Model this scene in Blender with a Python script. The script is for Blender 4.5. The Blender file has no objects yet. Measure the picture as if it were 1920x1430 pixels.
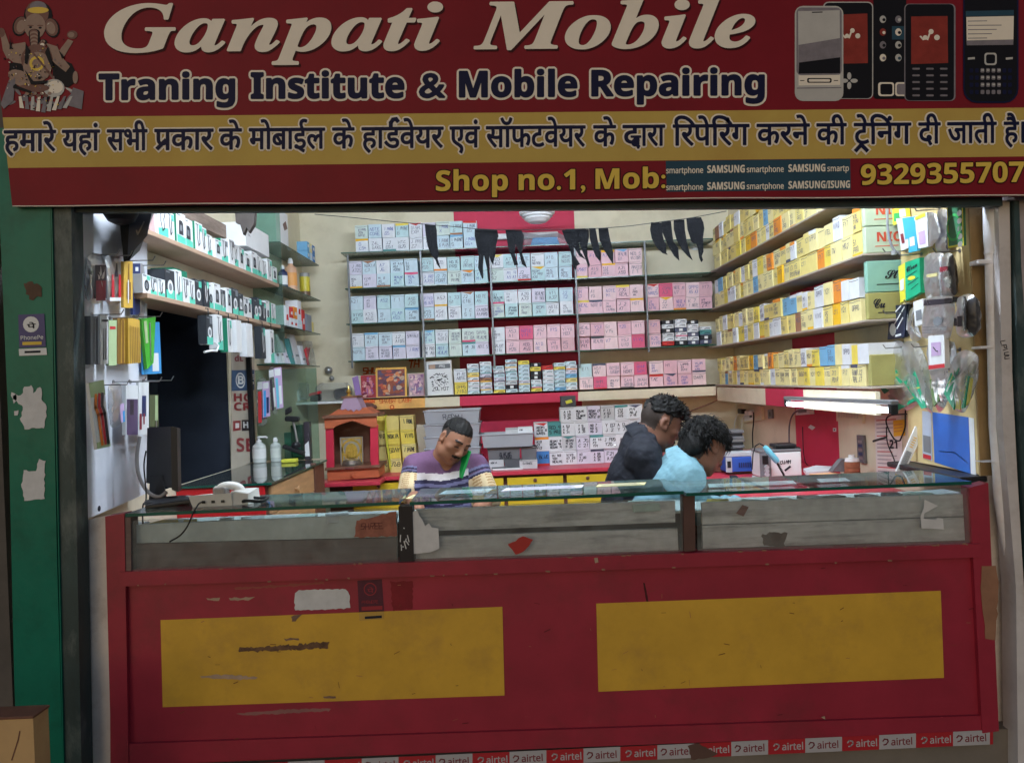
import bpy, math, random
import numpy as np
from mathutils import Vector, Matrix

SC = bpy.context.scene
COL = SC.collection
# ------------------------------------------------------------------ camera
CAMZ, FPX, ROLL = 1.45, 1450.0, 0.042
CR, SR = math.cos(ROLL), math.sin(ROLL)
cam_d = bpy.data.cameras.new('camera')
cam_d.sensor_width = 36.0
cam_d.lens = 36.0 * FPX / 1920.0
cam_d.clip_start, cam_d.clip_end = 0.05, 200.0
cam = bpy.data.objects.new('camera', cam_d)
COL.objects.link(cam)
cam.matrix_world = Matrix(((CR, SR, 0, 0), (0, 0, -1, 0), (-SR, CR, 0, CAMZ), (0, 0, 0, 1)))
SC.camera = cam
# ------------------------------------------------------------------ dusk sky
SKYEL, SKYST = 17, 0.078
world = bpy.data.worlds.new('World')
SC.world = world
world.use_nodes = True
wn = world.node_tree
bg = wn.nodes['Background']
sky = wn.nodes.new('ShaderNodeTexSky')
sky.sky_type = 'NISHITA'
sky.sun_disc = False
sky.sun_elevation = math.radians(SKYEL)
sky.sun_rotation = math.radians(200)
wn.links.new(sky.outputs[0], bg.inputs[0])
bg.inputs[1].default_value = SKYST
sun_d = bpy.data.lights.new('sun', 'SUN')
sun_d.energy = 0.05
sun_d.angle = math.radians(30)
sun_d.color = (1.0, 0.86, 0.72)
sun = bpy.data.objects.new('sun', sun_d)
COL.objects.link(sun)
sun.rotation_euler = (math.radians(62), 0, math.radians(-20))
VS = SC.view_settings
VS.view_transform, VS.look, VS.exposure, VS.gamma = 'Standard', 'None', 0.0, 1.0
VS.use_curve_mapping = False
SC.cycles.max_bounces = 8
SC.cycles.transparent_max_bounces = 16
SC.cycles.sample_clamp_indirect = 6.0
SC.cycles.use_denoising = True

# ------------------------------------------------------------------ projection helpers
def ray(u, v):
    a, b = (u - 960) / FPX, (715 - v) / FPX
    return a * CR + b * SR, -a * SR + b * CR
def P(u, v, Y):
    x, z = ray(u, v)
    return Vector((x * Y, Y, CAMZ + z * Y))
def PX(u, v, X):
    x, z = ray(u, v)
    Y = X / x
    return Vector((X, Y, CAMZ + z * Y))
def PZ(u, v, Z):
    x, z = ray(u, v)
    Y = (Z - CAMZ) / z
    return Vector((x * Y, Y, Z))
VX, VY, VZ = Vector((1, 0, 0)), Vector((0, 1, 0)), Vector((0, 0, 1))
def V(*a): return Vector(a)

# ------------------------------------------------------------------ materials
def lin(c):
    c = c / 255.0
    return c / 12.92 if c <= 0.04045 else ((c + 0.055) / 1.055) ** 2.4
MATS = {}
def mat(key, rgb=None, rough=0.6, metal=0.0, noise=0.12, scale=9.0, bump=0.0, spec=0.4, emit=0.0, stain=None, stain_amt=0.0, stain_scale=3.0, coat=0.0, stretch=None):
    """procedural paint: base colour broken by noise, optional stains with their own colour, optional bump"""
    if key in MATS: return MATS[key]
    m = bpy.data.materials.new(key)
    m.use_nodes = True
    nt = m.node_tree
    N, L = nt.nodes, nt.links
    b = N['Principled BSDF']
    col = tuple(lin(c) for c in rgb) + (1,)
    b.inputs['Roughness'].default_value = rough
    b.inputs['Metallic'].default_value = metal
    b.inputs['Specular IOR Level'].default_value = spec
    b.inputs['Coat Weight'].default_value = coat
    if emit:
        b.inputs['Emission Color'].default_value = col
        b.inputs['Emission Strength'].default_value = emit
    tc = N.new('ShaderNodeTexCoord')
    src = tc.outputs['Object']
    if stretch:
        mp = N.new('ShaderNodeMapping')
        mp.inputs['Scale'].default_value = stretch
        L.new(src, mp.inputs['Vector'])
        src = mp.outputs[0]
    no = N.new('ShaderNodeTexNoise')
    no.inputs['Scale'].default_value = scale
    no.inputs['Detail'].default_value = 6
    no.inputs['Roughness'].default_value = 0.65
    L.new(src, no.inputs['Vector'])
    r = N.new('ShaderNodeValToRGB')
    r.color_ramp.elements[0].position, r.color_ramp.elements[1].position = 0.3, 0.7
    r.color_ramp.elements[0].color = tuple(c * (1 - noise) for c in col[:3]) + (1,)
    r.color_ramp.elements[1].color = tuple(min(1, c * (1 + noise * 0.6)) for c in col[:3]) + (1,)
    L.new(no.outputs['Fac'], r.inputs[0])
    out = r.outputs[0]
    if stain:
        n2 = N.new('ShaderNodeTexNoise')
        n2.inputs['Scale'].default_value = stain_scale
        n2.inputs['Detail'].default_value = 8
        n2.inputs['Roughness'].default_value = 0.7
        L.new(src, n2.inputs['Vector'])
        r2 = N.new('ShaderNodeValToRGB')
        r2.color_ramp.elements[0].position, r2.color_ramp.elements[1].position = 0.5, 0.72
        r2.color_ramp.elements[0].color = (0, 0, 0, 1)
        r2.color_ramp.elements[1].color = (stain_amt,) * 3 + (1,)
        L.new(n2.outputs['Fac'], r2.inputs[0])
        mx = N.new('ShaderNodeMix')
        mx.data_type = 'RGBA'
        L.new(r2.outputs[0], mx.inputs[0])
        L.new(out, mx.inputs[6])
        mx.inputs[7].default_value = tuple(lin(c) for c in stain) + (1,)
        out = mx.outputs[2]
    L.new(out, b.inputs['Base Color'])
    if bump:
        bp = N.new('ShaderNodeBump')
        bp.inputs['Strength'].default_value = bump
        bp.inputs['Distance'].default_value = 0.01
        n3 = N.new('ShaderNodeTexNoise')
        n3.inputs['Scale'].default_value = scale * 4
        n3.inputs['Detail'].default_value = 5
        L.new(src, n3.inputs['Vector'])
        L.new(n3.outputs['Fac'], bp.inputs['Height'])
        L.new(bp.outputs[0], b.inputs['Normal'])
    MATS[key] = m
    return m
def glassy(key, tint, rough=0.03, refl=1.0, body=0.0, bodycol=(200, 215, 210), bumpy=0.0):
    """thin clear sheet: see-through, tinted, with a fresnel mirror and a little haze of its own"""
    if key in MATS: return MATS[key]
    m = bpy.data.materials.new(key)
    m.use_nodes = True
    nt = m.node_tree
    N, L = nt.nodes, nt.links
    N.remove(N['Principled BSDF'])
    out = N['Material Output']
    tr = N.new('ShaderNodeBsdfTransparent'); tr.inputs[0].default_value = tuple(lin(c) for c in tint) + (1,)
    df = N.new('ShaderNodeBsdfDiffuse'); df.inputs[0].default_value = tuple(lin(c) for c in bodycol) + (1,)
    gl = N.new('ShaderNodeBsdfGlossy'); gl.inputs['Roughness'].default_value = rough
    fr = N.new('ShaderNodeFresnel'); fr.inputs[0].default_value = 1.5
    mu = N.new('ShaderNodeMath'); mu.operation = 'MULTIPLY'; mu.inputs[1].default_value = refl
    m1 = N.new('ShaderNodeMixShader')
    no = N.new('ShaderNodeTexNoise'); no.inputs['Scale'].default_value = 14; no.inputs['Detail'].default_value = 6
    tc = N.new('ShaderNodeTexCoord'); L.new(tc.outputs['Object'], no.inputs['Vector'])
    mr = N.new('ShaderNodeMapRange'); mr.inputs[1].default_value, mr.inputs[2].default_value = 0.3, 0.75
    mr.inputs[3].default_value, mr.inputs[4].default_value = body * 0.5, body * 1.5
    L.new(no.outputs['Fac'], mr.inputs[0]); L.new(mr.outputs[0], m1.inputs[0])
    m2 = N.new('ShaderNodeMixShader')
    L.new(tr.outputs[0], m1.inputs[1]); L.new(df.outputs[0], m1.inputs[2])
    L.new(fr.outputs[0], mu.inputs[0]); L.new(mu.outputs[0], m2.inputs[0])
    L.new(m1.outputs[0], m2.inputs[1]); L.new(gl.outputs[0], m2.inputs[2])
    if bumpy:
        bp = N.new('ShaderNodeBump'); bp.inputs['Strength'].default_value = bumpy; bp.inputs['Distance'].default_value = 0.02
        n3 = N.new('ShaderNodeTexNoise'); n3.inputs['Scale'].default_value = 22; L.new(tc.outputs['Object'], n3.inputs['Vector'])
        L.new(n3.outputs['Fac'], bp.inputs['Height']); L.new(bp.outputs[0], gl.inputs['Normal']); L.new(bp.outputs[0], fr.inputs['Normal'])
    L.new(m2.outputs[0], out.inputs['Surface'])
    MATS[key] = m
    return m

# ------------------------------------------------------------------ mesh collector
def frame(n):
    n = Vector(n).normalized()
    t = VZ if abs(n.z) < 0.9 else VX
    a = n.cross(t).normalized()
    return a, n.cross(a).normalized()
class MB:
    def __init__(self): self.v, self.f, self.m, self.s = [], [], [], []
    def face(self, pts, mi=0, sm=False):
        i = len(self.v)
        self.v += [tuple(p) for p in pts]
        self.f.append(tuple(range(i, i + len(pts)))); self.m.append(mi); self.s.append(sm)
        return self
    def raw(self, vs, fs, mi=0, sm=False):
        i = len(self.v)
        self.v += [tuple(p) for p in vs]
        for k, q in enumerate(fs):
            self.f.append(tuple(i + j for j in q)); self.m.append(mi if isinstance(mi, int) else mi[k]); self.s.append(sm)
        return self
    def hexa(self, p, mi=0):
        """p: 4 bottom then 4 top corners; mi an index or six of them (bottom, top, s0, s1, s2, s3)"""
        fs = [(3, 2, 1, 0), (4, 5, 6, 7), (0, 1, 5, 4), (1, 2, 6, 5), (2, 3, 7, 6), (3, 0, 4, 7)]
        return self.raw(p, fs, mi)
    def box(self, a, b, mi=0):
        (x0, y0, z0), (x1, y1, z1) = [min(p, q) for p, q in zip(a, b)], [max(p, q) for p, q in zip(a, b)]
        return self.hexa([(x0, y0, z0), (x1, y0, z0), (x1, y1, z0), (x0, y1, z0), (x0, y0, z1), (x1, y0, z1), (x1, y1, z1), (x0, y1, z1)], mi)
    def bbox(self, a, b, r=0.004, mi=0):
        """box with small chamfers on all twelve edges"""
        (x0, y0, z0), (x1, y1, z1) = [min(p, q) for p, q in zip(a, b)], [max(p, q) for p, q in zip(a, b)]
        c = Vector(((x0 + x1) / 2, (y0 + y1) / 2, (z0 + z1) / 2)); h = Vector((x1 - x0, y1 - y0, z1 - z0)) / 2
        return self.obox(c, VX * h.x, VY * h.y, VZ * h.z, mi, r)
    def obox(self, c, ax, ay, az, mi=0, r=0.0):
        c = Vector(c)
        if not r:
            return self.hexa([c - ax - ay - az, c + ax - ay - az, c + ax + ay - az, c - ax + ay - az, c - ax - ay + az, c + ax - ay + az, c + ax + ay + az, c - ax + ay + az], mi)
        A = [ax, ay, az]; L = [max(1e-6, a.length) for a in A]; r = min(r, min(L) * 0.45); idx = {}
        vs = []
        for sx in (-1, 1):
            for sy in (-1, 1):
                for sz in (-1, 1):
                    for k in range(3):
                        s = [sx, sy, sz]
                        p = c.copy()
                        for j in range(3): p = p + A[j] * s[j] * (1 if j == k else 1 - r / L[j])
                        idx[(sx, sy, sz, k)] = len(vs); vs.append(p)
        fs = []
        for k in range(3):
            for s in (-1, 1):
                i, j = [q for q in range(3) if q != k]
                quad = []
                for (si, sj) in ((-1, -1), (1, -1), (1, 1), (-1, 1)):
                    t = [0, 0, 0]; t[k], t[i], t[j] = s, si, sj
                    quad.append(idx[(t[0], t[1], t[2], k)])
                flip = (s > 0) if k != 1 else (s < 0)
                fs.append(tuple(quad) if flip else tuple(reversed(quad)))
        for k in range(3):
            i, j = [q for q in range(3) if q != k]
            for si in (-1, 1):
                for sj in (-1, 1):
                    t0 = [0, 0, 0]; t0[i], t0[j], t0[k] = si, sj, -1
                    t1 = list(t0); t1[k] = 1
                    fs.append((idx[(*t0, i)], idx[(*t1, i)], idx[(*t1, j)], idx[(*t0, j)]))
        for sx in (-1, 1):
            for sy in (-1, 1):
                for sz in (-1, 1): fs.append(tuple(idx[(sx, sy, sz, k)] for k in range(3)))
        return self.raw(vs, fs, mi)
    def prism(self, pts, d, mi=0, ms=None):
        """flat outline pts (3-D) extruded by the vector d"""
        pts = [Vector(p) for p in pts]; d = Vector(d); n = len(pts)
        ms = mi if ms is None else ms
        self.raw(pts, [tuple(range(n))], mi)
        self.raw([p + d for p in pts], [tuple(reversed(range(n)))], mi)
        for i in range(n):
            j = (i + 1) % n
            self.raw([pts[i], pts[j], pts[j] + d, pts[i] + d], [(3, 2, 1, 0)], ms)
        return self
    def tube(self, path, r, n=8, mi=0, cap=True, sm=True):
        path = [Vector(p) for p in path]; vs = []; m = len(path)
        rs = r if isinstance(r, (list, tuple)) else [r] * m
        up = None
        for i, p in enumerate(path):
            t = (path[min(i + 1, m - 1)] - path[max(i - 1, 0)]).normalized()
            if up is None: a, b = frame(t)
            else:
                a = (up - t * up.dot(t))
                a = a.normalized() if a.length > 1e-6 else frame(t)[0]
                b = t.cross(a)
            up = a
            for k in range(n):
                w = 2 * math.pi * k / n
                vs.append(p + (a * math.cos(w) + b * math.sin(w)) * rs[i])
        fs = []
        for i in range(m - 1):
            for k in range(n):
                q = (k + 1) % n
                fs.append((i * n + k, i * n + q, (i + 1) * n + q, (i + 1) * n + k))
        self.raw(vs, fs, mi, sm)
        if cap:
            self.raw(vs[:n], [tuple(reversed(range(n)))], mi); self.raw(vs[-n:], [tuple(range(n))], mi)
        return self
    def lathe(self, prof, c, n=20, axis=VZ, mi=0, sm=True):
        """prof: (radius, height[, mat]) up the axis from c"""
        a, b = frame(axis); c = Vector(c); axis = Vector(axis).normalized(); vs = []
        for q in prof:
            for k in range(n):
                w = 2 * math.pi * k / n
                vs.append(c + axis * q[1] + (a * math.cos(w) + b * math.sin(w)) * q[0])
        for i in range(len(prof) - 1):
            mm = prof[i][2] if len(prof[i]) > 2 else mi
            fs = [(k, (k + 1) % n, n + (k + 1) % n, n + k) for k in range(n)]
            self.raw(vs[i * n:(i + 2) * n], fs, mm, sm)
        self.raw(vs[:n], [tuple(reversed(range(n)))], mi); self.raw(vs[-n:], [tuple(range(n))], prof[-1][2] if len(prof[-1]) > 2 else mi)
        return self
    def ell(self, c, r, mi=0, n=12, m=8):
        vs, fs = [], []
        for i in range(m + 1):
            th = math.pi * i / m
            for k in range(n):
                w = 2 * math.pi * k / n
                vs.append((c[0] + r[0] * math.sin(th) * math.cos(w), c[1] + r[1] * math.sin(th) * math.sin(w), c[2] + r[2] * math.cos(th)))
        for i in range(m):
            for k in range(n):
                fs.append((i * n + k, (i + 1) * n + k, (i + 1) * n + (k + 1) % n, i * n + (k + 1) % n))
        return self.raw(vs, fs, mi, True)
    def disc(self, c, ex, ey, mi=0, n=20):
        c = Vector(c)
        return self.face([c + ex * math.cos(2 * math.pi * k / n) + ey * math.sin(2 * math.pi * k / n) for k in range(n)], mi)
    def ring(self, c, ex, ey, k0, mi=0, n=28):
        c = Vector(c)
        for k in range(n):
            a, b = 2 * math.pi * k / n, 2 * math.pi * (k + 1) / n
            o = [c + (ex * math.cos(t) + ey * math.sin(t)) for t in (a, b)]
            i = [c + (ex * math.cos(t) + ey * math.sin(t)) * k0 for t in (b, a)]
            self.face(o + i, mi)
        return self
    def line(self, pts, w, n, mi=0):
        """ribbon of width w drawn on a surface with normal n"""
        pts = [Vector(p) for p in pts]; n = Vector(n).normalized()
        for p, q in zip(pts, pts[1:]):
            d = q - p
            if d.length < 1e-6: continue
            d.normalize(); s = d.cross(n) * (w / 2); e = d * (w * 0.3)
            self.face([p - e - s, p - e + s, q + e + s, q + e - s][::-1], mi)
        return self
    def build(self, name, mats, parent=None, origin=None):
        me = bpy.data.meshes.new(name)
        V_ = np.array(self.v, dtype=float).reshape(-1, 3)
        if parent is not None: off = wloc(parent)
        elif origin is not None: off = Vector(origin)
        else:
            lo, hi = V_.min(0), V_.max(0)
            off = Vector(((lo[0] + hi[0]) / 2, (lo[1] + hi[1]) / 2, lo[2]))
        V_ = V_ - np.array(off)
        me.from_pydata(V_.tolist(), [], self.f)
        for m in (mats if isinstance(mats, (list, tuple)) else [mats]): me.materials.append(m)
        me.polygons.foreach_set('material_index', self.m)
        me.polygons.foreach_set('use_smooth', self.s)
        me.update()
        o = bpy.data.objects.new(name, me)
        COL.objects.link(o)
        if parent is not None: o.parent = parent
        else: o.location = off
        return o
def wloc(o):
    p = Vector((0, 0, 0))
    while o is not None: p += o.location; o = o.parent
    return p
def tag(o, label, cat, group=None, kind=None):
    o['label'] = label; o['category'] = cat
    if group: o['group'] = group
    if kind: o['kind'] = kind
    return o
def thing(name, label, cat, loc, group=None):
    o = bpy.data.objects.new(name, None)
    o.empty_display_size = 0.05
    o.location = loc
    COL.objects.link(o)
    return tag(o, label, cat, group)
def struct(o): o['kind'] = 'structure'; return o

# ------------------------------------------------------------------ lettering
STY = {'B': (0x1D5D4, 0x1D5EE, 0x1D7EC), 'R': (0x1D5A0, 0x1D5BA, 0x1D7E2), 'S': (0x1D468, 0x1D482, None), 'H': (0x1D4D0, 0x1D4EA, None)}
_TX = {}
def glyphs(s, sty=None, res=3):
    k = (s, sty, res)
    if k in _TX: return _TX[k]
    if sty in STY:
        A, a, d = STY[sty]
        t = ''
        for ch in s:
            if 'A' <= ch <= 'Z': t += chr(A + ord(ch) - 65)
            elif 'a' <= ch <= 'z': t += chr(a + ord(ch) - 97)
            elif '0' <= ch <= '9' and d: t += chr(d + ord(ch) - 48)
            else: t += ch
    else: t = s
    c = bpy.data.curves.new('lettering', 'FONT'); c.body = t; c.resolution_u = res; c.fill_mode = 'FRONT'
    o = bpy.data.objects.new('lettering', c)
    m = o.to_mesh()
    vs = [(v.co.x, v.co.y) for v in m.vertices]; fs = [tuple(p.vertices) for p in m.polygons]
    o.to_mesh_clear(); bpy.data.objects.remove(o); bpy.data.curves.remove(c)
    _TX[k] = (vs, fs)
    return vs, fs
def write(mb, s, A, B, up, mi, sty=None, fat=0.0, lift=0.001, ysc=None, copies=10, res=3, slant=0.0):
    """letters of s with ink box from A to B along the baseline; up = the height vector of one font unit; fat thickens"""
    vs, fs = glyphs(s, sty, res)
    if not vs: return mb
    A, B, up = Vector(A), Vector(B), Vector(up)
    x0, x1 = min(p[0] for p in vs), max(p[0] for p in vs)
    ex = (B - A) / (x1 - x0)
    n = ex.cross(up).normalized()
    exn, upn = ex.normalized(), up.normalized()
    offs = [(0, 0)] + ([(fat * math.cos(2 * math.pi * k / copies), fat * math.sin(2 * math.pi * k / copies)) for k in range(copies)] if fat else [])
    for k, (dx, dy) in enumerate(offs):
        base = A + exn * dx + upn * dy + n * (lift + 0.00005 * k)
        mb.raw([base + ex * (p[0] - x0 + slant * p[1]) + up * p[1] for p in vs], fs, mi)
    return mb
# pen strokes for handwriting: one-line letters on a 4 x 6 grid
PEN = {'A': '0026 2640 1333', 'B': '0006 0636 3643 4303 4340 4000', 'C': '4515 1501 0130 3041', 'D': '0006 0626 2644 4441 4120 2000', 'E': '4000 0006 0646 0333', 'F': '0006 0646 0333',
       'G': '4536 3606 0600 0040 4043 4323', 'H': '0006 4046 0343', 'I': '2026', 'J': '3631 3110 1001', 'K': '0006 0246 1340', 'L': '0600 0040', 'M': '0006 0623 2346 4640', 'N': '0006 0640 4046',
       'O': '1006 0636 3641 4110', 'P': '0006 0646 4643 4303', 'Q': '1006 0636 3641 4110 3240', 'R': '0006 0646 4643 4303 2340', 'S': '4606 0603 0343 4340 4000', 'T': '2026 0646', 'U': '0601 0130 3046',
       'V': '0620 2046', 'W': '0610 1023 2330 3046', 'X': '0046 0640', 'Y': '0623 4623 2320', 'Z': '0646 4600 0040', '0': '1006 0636 3641 4110', '1': '2026 2614', '2': '0546 4643 4300 0040',
       '3': '0646 4633 3342 4200', '4': '3036 3602 0242', '5': '4606 0603 0343 4340 4000', '6': '4606 0600 0040 4043 4303', '7': '0646 4610', '8': '0006 0646 4640 4000 0343', '9': '4303 0306 0646 4640',
       '+': '2125 0343', '-': '0343', '/': '0046', '.': '2021', ' ': '', '_': '0040'}
def pen(mb, s, o, ex, ey, h, w, n, mi, rng, gap=1.35, lift=0.0012, maxw=None):
    """hand-written s at o; h letter height, w pen width"""
    sx = h * 0.62 / 4; adv = h * 0.62 * gap
    if maxw and adv * len(s) > maxw: f = maxw / (adv * len(s)); sx *= f; adv *= f
    o = Vector(o) + Vector(n) * lift
    for ch in s.upper():
        sl = rng.uniform(-0.1, 0.25); dy = rng.uniform(-0.08, 0.08) * h
        for st in PEN.get(ch, '').split():
            q = [int(c) for c in st]
            a = [(q[0] + rng.uniform(-.4, .4)) * sx + sl * q[1] * h / 6, q[1] * h / 6 + dy]
            b = [(q[2] + rng.uniform(-.4, .4)) * sx + sl * q[3] * h / 6, q[3] * h / 6 + dy]
            mb.line([o + ex * a[0] + ey * a[1], o + ex * b[0] + ey * b[1]], w, n, mi)
        o = o + ex * adv
    return mb
NTH = ['', 'first', 'second', 'third', 'fourth', 'fifth', 'sixth', 'seventh', 'eighth', 'ninth', 'tenth', 'eleventh', 'twelfth', 'thirteenth', 'fourteenth', 'fifteenth', 'sixteenth', 'seventeenth', 'eighteenth',
       'nineteenth', 'twentieth', 'twenty-first', 'twenty-second', 'twenty-third', 'twenty-fourth', 'twenty-fifth', 'twenty-sixth', 'twenty-seventh', 'twenty-eighth', 'twenty-ninth', 'thirtieth'] + ['thirty-%d' % i for i in range(1, 20)]

# ================================================================== palette
WHITE = mat('white_paper', (222, 224, 226), 0.7, noise=0.06)
INK = mat('pen_ink', (42, 48, 78), 0.8)
DARKINK = mat('dark_ink', (30, 32, 44), 0.8)
BLACK = mat('black_plastic', (28, 29, 33), 0.45)
RUBBER = mat('black_rubber', (20, 21, 24), 0.6)
STEEL = mat('steel', (170, 172, 175), 0.35, 0.9)
REDP = mat('red_counter_paint', (156, 40, 60), 0.45, noise=0.2, scale=3.5, stain=(112, 44, 50), stain_amt=0.65, stain_scale=3, bump=0.06)
YELP = mat('yellow_paint', (210, 164, 56), 0.45, noise=0.12, scale=5, stain=(172, 132, 64), stain_amt=0.6, stain_scale=4, bump=0.06)
CREAM = mat('cream_wall_paint', (220, 211, 186), 0.7, noise=0.10, scale=3, stain=(176, 162, 130), stain_amt=0.4, stain_scale=2.5, bump=0.05)
WALLRED = mat('crimson_wall_paint', (196, 44, 78), 0.6, noise=0.08, scale=4, stain=(150, 40, 70), stain_amt=0.4)
GREENG = mat('glass_edge', (16, 84, 72), 0.2, spec=0.6)
GLASS = glassy('counter_glass', (238, 245, 243), 0.02, 0.9, 0.18, (170, 190, 186))
PANE = glassy('pane_glass', (251, 252, 252), 0.03, 0.8, 0.14, (170, 176, 174))
SHELFG = glassy('shelf_glass', (206, 222, 218), 0.05, 0.8, 0.16, (130, 148, 142))
CLEAR = glassy('clear_bag', (236, 238, 240), 0.34, 0.6, 0.07, (235, 238, 240), bumpy=0.5)
PLANKG = mat('grey_plank', (222, 226, 232), 0.7, noise=0.2, scale=6, stain=(84, 74, 70), stain_amt=0.7, stain_scale=5, stretch=(0.6, 1, 5))
PLANKD = mat('dark_plank', (112, 92, 88), 0.75, noise=0.25, scale=8, stretch=(0.5, 1, 6))
PLANKL = mat('pale_green_plank', (208, 222, 226), 0.6, noise=0.1, scale=6)
LINTEL = mat('weathered_lintel', (132, 116, 106), 0.8, noise=0.35, scale=7, stretch=(0.4, 1, 6))
TEALB = mat('dark_teal_beam', (44, 64, 72), 0.5, noise=0.2, stain=(70, 80, 80), stain_amt=0.5)

def slab(mb, uv, Y, d, mi=0, ms=None):
    return mb.prism([P(u, v, Y) for u, v in uv], (0, d, 0), mi, ms)
def sheet(mb, uv, Y, mi=0):
    return mb.face([P(u, v, Y) for u, v in uv], mi)
def torn(uv, rng, amp=2.0, step=6.0):
    """ragged outline of a torn scrap, corner to corner in photo pixels"""
    out = []
    for (a, b), (c, d) in zip(uv, uv[1:] + uv[:1]):
        n = max(1, int(math.hypot(c - a, d - b) / step))
        for k in range(n):
            t = k / n
            out.append((a + (c - a) * t + rng.uniform(-amp, amp), b + (d - b) * t + rng.uniform(-amp, amp)))
    return out
R0 = random.Random(5)

# ================================================================== setting
CON = mat('street_concrete', (96, 92, 88), 0.85, noise=0.3, scale=4, stain=(50, 48, 46), stain_amt=0.7, bump=0.3)
m = MB(); m.face([(-40, -40, -.22), (40, -40, -.22), (40, 40, -.22), (-40, 40, -.22)], 0)
struct(m.build('ground', [CON], origin=(0, 0, -.22)))
FLOOR = mat('shop_floor', (120, 112, 104), 0.6, noise=0.2, scale=3)
m = MB(); m.box((-1.98, 3.05, -.20), (2.15, 6.77, 0.0)); struct(m.build('floor', [FLOOR]))
CEIL = mat('ceiling_paint', (226, 222, 208), 0.8, noise=0.06)
m = MB(); m.box((-2.05, 3.12, 3.05), (2.2, 6.9, 3.17)); struct(m.build('ceiling', [CEIL]))
# back wall with its painted crimson stripe
YB = 6.77
m = MB()
xs = [-1.98, P(852, 440, YB).x, P(1078, 440, YB).x, 2.13]
for i in range(3):
    m.face([(xs[i], YB, 0), (xs[i + 1], YB, 0), (xs[i + 1], YB, 3.05), (xs[i], YB, 3.05)], 1 if i == 1 else 0)
m.box((-1.98, YB + .004, 0), (2.13, YB + .12, 3.05), 0)
o = tag(m.build('back_wall', [CREAM, WALLRED]), 'cream back wall with a wide crimson vertical stripe behind the shelves', 'wall')
XR, XL = 1.95, -1.80
ys = [3.1, PX(1573, 830, XR).y, PX(1493, 830, XR).y, YB]
m = MB()
for i in range(3):
    m.face([(XR, ys[i], 0), (XR, ys[i], 3.05), (XR, ys[i + 1], 3.05), (XR, ys[i + 1], 0)], 1 if i == 1 else 0)
m.box((XR + .004, 3.1, 0), (XR + .16, YB, 3.05), 0)
tag(m.build('right_wall', [CREAM, WALLRED]), 'cream side wall with a crimson stripe above the repair bench', 'wall')
m = MB()
m.box((XL - .16, 3.1, 0), (XL, 3.80, 3.05)); m.box((XL - .012, 3.80, 0), (XL, 4.93, .97)); m.box((XL - .012, 4.93, 0), (XL, YB, 3.05)); m.box((XL - .012, 3.80, 2.02), (XL, 4.93, 3.05))
tag(m.build('left_wall', [CREAM]), 'cream side wall with the dark doorway opening in it', 'wall')
NIGHT = mat('dark_room', (38, 46, 60), 0.9)  # darkness of the unlit room is put into its wall colour
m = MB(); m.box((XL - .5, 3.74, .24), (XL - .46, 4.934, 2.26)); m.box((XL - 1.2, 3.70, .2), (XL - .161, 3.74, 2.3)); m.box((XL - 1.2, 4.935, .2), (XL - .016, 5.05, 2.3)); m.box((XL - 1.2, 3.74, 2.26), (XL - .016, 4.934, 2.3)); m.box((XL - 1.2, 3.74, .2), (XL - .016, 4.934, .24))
tag(m.build('side_room', [NIGHT]), 'dark walled side room seen through the left doorway', 'room')

# ================================================================== ceiling lamps that light the shop
TUBEL = mat('cool_tube_light', (226, 240, 255), 0.4, noise=0.0, emit=460.0)
TUBEV = mat('lit_tube', (236, 245, 255), 0.4, noise=0.0, emit=9.0)
FIT = mat('white_fitting', (226, 228, 230), 0.4, noise=0.04)
def tube_lamp(a, b, label, tmat, tr, up=VZ):
    a, b = Vector(a), Vector(b)
    t = thing('tube_lamp', label, 'lamp', (a + b) / 2 + up * .05)
    d = (b - a).normalized(); q = MB(); s = d.cross(up).normalized()
    q.obox((a + b) / 2 + up * .034, d * ((b - a).length / 2 + .03), s * .018, up * .010, 0, .004)
    q.build('batten', [FIT if tmat is not TUBEV else mat('grey_fitting', (120, 122, 126), .5)], t)
    MB().tube([a, b], tr, 12, 0).build('tube', [tmat], t)
    for e, k in ((a, -1), (b, 1)):
        q = MB(); q.obox(e + d * k * .012 + up * .012, d * .014, s * .017, up * .028, 0, .004)
        q.build('lamp_holder', [BLACK if tmat is TUBEV else FIT], t)
    return t
tube_lamp((-1.35, 3.26, 2.92), (-.15, 3.26, 2.92), 'ceiling tube lamp nearest the dark doorway', TUBEL, .014)
tube_lamp((.35, 3.26, 2.92), (1.55, 3.26, 2.92), 'ceiling tube lamp above the two bent men', TUBEL, .014)
tube_lamp(PX(1672, 769, 1.62), PX(1478, 757, 1.62), 'bright white tube lamp glowing under the bottom shelf of yellow cartons', TUBEV, .013)

# ================================================================== shop sign
SY = 2.90
def S(u, v): return P(u, v, SY)
SGRED = mat('sign_red_vinyl', (126, 24, 36), 0.46, spec=0.12, noise=0.16, scale=2.2, stain=(104, 34, 42), stain_amt=0.4, stain_scale=2.5, bump=0.10)
SGYEL = mat('sign_yellow_vinyl', (192, 164, 86), 0.5, spec=0.12, noise=0.08, scale=3, stain=(176, 140, 70), stain_amt=0.5, stain_scale=2)
SGWHT = mat('sign_white', (232, 222, 208), 0.5, spec=0.12, noise=0.05)
SGNAVY = mat('sign_navy', (22, 24, 58), 0.5, spec=0.12, noise=0.1)
SGDK = mat('sign_dark_red', (60, 12, 18), 0.5, spec=0.12)
SGGOLD = mat('sign_gold', (222, 190, 84), 0.5, spec=0.12, noise=0.06)
SGBLK = mat('sign_black', (22, 20, 26), 0.5, spec=0.12)
SGTEAL = mat('sign_slate_teal', (44, 74, 92), 0.5, spec=0.12, noise=0.12)
SGSKIN = mat('sign_flesh', (152, 128, 116), 0.55, spec=0.12, noise=0.12, scale=30)
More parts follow.
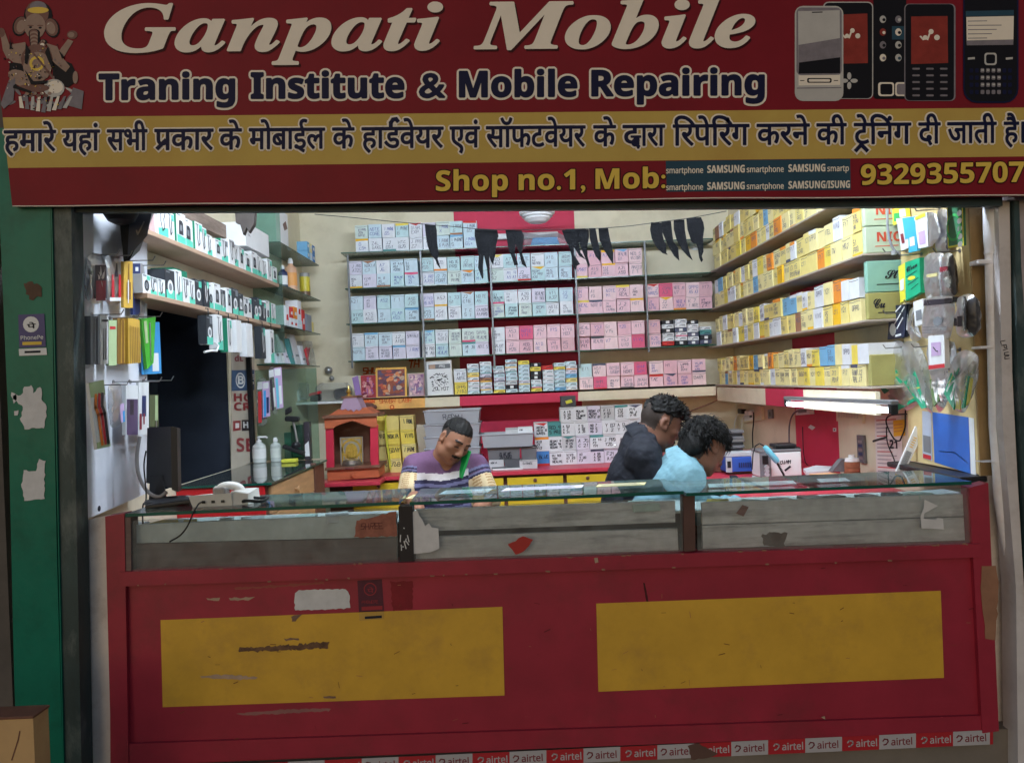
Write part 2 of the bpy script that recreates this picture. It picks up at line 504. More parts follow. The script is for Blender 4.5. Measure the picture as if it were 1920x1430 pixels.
SGSKD = mat('sign_flesh_dark', (120, 88, 80), 0.55, spec=0.12, noise=0.15, scale=30)
SGGRY = mat('sign_grey', (128, 122, 130), 0.55, spec=0.12, noise=0.2, scale=30)
SGSCR = mat('sign_screen_red', (142, 54, 46), 0.5, spec=0.12, noise=0.25, scale=14)
SGSIL = mat('sign_silver', (186, 184, 182), 0.5, spec=0.12, noise=0.1)
sign = thing('shop_sign', 'long red and yellow shop sign board with white and navy lettering', 'sign', S(960, 382))
ytop = lambda u: 220.5 - 18.5 * u / 1920
ybot = lambda u: 315.5 - 22 * u / 1920
yend = lambda u: 386 - 20.5 * u / 1920
m = MB()
u1 = 2030
ul = lambda v: 5 + (v - 220) * .108
m.face([S(ul(-110), -110), S(u1, -110), S(u1, ytop(u1)), S(ul(220), ytop(0))], 0)
m.face([S(ul(220), ytop(0)), S(u1, ytop(u1)), S(u1, ybot(u1)), S(ul(315), ybot(30))], 1)
m.face([S(ul(315), ybot(30)), S(u1, ybot(u1)), S(u1, yend(u1)), S(ul(385), yend(60))], 0)
m.prism([S(ul(-110), -110) + VY * .001, S(u1, -110) + VY * .001, S(u1, yend(u1)) + VY * .001, S(ul(385), yend(60)) + VY * .001], (0, .03, 0), 0)
m.build('board', [SGRED, SGYEL], sign)
m = MB(); m.tube([S(u, yend(u) + .6 + 1.0 * math.sin(u * .013)) for u in range(24, 2030, 40)], .0022, 6, 0); m.build('torn_hem', [SGWHT], sign)
PXM = SY / FPX
def up_for(px): return V(SR * px * PXM, 0, CR * px * PXM)
def words(mb, lst, up, mi, sty, fat, lift, **k):
    for w, a, va, b, vb in lst: write(mb, w, S(a, va), S(b, vb), up, mi, sty, fat, lift, **k)
tl = [('Ganpati', 198, 97, 829, 93), ('Mobile', 890, 92, 1414, 87.5)]
m = MB()
words(m, [(w, a + 3, va + 3.5, b + 3, vb + 3.5) for w, a, va, b, vb in tl], up_for(127), 0, 'S', .004, .0012, res=5)
words(m, tl, up_for(127), 1, 'S', .004, .0030, res=5)
m.build('title_lettering', [SGDK, SGWHT], sign)
st = [('Traning', 187, 187.5, 440, 185.5), ('Institute', 472, 185, 757, 183.5), ('&', 787, 183.5, 834, 183), ('Mobile', 862, 182.5, 1081, 181), ('Repairing', 1110, 180.5, 1432, 178)]
m = MB()
words(m, st, up_for(66), 0, 'B', .0115, .0012, copies=14)
words(m, st, up_for(66), 1, 'B', .0034, .0028, copies=8)
m.build('subtitle_lettering', [SGWHT, SGNAVY], sign)
hi = [('हमारे', 9, 105), ('यहां', 118, 187), ('सभी', 202, 276), ('पकार', 291, 400), ('के', 412, 453), ('मोबाईल', 468, 609), ('के', 624, 664), ('हाडवेयर', 679, 831), ('एवं', 844, 899), ('सॉफटवेयर', 912, 1097), ('के', 1113, 1154),
      ('द', 1168, 1203), ('ारा', 1201, 1246), ('िरपेिरंग', 1262, 1404), ('करने', 1419, 1517), ('की', 1531, 1586), ('टेिनंग', 1601, 1707), ('दी', 1722, 1762), ('जाती', 1776, 1867), ('है', 1882, 1909), ('।', 1915, 1921)]
hb = lambda u: 284 - 16.5 * u / 1920
hl = [(w, a, hb(a), b, hb(b)) for w, a, b in hi]
hl.append(('व', 1183, hb(1180) + 5, 1201, hb(1200) + 5))
m = MB()
for mi, fat, lift, wd in ((0, .0085, .0012, .030), (1, .0022, .0032, .0145)):
    for w, a, va, b, vb in hl:
        write(m, w, S(a, va), S(b, vb), up_for(37 if w == 'व' else 61), mi, None, fat, lift + (.0006 if w in ('व', 'ारा') else 0), copies=10)
    def ln(pts):
        for k, (p, q) in enumerate(zip(pts, pts[1:])): m.line([S(*p) + VY * -(lift + .0007 + k * .00007), S(*q) + VY * -(lift + .0007 + k * .00007)], wd, (0, -1, 0), mi)
    ln([(311, 264), (296, 279)]); ln([(1604, 283), (1614, 272), (1625, 283)]); ln([(733, 240), (733, 231), (737, 225), (743, 224), (746, 228)])
m.build('hindi_lettering', [SGWHT, SGNAVY], sign)
sh = [('Shop', 818, 358, 952, 357), ('no.1,', 973, 356.5, 1097, 355), ('Mob:', 1117, 354.5, 1247, 352.5)]
for nm, ls in (('address_lettering', sh), ('telephone_number', [('9329355707', 1614, 346.5, 1919, 341)])):
    m = MB(); words(m, ls, up_for(52), 0, 'B', .0060, .0012); words(m, ls, up_for(52), 1, 'B', .0012, .0026, copies=6); m.build(nm, [SGDK, SGGOLD], sign)
m = MB()
m.face([S(1248, 302) - VY * .001, S(1594, 298) - VY * .001, S(1595, 356) - VY * .001, S(1250, 360) - VY * .001], 0)
for r in (0, 1):
    vv = lambda u: (325.5 if r == 0 else 357) - (u - 1248) * .013
    for w, a, b in (('smartphone', 1249, 1318), ('SAMSUNG', 1326, 1396), ('smartphone', 1400, 1469), ('SAMSUNG', 1478, 1547)) + ((('smartp', 1551, 1591),) if r == 0 else (('/ISUNG', 1548, 1593),)):
        write(m, w, S(a, vv(a)), S(b, vv(b)), up_for(15 if w[0] == 's' else 19), 1, 'R' if w[0] == 's' else 'B', .0006, .002, copies=6)
m.build('maker_strip', [SGTEAL, SGWHT], sign)
# printed phones
PL = [0]
def pic(mb, uv, mi):
    PL[0] += 1
    mb.face([S(u, v) - VY * (.0012 + PL[0] * .00002) for u, v in uv], mi)
def rrect(u0, v0, u1, v1, r, sk=0.0):
    o = []
    for cx, cy, a0 in ((u0 + r, v0 + r, 180), (u1 - r, v0 + r, 270), (u1 - r, v1 - r, 0), (u0 + r, v1 - r, 90)):
        for k in range(5):
            t = math.radians(a0 + 22.5 * k); o.append((cx + r * math.cos(t), cy + r * math.sin(t) + sk * (cx - u0)))
    return o
def circ(u, v, a, b=None, n=16, rot=0):
    b = b or a; c, s = math.cos(rot), math.sin(rot); o = []
    for k in range(n):
        t = 2 * math.pi * k / n; x, y = a * math.cos(t), b * math.sin(t); o.append((u + x * c - y * s, v + x * s + y * c))
    return o
def spark(mb, u, v, s, mi):
    pic(mb, circ(u - 4 * s, v + 1 * s, 2 * s), mi); pic(mb, circ(u + 1 * s, v - 4 * s, 2.2 * s), mi); pic(mb, circ(u + 6 * s, v + 1 * s, 2.4 * s), mi)
    pic(mb, [(u - 9 * s, v), (u - 7.5 * s, v - .5 * s), (u - 4.5 * s, v + 3 * s), (u - 6 * s, v + 3.5 * s)], mi); pic(mb, [(u - 3 * s, v + 3 * s), (u - .5 * s, v - 4 * s), (u + 1 * s, v - 3.5 * s), (u - 1.5 * s, v + 3.5 * s)], mi)
pm = [SGBLK, SGSIL, SGSCR, SGWHT, SGGRY, SGTEAL, SGNAVY]
m = MB()
pic(m, rrect(1543, 4, 1637, 186, 10), 1); pic(m, rrect(1545, 6, 1635, 185, 9), 0); pic(m, [(1579, 28), (1626, 26), (1627, 119), (1580, 120)], 2); spark(m, 1596, 66, 2.0, 3)
for t in range(4):
    a = t * math.pi / 2; pic(m, circ(1592 + 9 * math.cos(a), 152 + 9 * math.sin(a), 7, 4, 10, a), 1)
m.build('printed_slider_phone', pm, sign)
m = MB()
pic(m, rrect(1490, 12, 1581, 190, 15), 1); pic(m, rrect(1493, 15, 1578, 142, 10), 4); pic(m, [(1496, 22), (1574, 20), (1575, 138), (1497, 139)], 1)
pic(m, [(1497, 85), (1575, 72), (1575, 138), (1497, 139)], 4); pic(m, [(1498, 118), (1575, 108), (1575, 138), (1497, 139)], 0)
pic(m, [(1522, 23), (1542, 22.5), (1542, 24.5), (1522, 25)], 0); pic(m, [(1497, 142), (1575, 141), (1575, 160), (1497, 161)], 3)
pic(m, rrect(1513, 147, 1559, 156, 3), 0); pic(m, rrect(1516, 149, 1556, 154, 2), 3)
pic(m, [(1500, 151), (1508, 151), (1508, 152.5), (1500, 152.5)], 0); pic(m, [(1563, 151), (1571, 151), (1571, 152.5), (1563, 152.5)], 0); pic(m, [(1494, 165), (1577, 164), (1577, 166), (1494, 167)], 4)
m.build('printed_white_phone', pm, sign)
m = MB()
pic(m, rrect(1637, -30, 1699, 186, 6), 0)
for i in range(4):
    for j in range(2):
        q = circ(1655 + 29 * j, 37 + 24 * i, 6, 7)
        if (i, j) == (1, 1): pic(m, [(1672, 50), (1697, 50), (1697, 75), (1672, 75)], 5)
        pic(m, q, (1, 4, 2, 3, 4, 1, 3, 1)[i * 2 + j]); pic(m, circ(1657 + 29 * j, 38 + 24 * i, 3, 3), (0, 1, 3, 0, 0, 0, 4, 5)[i * 2 + j])
pic(m, rrect(1646, 155, 1676, 181, 5), 3); pic(m, rrect(1650, 158, 1673, 178, 4), 0); pic(m, rrect(1678, 155, 1708, 181, 5), 3); pic(m, rrect(1681, 158, 1704, 178, 4), 4)
m.build('printed_menu_phone', pm, sign)
m = MB()
pic(m, rrect(1695, 8, 1791, 190, 9), 4); pic(m, rrect(1697, 9, 1788, 189, 8), 0); pic(m, [(1708, 32), (1776, 31), (1777, 119), (1708, 121)], 2); spark(m, 1743, 69, 2.2, 3)
for i in range(5):
    for j in range(3): pic(m, rrect(1710 + 26 * j, 128 + 12.5 * i, 1724 + 26 * j, 131.5 + 12.5 * i, 1.4), 4)
m.build('printed_keypad_phone', pm, sign)
m = MB()
pic(m, rrect(1805, -30, 1909, 194, 26), 6); pic(m, rrect(1808, -30, 1906, 191, 24), 0); pic(m, [(1810, 22), (1900, 20), (1900, 30), (1810, 32)], 5); pic(m, [(1811, 33), (1900, 31), (1899, 85), (1812, 86)], 3)
for i in range(5): pic(m, [(1814, 40 + 8 * i), (1850 + 9 * ((i * 7) % 4), 39.5 + 8 * i), (1850 + 9 * ((i * 7) % 4), 41 + 8 * i), (1814, 41.5 + 8 * i)], 4)
pic(m, [(1811, 77), (1899, 75), (1899, 85), (1812, 86)], 4); pic(m, rrect(1845, 100, 1868, 123, 5), 1); pic(m, rrect(1848, 103, 1865, 120, 4), 0); pic(m, [(1814, 109), (1827, 108), (1827, 112), (1814, 113)], 1); pic(m, [(1885, 109), (1898, 108), (1898, 112), (1885, 113)], 1)
for i in range(4):
    for j in range(8): pic(m, rrect(1817 + 10.3 * j, 129 + 13.5 * i, 1824 + 10.3 * j, 137 + 13.5 * i, 2), 4 if 2 <= j <= 5 else 6); 
for i in range(3):
    for j in range(4): pic(m, [(1839 + 10.3 * j, 131 + 13.5 * i), (1844 + 10.3 * j, 131 + 13.5 * i), (1844 + 10.3 * j, 134 + 13.5 * i), (1839 + 10.3 * j, 134 + 13.5 * i)], 1)
m.build('printed_qwerty_phone', pm, sign)
# seated elephant-headed deity printed at the left end
PL[0] = 0
m = MB(); rg = random.Random(3)
dm = [SGSKIN, SGSKD, SGGRY, SGBLK, SGWHT, SGGOLD, SGSIL]
for k in range(26):   # draped folds and shadow behind the figure
    a = rg.uniform(10, 150); pic(m, circ(a, rg.uniform(168, 200), rg.uniform(5, 14), rg.uniform(2, 6), 9, rg.uniform(-1, 1)), rg.choice([2, 3, 6, 2]))
pic(m, [(98, 105), (135, 120), (148, 150), (128, 165), (100, 155)], 3); pic(m, [(18, 120), (50, 110), (60, 150), (20, 165)], 3)
pic(m, [(0, 58), (8, 56), (22, 95), (14, 112), (6, 95)], 0); pic(m, [(108, 100), (128, 74), (138, 78), (120, 108)], 0)         # raised arms
pic(m, circ(136, 66, 10, 8), 1); pic(m, circ(134, 66, 6, 5), 0); pic(m, circ(3, 62, 7, 9), 1)
pic(m, circ(72, 30, 27, 27), 3); pic(m, circ(70, 26, 22, 24), 1); pic(m, circ(72, 14, 16, 11), 2); pic(m, circ(72, 20, 20, 6), 5)   # crown
pic(m, circ(38, 50, 14, 19, 16, .3), 3); pic(m, circ(98, 53, 14, 19, 16, -.3), 3); pic(m, circ(39, 49, 12, 17, 16, .3), 1); pic(m, circ(97, 52, 12, 17, 16, -.3), 1); pic(m, circ(40, 50, 8, 12, 16, .3), 0); pic(m, circ(96, 53, 8, 12, 16, -.3), 0)     # ears
pic(m, circ(66, 50, 20, 24), 0); pic(m, circ(58, 52, 3, 2), 3); pic(m, circ(76, 53, 3, 2), 3); pic(m, circ(58, 49, 6, 1.4), 1); pic(m, circ(76, 49, 6, 1.4), 1)
for t in range(16):
    a = t / 15; pic(m, circ(65 + (2 * a if a < .6 else 2 + 38 * (a - .6)), 63 + 50 * min(a, .7) - (max(0, a - .75)) * 70, 11 - 4 * a, 8 - 2 * a), 3)
for t in range(16):   # trunk curling to the side
    a = t / 15; pic(m, circ(64 + (2 * a if a < .6 else 2 + 38 * (a - .6)), 62 + 50 * min(a, .7) - (max(0, a - .75)) * 70, 8 - 3.5 * a, 6 - 2 * a), 0 if t % 2 else 1)
pic(m, circ(80, 85, 7, 6), 1); pic(m, circ(80, 85, 4, 3.5), 4)
pic(m, [(24, 84), (48, 80), (56, 100), (50, 122), (26, 118), (14, 108)], 0); pic(m, [(88, 82), (108, 88), (116, 106), (132, 126), (124, 136), (106, 122), (92, 108)], 0)    # shoulders, arms
pic(m, circ(70, 112, 30, 28), 1); pic(m, circ(71, 126, 27, 28), 0); pic(m, circ(70, 120, 14, 14), 5); pic(m, circ(70, 120, 9, 9), 0); pic(m, circ(75, 147, 3, 3), 3)
pic(m, [(58, 96), (62, 96), (104, 148), (100, 150)], 1)
pic(m, circ(40, 148, 26, 14, 14, .45), 0); pic(m, circ(102, 166, 20, 17), 6); pic(m, circ(104, 164, 15, 12), 4); pic(m, circ(64, 166, 30, 8), 1)
pic(m, circ(142, 146, 5, 12), 0); pic(m, [(18, 150), (30, 150), (26, 190), (8, 205), (2, 196)], 2); pic(m, [(138, 165), (158, 172), (154, 206), (126, 198)], 2)
for k in range(9):
    a = 36 + k * 12; pic(m, [(a, 182), (a + 5, 181), (a + 10 - 2 * k, 212 - abs(k - 4) * 2), (a + 2 - 2 * k, 211 - abs(k - 4) * 2)], (4, 2, 6)[k % 3])
for k in range(7): pic(m, circ(52 + k * 7, 176 + (k % 2) * 4, 4, 3), (0, 1)[k % 2])
for k in range(150):
    a, b = rg.gauss(70, 30), rg.gauss(135, 42)
    if not (8 < a < 150 and 20 < b < 208) or ((a - 66) / 20) ** 2 + ((b - 52) / 24) ** 2 < 1: continue
    pic(m, circ(a, b, rg.uniform(.8, 2.6), rg.uniform(.6, 1.6), 6, rg.uniform(-1.5, 1.5)), rg.choice([3, 3, 1, 2, 4, 5, 3]))
for q in ([(50, 84), (58, 96), (52, 122), (48, 120)], [(92, 88), (86, 100), (98, 128), (102, 126)], [(48, 132), (64, 154), (92, 152), (88, 158), (60, 160)], [(28, 160), (60, 172), (58, 176), (26, 166)], [(20, 66), (24, 92), (20, 94)], [(112, 96), (122, 108), (118, 112)]): pic(m, q, 3)
m.build('printed_deity', dm, sign)

# ================================================================== beams, pillar, jambs
m = MB(); slab(m, [(70, 384), (1838, 364), (1880, 364), (1880, 386), (1640, 388), (600, 396), (70, 398)], 2.96, .03); tag(m.build('steel_beam', [TEALB]), 'dark teal beam running under the shop sign', 'beam')
m = MB(); slab(m, [(140, 372), (1850, 360), (1850, 376), (1300, 382), (600, 389), (140, 391)], 3.10, .10); tag(m.build('wooden_lintel', [LINTEL]), 'weathered brown wooden lintel above the shop opening', 'beam')
m = MB()
m.box((-1.98, 3.0, 2.26), (2.3, 3.1, 3.3)); m.box((-2.35, 2.99, -.2), (-1.98, 3.05, 3.3))
UPPER = mat('upper_front', (90, 84, 80), 0.8, noise=0.2)
tag(m.build('front_wall', [UPPER]), 'grey masonry front hidden behind the sign board', 'wall')
GREEN = mat('green_gloss_paint', (18, 110, 90), 0.35, noise=0.14, scale=5, stain=(14, 70, 56), stain_amt=0.6, stain_scale=4, bump=0.12, spec=0.2)
DKGRN = mat('scuffed_dark_green', (44, 64, 66), 0.5, noise=0.4, scale=9, stain=(130, 138, 136), stain_amt=0.55, stain_scale=7, bump=0.1, stretch=(1, 1, .4))
PLAST = mat('dirty_plaster', (226, 218, 212), 0.85, noise=0.18, scale=4, stain=(156, 132, 118), stain_amt=0.65, stain_scale=3.5, bump=0.25)
GREYPL = mat('grey_plaster', (206, 200, 200), 0.85, noise=0.15, scale=4, stain=(160, 150, 146), stain_amt=0.7, stain_scale=3, bump=0.2)
pil = thing('pillar', 'glossy green pillar with a scuffed dark edge strip and peeled stickers', 'pillar', P(70, 1440, 2.93))
m = MB(); slab(m, [(-8, 240), (92, 240), (100, 700), (107, 1050), (118, 1450), (32, 1450), (26, 1250), (16, 800)], 2.93, .06)
m.prism([P(92, 240, 2.93), P(118, 1450, 2.93), P(118, 1450, 2.93) + V(0, .07, 0), P(92, 240, 2.93) + V(0, .07, 0)], (.004, 0, 0))
m.build('painted_face', [GREEN], pil)
m = MB(); slab(m, [(93, 240), (131, 240), (134, 430), (140, 800), (153, 1450), (119, 1450), (108, 1050), (101, 700)], 2.938, .08); m.build('edge_strip', [DKGRN], pil)
PPURP = mat('sticker_purple', (70, 66, 120), 0.5)
m = MB()
sheet(m, [(34, 590), (83, 588), (86, 650), (36, 652)], 2.927, 0); sheet(m, [(35, 654), (87, 652), (88, 665), (36, 667)], 2.927, 1)
m.face([P(u, v, 2.9265) for u, v in circ(58, 608, 15)], 1); write(m, 'पे', P(51, 616, 2.926), P(67, 615, 2.926), V(0, 0, .026), 2, None, .0008, 0, copies=6)
write(m, 'PhonePe', P(39, 637, 2.926), P(81, 635.5, 2.926), V(0, 0, .0205), 1, 'R', .0003, 0, copies=4)
sheet(m, [(42, 641), (78, 640), (78, 646), (42, 647)], 2.9262, 3); sheet(m, [(46, 658), (76, 657), (76, 661), (46, 662)], 2.9262, 2)
m.build('payment_sticker', [PPURP, WHITE, DARKINK, SGGOLD], pil)
TORNW = mat('torn_paper', (206, 206, 208), 0.75, noise=0.12, scale=20)
for uv in ([(45, 724), (60, 722), (62, 738), (76, 724), (80, 752), (88, 760), (84, 802), (48, 804), (38, 784), (44, 762), (20, 742), (22, 736), (40, 742)], [(44, 880), (66, 884), (74, 860), (84, 864), (83, 934), (46, 938), (40, 912)], [(24, 742), (30, 738), (32, 752), (26, 756)], [(26, 772), (36, 770), (34, 780), (27, 779)]):
    m = MB(); sheet(m, torn(uv, R0, 1.6, 5), 2.9275, 0); m.build('torn_sticker', [TORNW], pil)
m = MB(); sheet(m, torn([(44, 530), (62, 528), (78, 540), (76, 556), (54, 562)], R0, 3, 5), 2.928, 0); m.build('rust_patch', [mat('rust', (96, 74, 60), .8, noise=.3)], pil)
m = MB(); slab(m, [(132, 400), (150, 400), (160, 975), (206, 965), (214, 1450), (156, 1450), (146, 900)], 3.03, .012)
tag(m.build('left_jamb', [PLAST]), 'dirty cream plaster jamb beside the green pillar', 'jamb')
m = MB(); slab(m, [(132, 388), (142, 388), (150, 800), (160, 1450), (154, 1450), (141, 800)], 3.0, .03); tag(m.build('jamb_strip', [PLANKD]), 'thin dark wooden strip between the green pillar and the plaster jamb', 'trim')
# right side: pipe, plaster pier, dark corner strip
m = MB(); slab(m, [(1838, 380), (1880, 378), (1884, 700), (1896, 1000), (1916, 1450), (1856, 1450), (1852, 900), (1846, 700)], 3.12, .06); tag(m.build('right_jamb', [PLAST]), 'grey plaster jamb behind the white drainpipe', 'jamb')
PIPE = mat('white_pvc', (232, 232, 238), 0.4, noise=0.1, stain=(196, 184, 176), stain_amt=0.5, stain_scale=5)
pp = thing('drainpipe', 'white plastic drainpipe clipped down the right jamb', 'pipe', P(1900, 1440, 3.04))
pth = [(1857, 472), (1860, 600), (1864, 720), (1868, 830), (1874, 930), (1886, 1010), (1896, 1060), (1898, 1160), (1902, 1300), (1908, 1450)]
m = MB(); m.tube([P(u, v, 3.05) for u, v in pth], .021, 14); m.build('pipe', [PIPE], pp)
m = MB(); m.tube([P(1862, 380, 3.05), P(1863, 455, 3.05), P(1859, 470, 3.05), P(1857, 478, 3.05)], [.036, .036, .026, .024], 16); m.build('socket', [PIPE], pp)
for u, v in ((1842, 492), (1846, 651), (1852, 864)):
    m = MB(); m.bbox(P(u - 8, v + 3, 3.03), P(u + 24, v - 3, 3.09), .003); m.build('clip', [PIPE], pp)
m = MB(); slab(m, [(1872, 376), (1893, 376), (1898, 700), (1908, 900), (1920, 1100), (1935, 1450), (1909, 1450), (1905, 1100), (1892, 940), (1880, 800)], 2.99, .09)
pen(m, 'LPIUU', P(1876, 640, 2.989), V(.2, 0, -.98), V(.98, 0, .2), .018, .003, (0, -1, 0), 1, R0)
tag(m.build('plaster_pier', [GREYPL, DARKINK]), 'grey plaster pier at the right edge with a pencilled word', 'pier')
m = MB(); slab(m, [(1890, 376), (1902, 376), (1908, 700), (1918, 900), (1932, 1150), (1940, 1150), (1928, 700), (1915, 500), (1911, 376)], 2.97, .1); tag(m.build('corner_strip', [DKGRN]), 'scuffed dark green corner strip at the far right edge', 'trim')
m = MB(); slab(m, [(1903, 376), (1903, 240), (2040, -150), (2700, -150), (2700, 1560), (1953, 1560), (1950, 1460), (1938, 1150), (1925, 700)], 2.985, .2); tag(m.build('outer_wall', [mat('mauve_grey_plaster', (170, 160, 164), .85, noise=.15, stain=(120, 110, 110), stain_amt=.6, bump=.15)]), 'mauve grey outer wall cut by the right edge', 'wall')
# neighbour at far left
SHUT = mat('dark_shutter', (46, 46, 54), 0.5, noise=0.15)
m = MB()
for k in range(52): z = .05 + k * .06; m.prism([V(-3.6, 3.5, z), V(-3.6, 3.48, z + .03), V(-3.6, 3.5, z + .058), V(-3.6, 3.52, z + .058), V(-3.6, 3.52, z)], (1.36, 0, 0))
tag(m.build('rolling_shutter', [SHUT]), 'dark ribbed rolling shutter of the neighbouring shop beyond the green pillar', 'shutter')
m = MB(); m.prism([V(-3.6, 3.1, -.2), V(-3.6, 3.47, -.2), V(-3.6, 3.47, .62), V(-3.6, 3.1, .1)], (1.42, 0, 0))
tag(m.build('ramp', [mat('pale_tile', (170, 172, 176), .4, noise=.2, scale=8)]), 'pale grey sloping step of the neighbouring shop', 'step')
bx = thing('carton', 'plain beige carton with a brown top at the bottom left corner', 'box', P(20, 1470, 2.5))
TAN = mat('beige_card', (196, 160, 112), .75, noise=.12, scale=6, stain=(150, 112, 76), stain_amt=.6); BRN = mat('brown_top', (112, 74, 58), .7, noise=.2)
a, b = P(-80, 1352, 2.45), P(62, 1346, 2.45)
m = MB(); m.box((a.x, 2.45, -.2), (b.x, 2.53, b.z)); m.line([P(22, 1424, 2.449), P(34, 1386, 2.449), P(37, 1370, 2.449)], .004, (0, -1, 0), 1); m.build('carton_body', [TAN, BRN], bx)
m = MB(); m.bbox((a.x - .004, 2.446, b.z + .0005), (b.x + .004, 2.534, b.z + .009), .002); m.build('lid', [BRN], bx)

# ================================================================== display counter
CY = 3.0
ctr = thing('display_counter', 'long red painted shop counter with two yellow rectangles and a glass display top', 'counter', P(1000, 1415, CY + .2))
m = MB(); slab(m, [(205, 1092), (1850, 1040), (1868, 1368), (207, 1436)], CY + .02, .36); m.build('front_panel', [REDP], ctr)
m = MB(); slab(m, [(197, 968), (233, 962), (241, 1436), (209, 1440)], CY, .06); m.build('post', [REDP], ctr)
m = MB(); slab(m, [(1818, 914), (1853, 905), (1873, 1370), (1842, 1374)], CY, .06); m.build('post', [REDP], ctr)
m = MB(); slab(m, [(224, 1072), (1839, 1019), (1840, 1044), (225, 1099)], CY - .012, .10); m.build('rail', [REDP], ctr)
m = MB(); slab(m, [(237, 1394), (1844, 1341), (1845, 1371), (238, 1432)], CY + .004, .08); m.build('rail', [REDP], ctr)
m = MB(); slab(m, [(215, 1436), (1860, 1374), (1866, 1480), (215, 1500)], CY + .07, .2); m.build('plinth', [mat('plinth_black', (12, 11, 12), .9, noise=.3, spec=.05)], ctr)
for q in ([(301, 1162), (942, 1137), (946, 1303), (305, 1325)], [(1118, 1131), (1764, 1107), (1770, 1270), (1122, 1296)]):
    m = MB(); slab(m, q, CY + .0175, .0022); m.build('yellow_rectangle', [YELP], ctr)
SCR = mat('bare_wood_scratch', (128, 100, 84), .85, noise=.3, scale=30); SCR2 = mat('scraped_paint', (176, 150, 128), .85, noise=.2, scale=30); STK = mat('faded_sticker', (84, 28, 48), .6, noise=.25, scale=14)
def scratch(uv, mt, dy=.0155, amp=1.5, name='scratch', step=5):
    m = MB(); sheet(m, torn(uv, R0, amp, step), CY + dy, 0); m.build(name, [mt], ctr)
scratch([(448, 1214), (520, 1210), (616, 1203), (617, 1214), (520, 1220), (450, 1222)], mat('dark_scar', (112, 84, 62), .9, noise=.6, scale=26, stain=(60, 40, 34), stain_amt=1.0, stain_scale=14), .0155, 2.4, 'scratch', 4); scratch([(375, 1266), (430, 1264), (482, 1269), (478, 1274), (420, 1272), (380, 1270)], SCR2)
scratch([(442, 1338), (520, 1330), (620, 1327), (616, 1332), (520, 1338), (450, 1340)], mat('pink_scrape', (150, 100, 96), .85, noise=.2), .0192, 1.3); scratch([(388, 1121), (412, 1121), (410, 1125), (390, 1124)], SCR2, .0192); scratch([(428, 1121), (477, 1119), (470, 1124), (430, 1125)], SCR2, .0192)
scratch([(440, 1101), (520, 1096), (606, 1090), (608, 1094), (520, 1101), (442, 1104)], mat('thin_scrape', (150, 76, 70), .8), .0192)
scratch([(546, 1154), (566, 1152), (558, 1160), (548, 1166)], SCR); scratch([(532, 1197), (560, 1195), (562, 1199), (536, 1200)], SCR); scratch([(606, 1305), (630, 1304), (630, 1308), (608, 1309)], SCR, .0155, 1)
scratch([(1206, 1092), (1209, 1092), (1216, 1128), (1212, 1128)], mat('dark_scratch', (70, 20, 26), .8), .0192, .5)
scratch([(552, 1112), (560, 1106), (648, 1104), (655, 1112), (656, 1139), (640, 1141), (553, 1144)], TORNW, .0188, 1.2, 'white_sticker')
m = MB(); sheet(m, [(670, 1088), (716, 1085), (720, 1145), (673, 1148)], CY + .0190, 0); sheet(m, [(673, 1149), (720, 1146), (720, 1160), (674, 1163)], CY + .0150, 3)
m.ring(P(694, 1104, CY + .0186), V(.025, 0, 0), V(0, 0, .025), .86, 1, 20); write(m, 'पे', P(689, 1111, CY + .0186), P(701, 1110, CY + .0186), V(0, 0, .024), 1, None, 0, 0)
sheet(m, [(678, 1137), (717, 1135), (717, 1142), (678, 1144)], CY + .0185, 1); sheet(m, [(684, 1155), (716, 1153), (716, 1158), (684, 1160)], CY + .0145, 2); pen(m, 'PHONEPE', P(679, 1131, CY + .0186), VX, VZ, .011, .0016, (0, -1, 0), 1, R0, lift=0)
m.build('payment_sticker', [STK, mat('sticker_red', (150, 40, 50), .6), DARKINK, mat('sticker_tan', (190, 150, 70), .6)], ctr)
scratch([(732, 1090), (774, 1088), (772, 1140), (736, 1146)], mat('dull_red_patch', (128, 24, 36), .7, noise=.2, scale=16), .0192, 2, 'peeled_patch')
scratch([(1114, 1046), (1120, 1045), (1122, 1053), (1116, 1055)], SCR2, -.0135, 1); scratch([(1540, 1344), (1546, 1342), (1548, 1349)], SCR2, .0015, .6)
scratch([(1840, 1062), (1866, 1060), (1872, 1090), (1868, 1200), (1848, 1196), (1838, 1100)], mat('tan_patch', (150, 108, 84), .85, noise=.2), -.0022, 1.5, 'tan_patch', 12)
m = MB(); k_ = 0
for i in range(60):
    u, v = R0.uniform(250, 1830), R0.uniform(1060, 1400) - 0
    v -= (u - 1000) * .035; L_ = R0.uniform(2, 12); a_ = R0.choice([0, 0, .1, 1.4, -.4]) + R0.uniform(-.2, .2); k_ += 1
    m.line([P(u, v, CY - .0135 - k_ * 1e-6) if False else P(u, v, CY + .0150 - k_ * 2e-6), P(u + L_ * math.cos(a_), v + L_ * math.sin(a_), CY + .0150 - k_ * 2e-6)], R0.uniform(.0010, .0026), (0, -1, 0), k_ % 3)
m.build('scuffs', [mat('scuff_dark', (88, 30, 34), .8), mat('scuff_pale', (168, 110, 84), .8), mat('scuff_brown', (116, 74, 44), .8)], ctr)['kind'] = 'stuff'
m = MB()
for i in range(34):
    u = R0.uniform(240, 1835); v = 1072 - (u - 224) * .0328 + R0.choice([0, 26]) + R0.uniform(-1, 1); s_ = R0.uniform(1.5, 5)
    m.face([P(a, b, CY - .0126 - i * 1e-5) for a, b in torn([(u - s_, v - 1.2), (u + s_, v - 1.5), (u + s_ * .8, v + 1.4), (u - s_ * .7, v + 1.2)], R0, .6, 3)], 0)
m.build('paint_chips', [mat('chip_wood', (150, 112, 92), .85, noise=.3)], ctr)['kind'] = 'stuff'
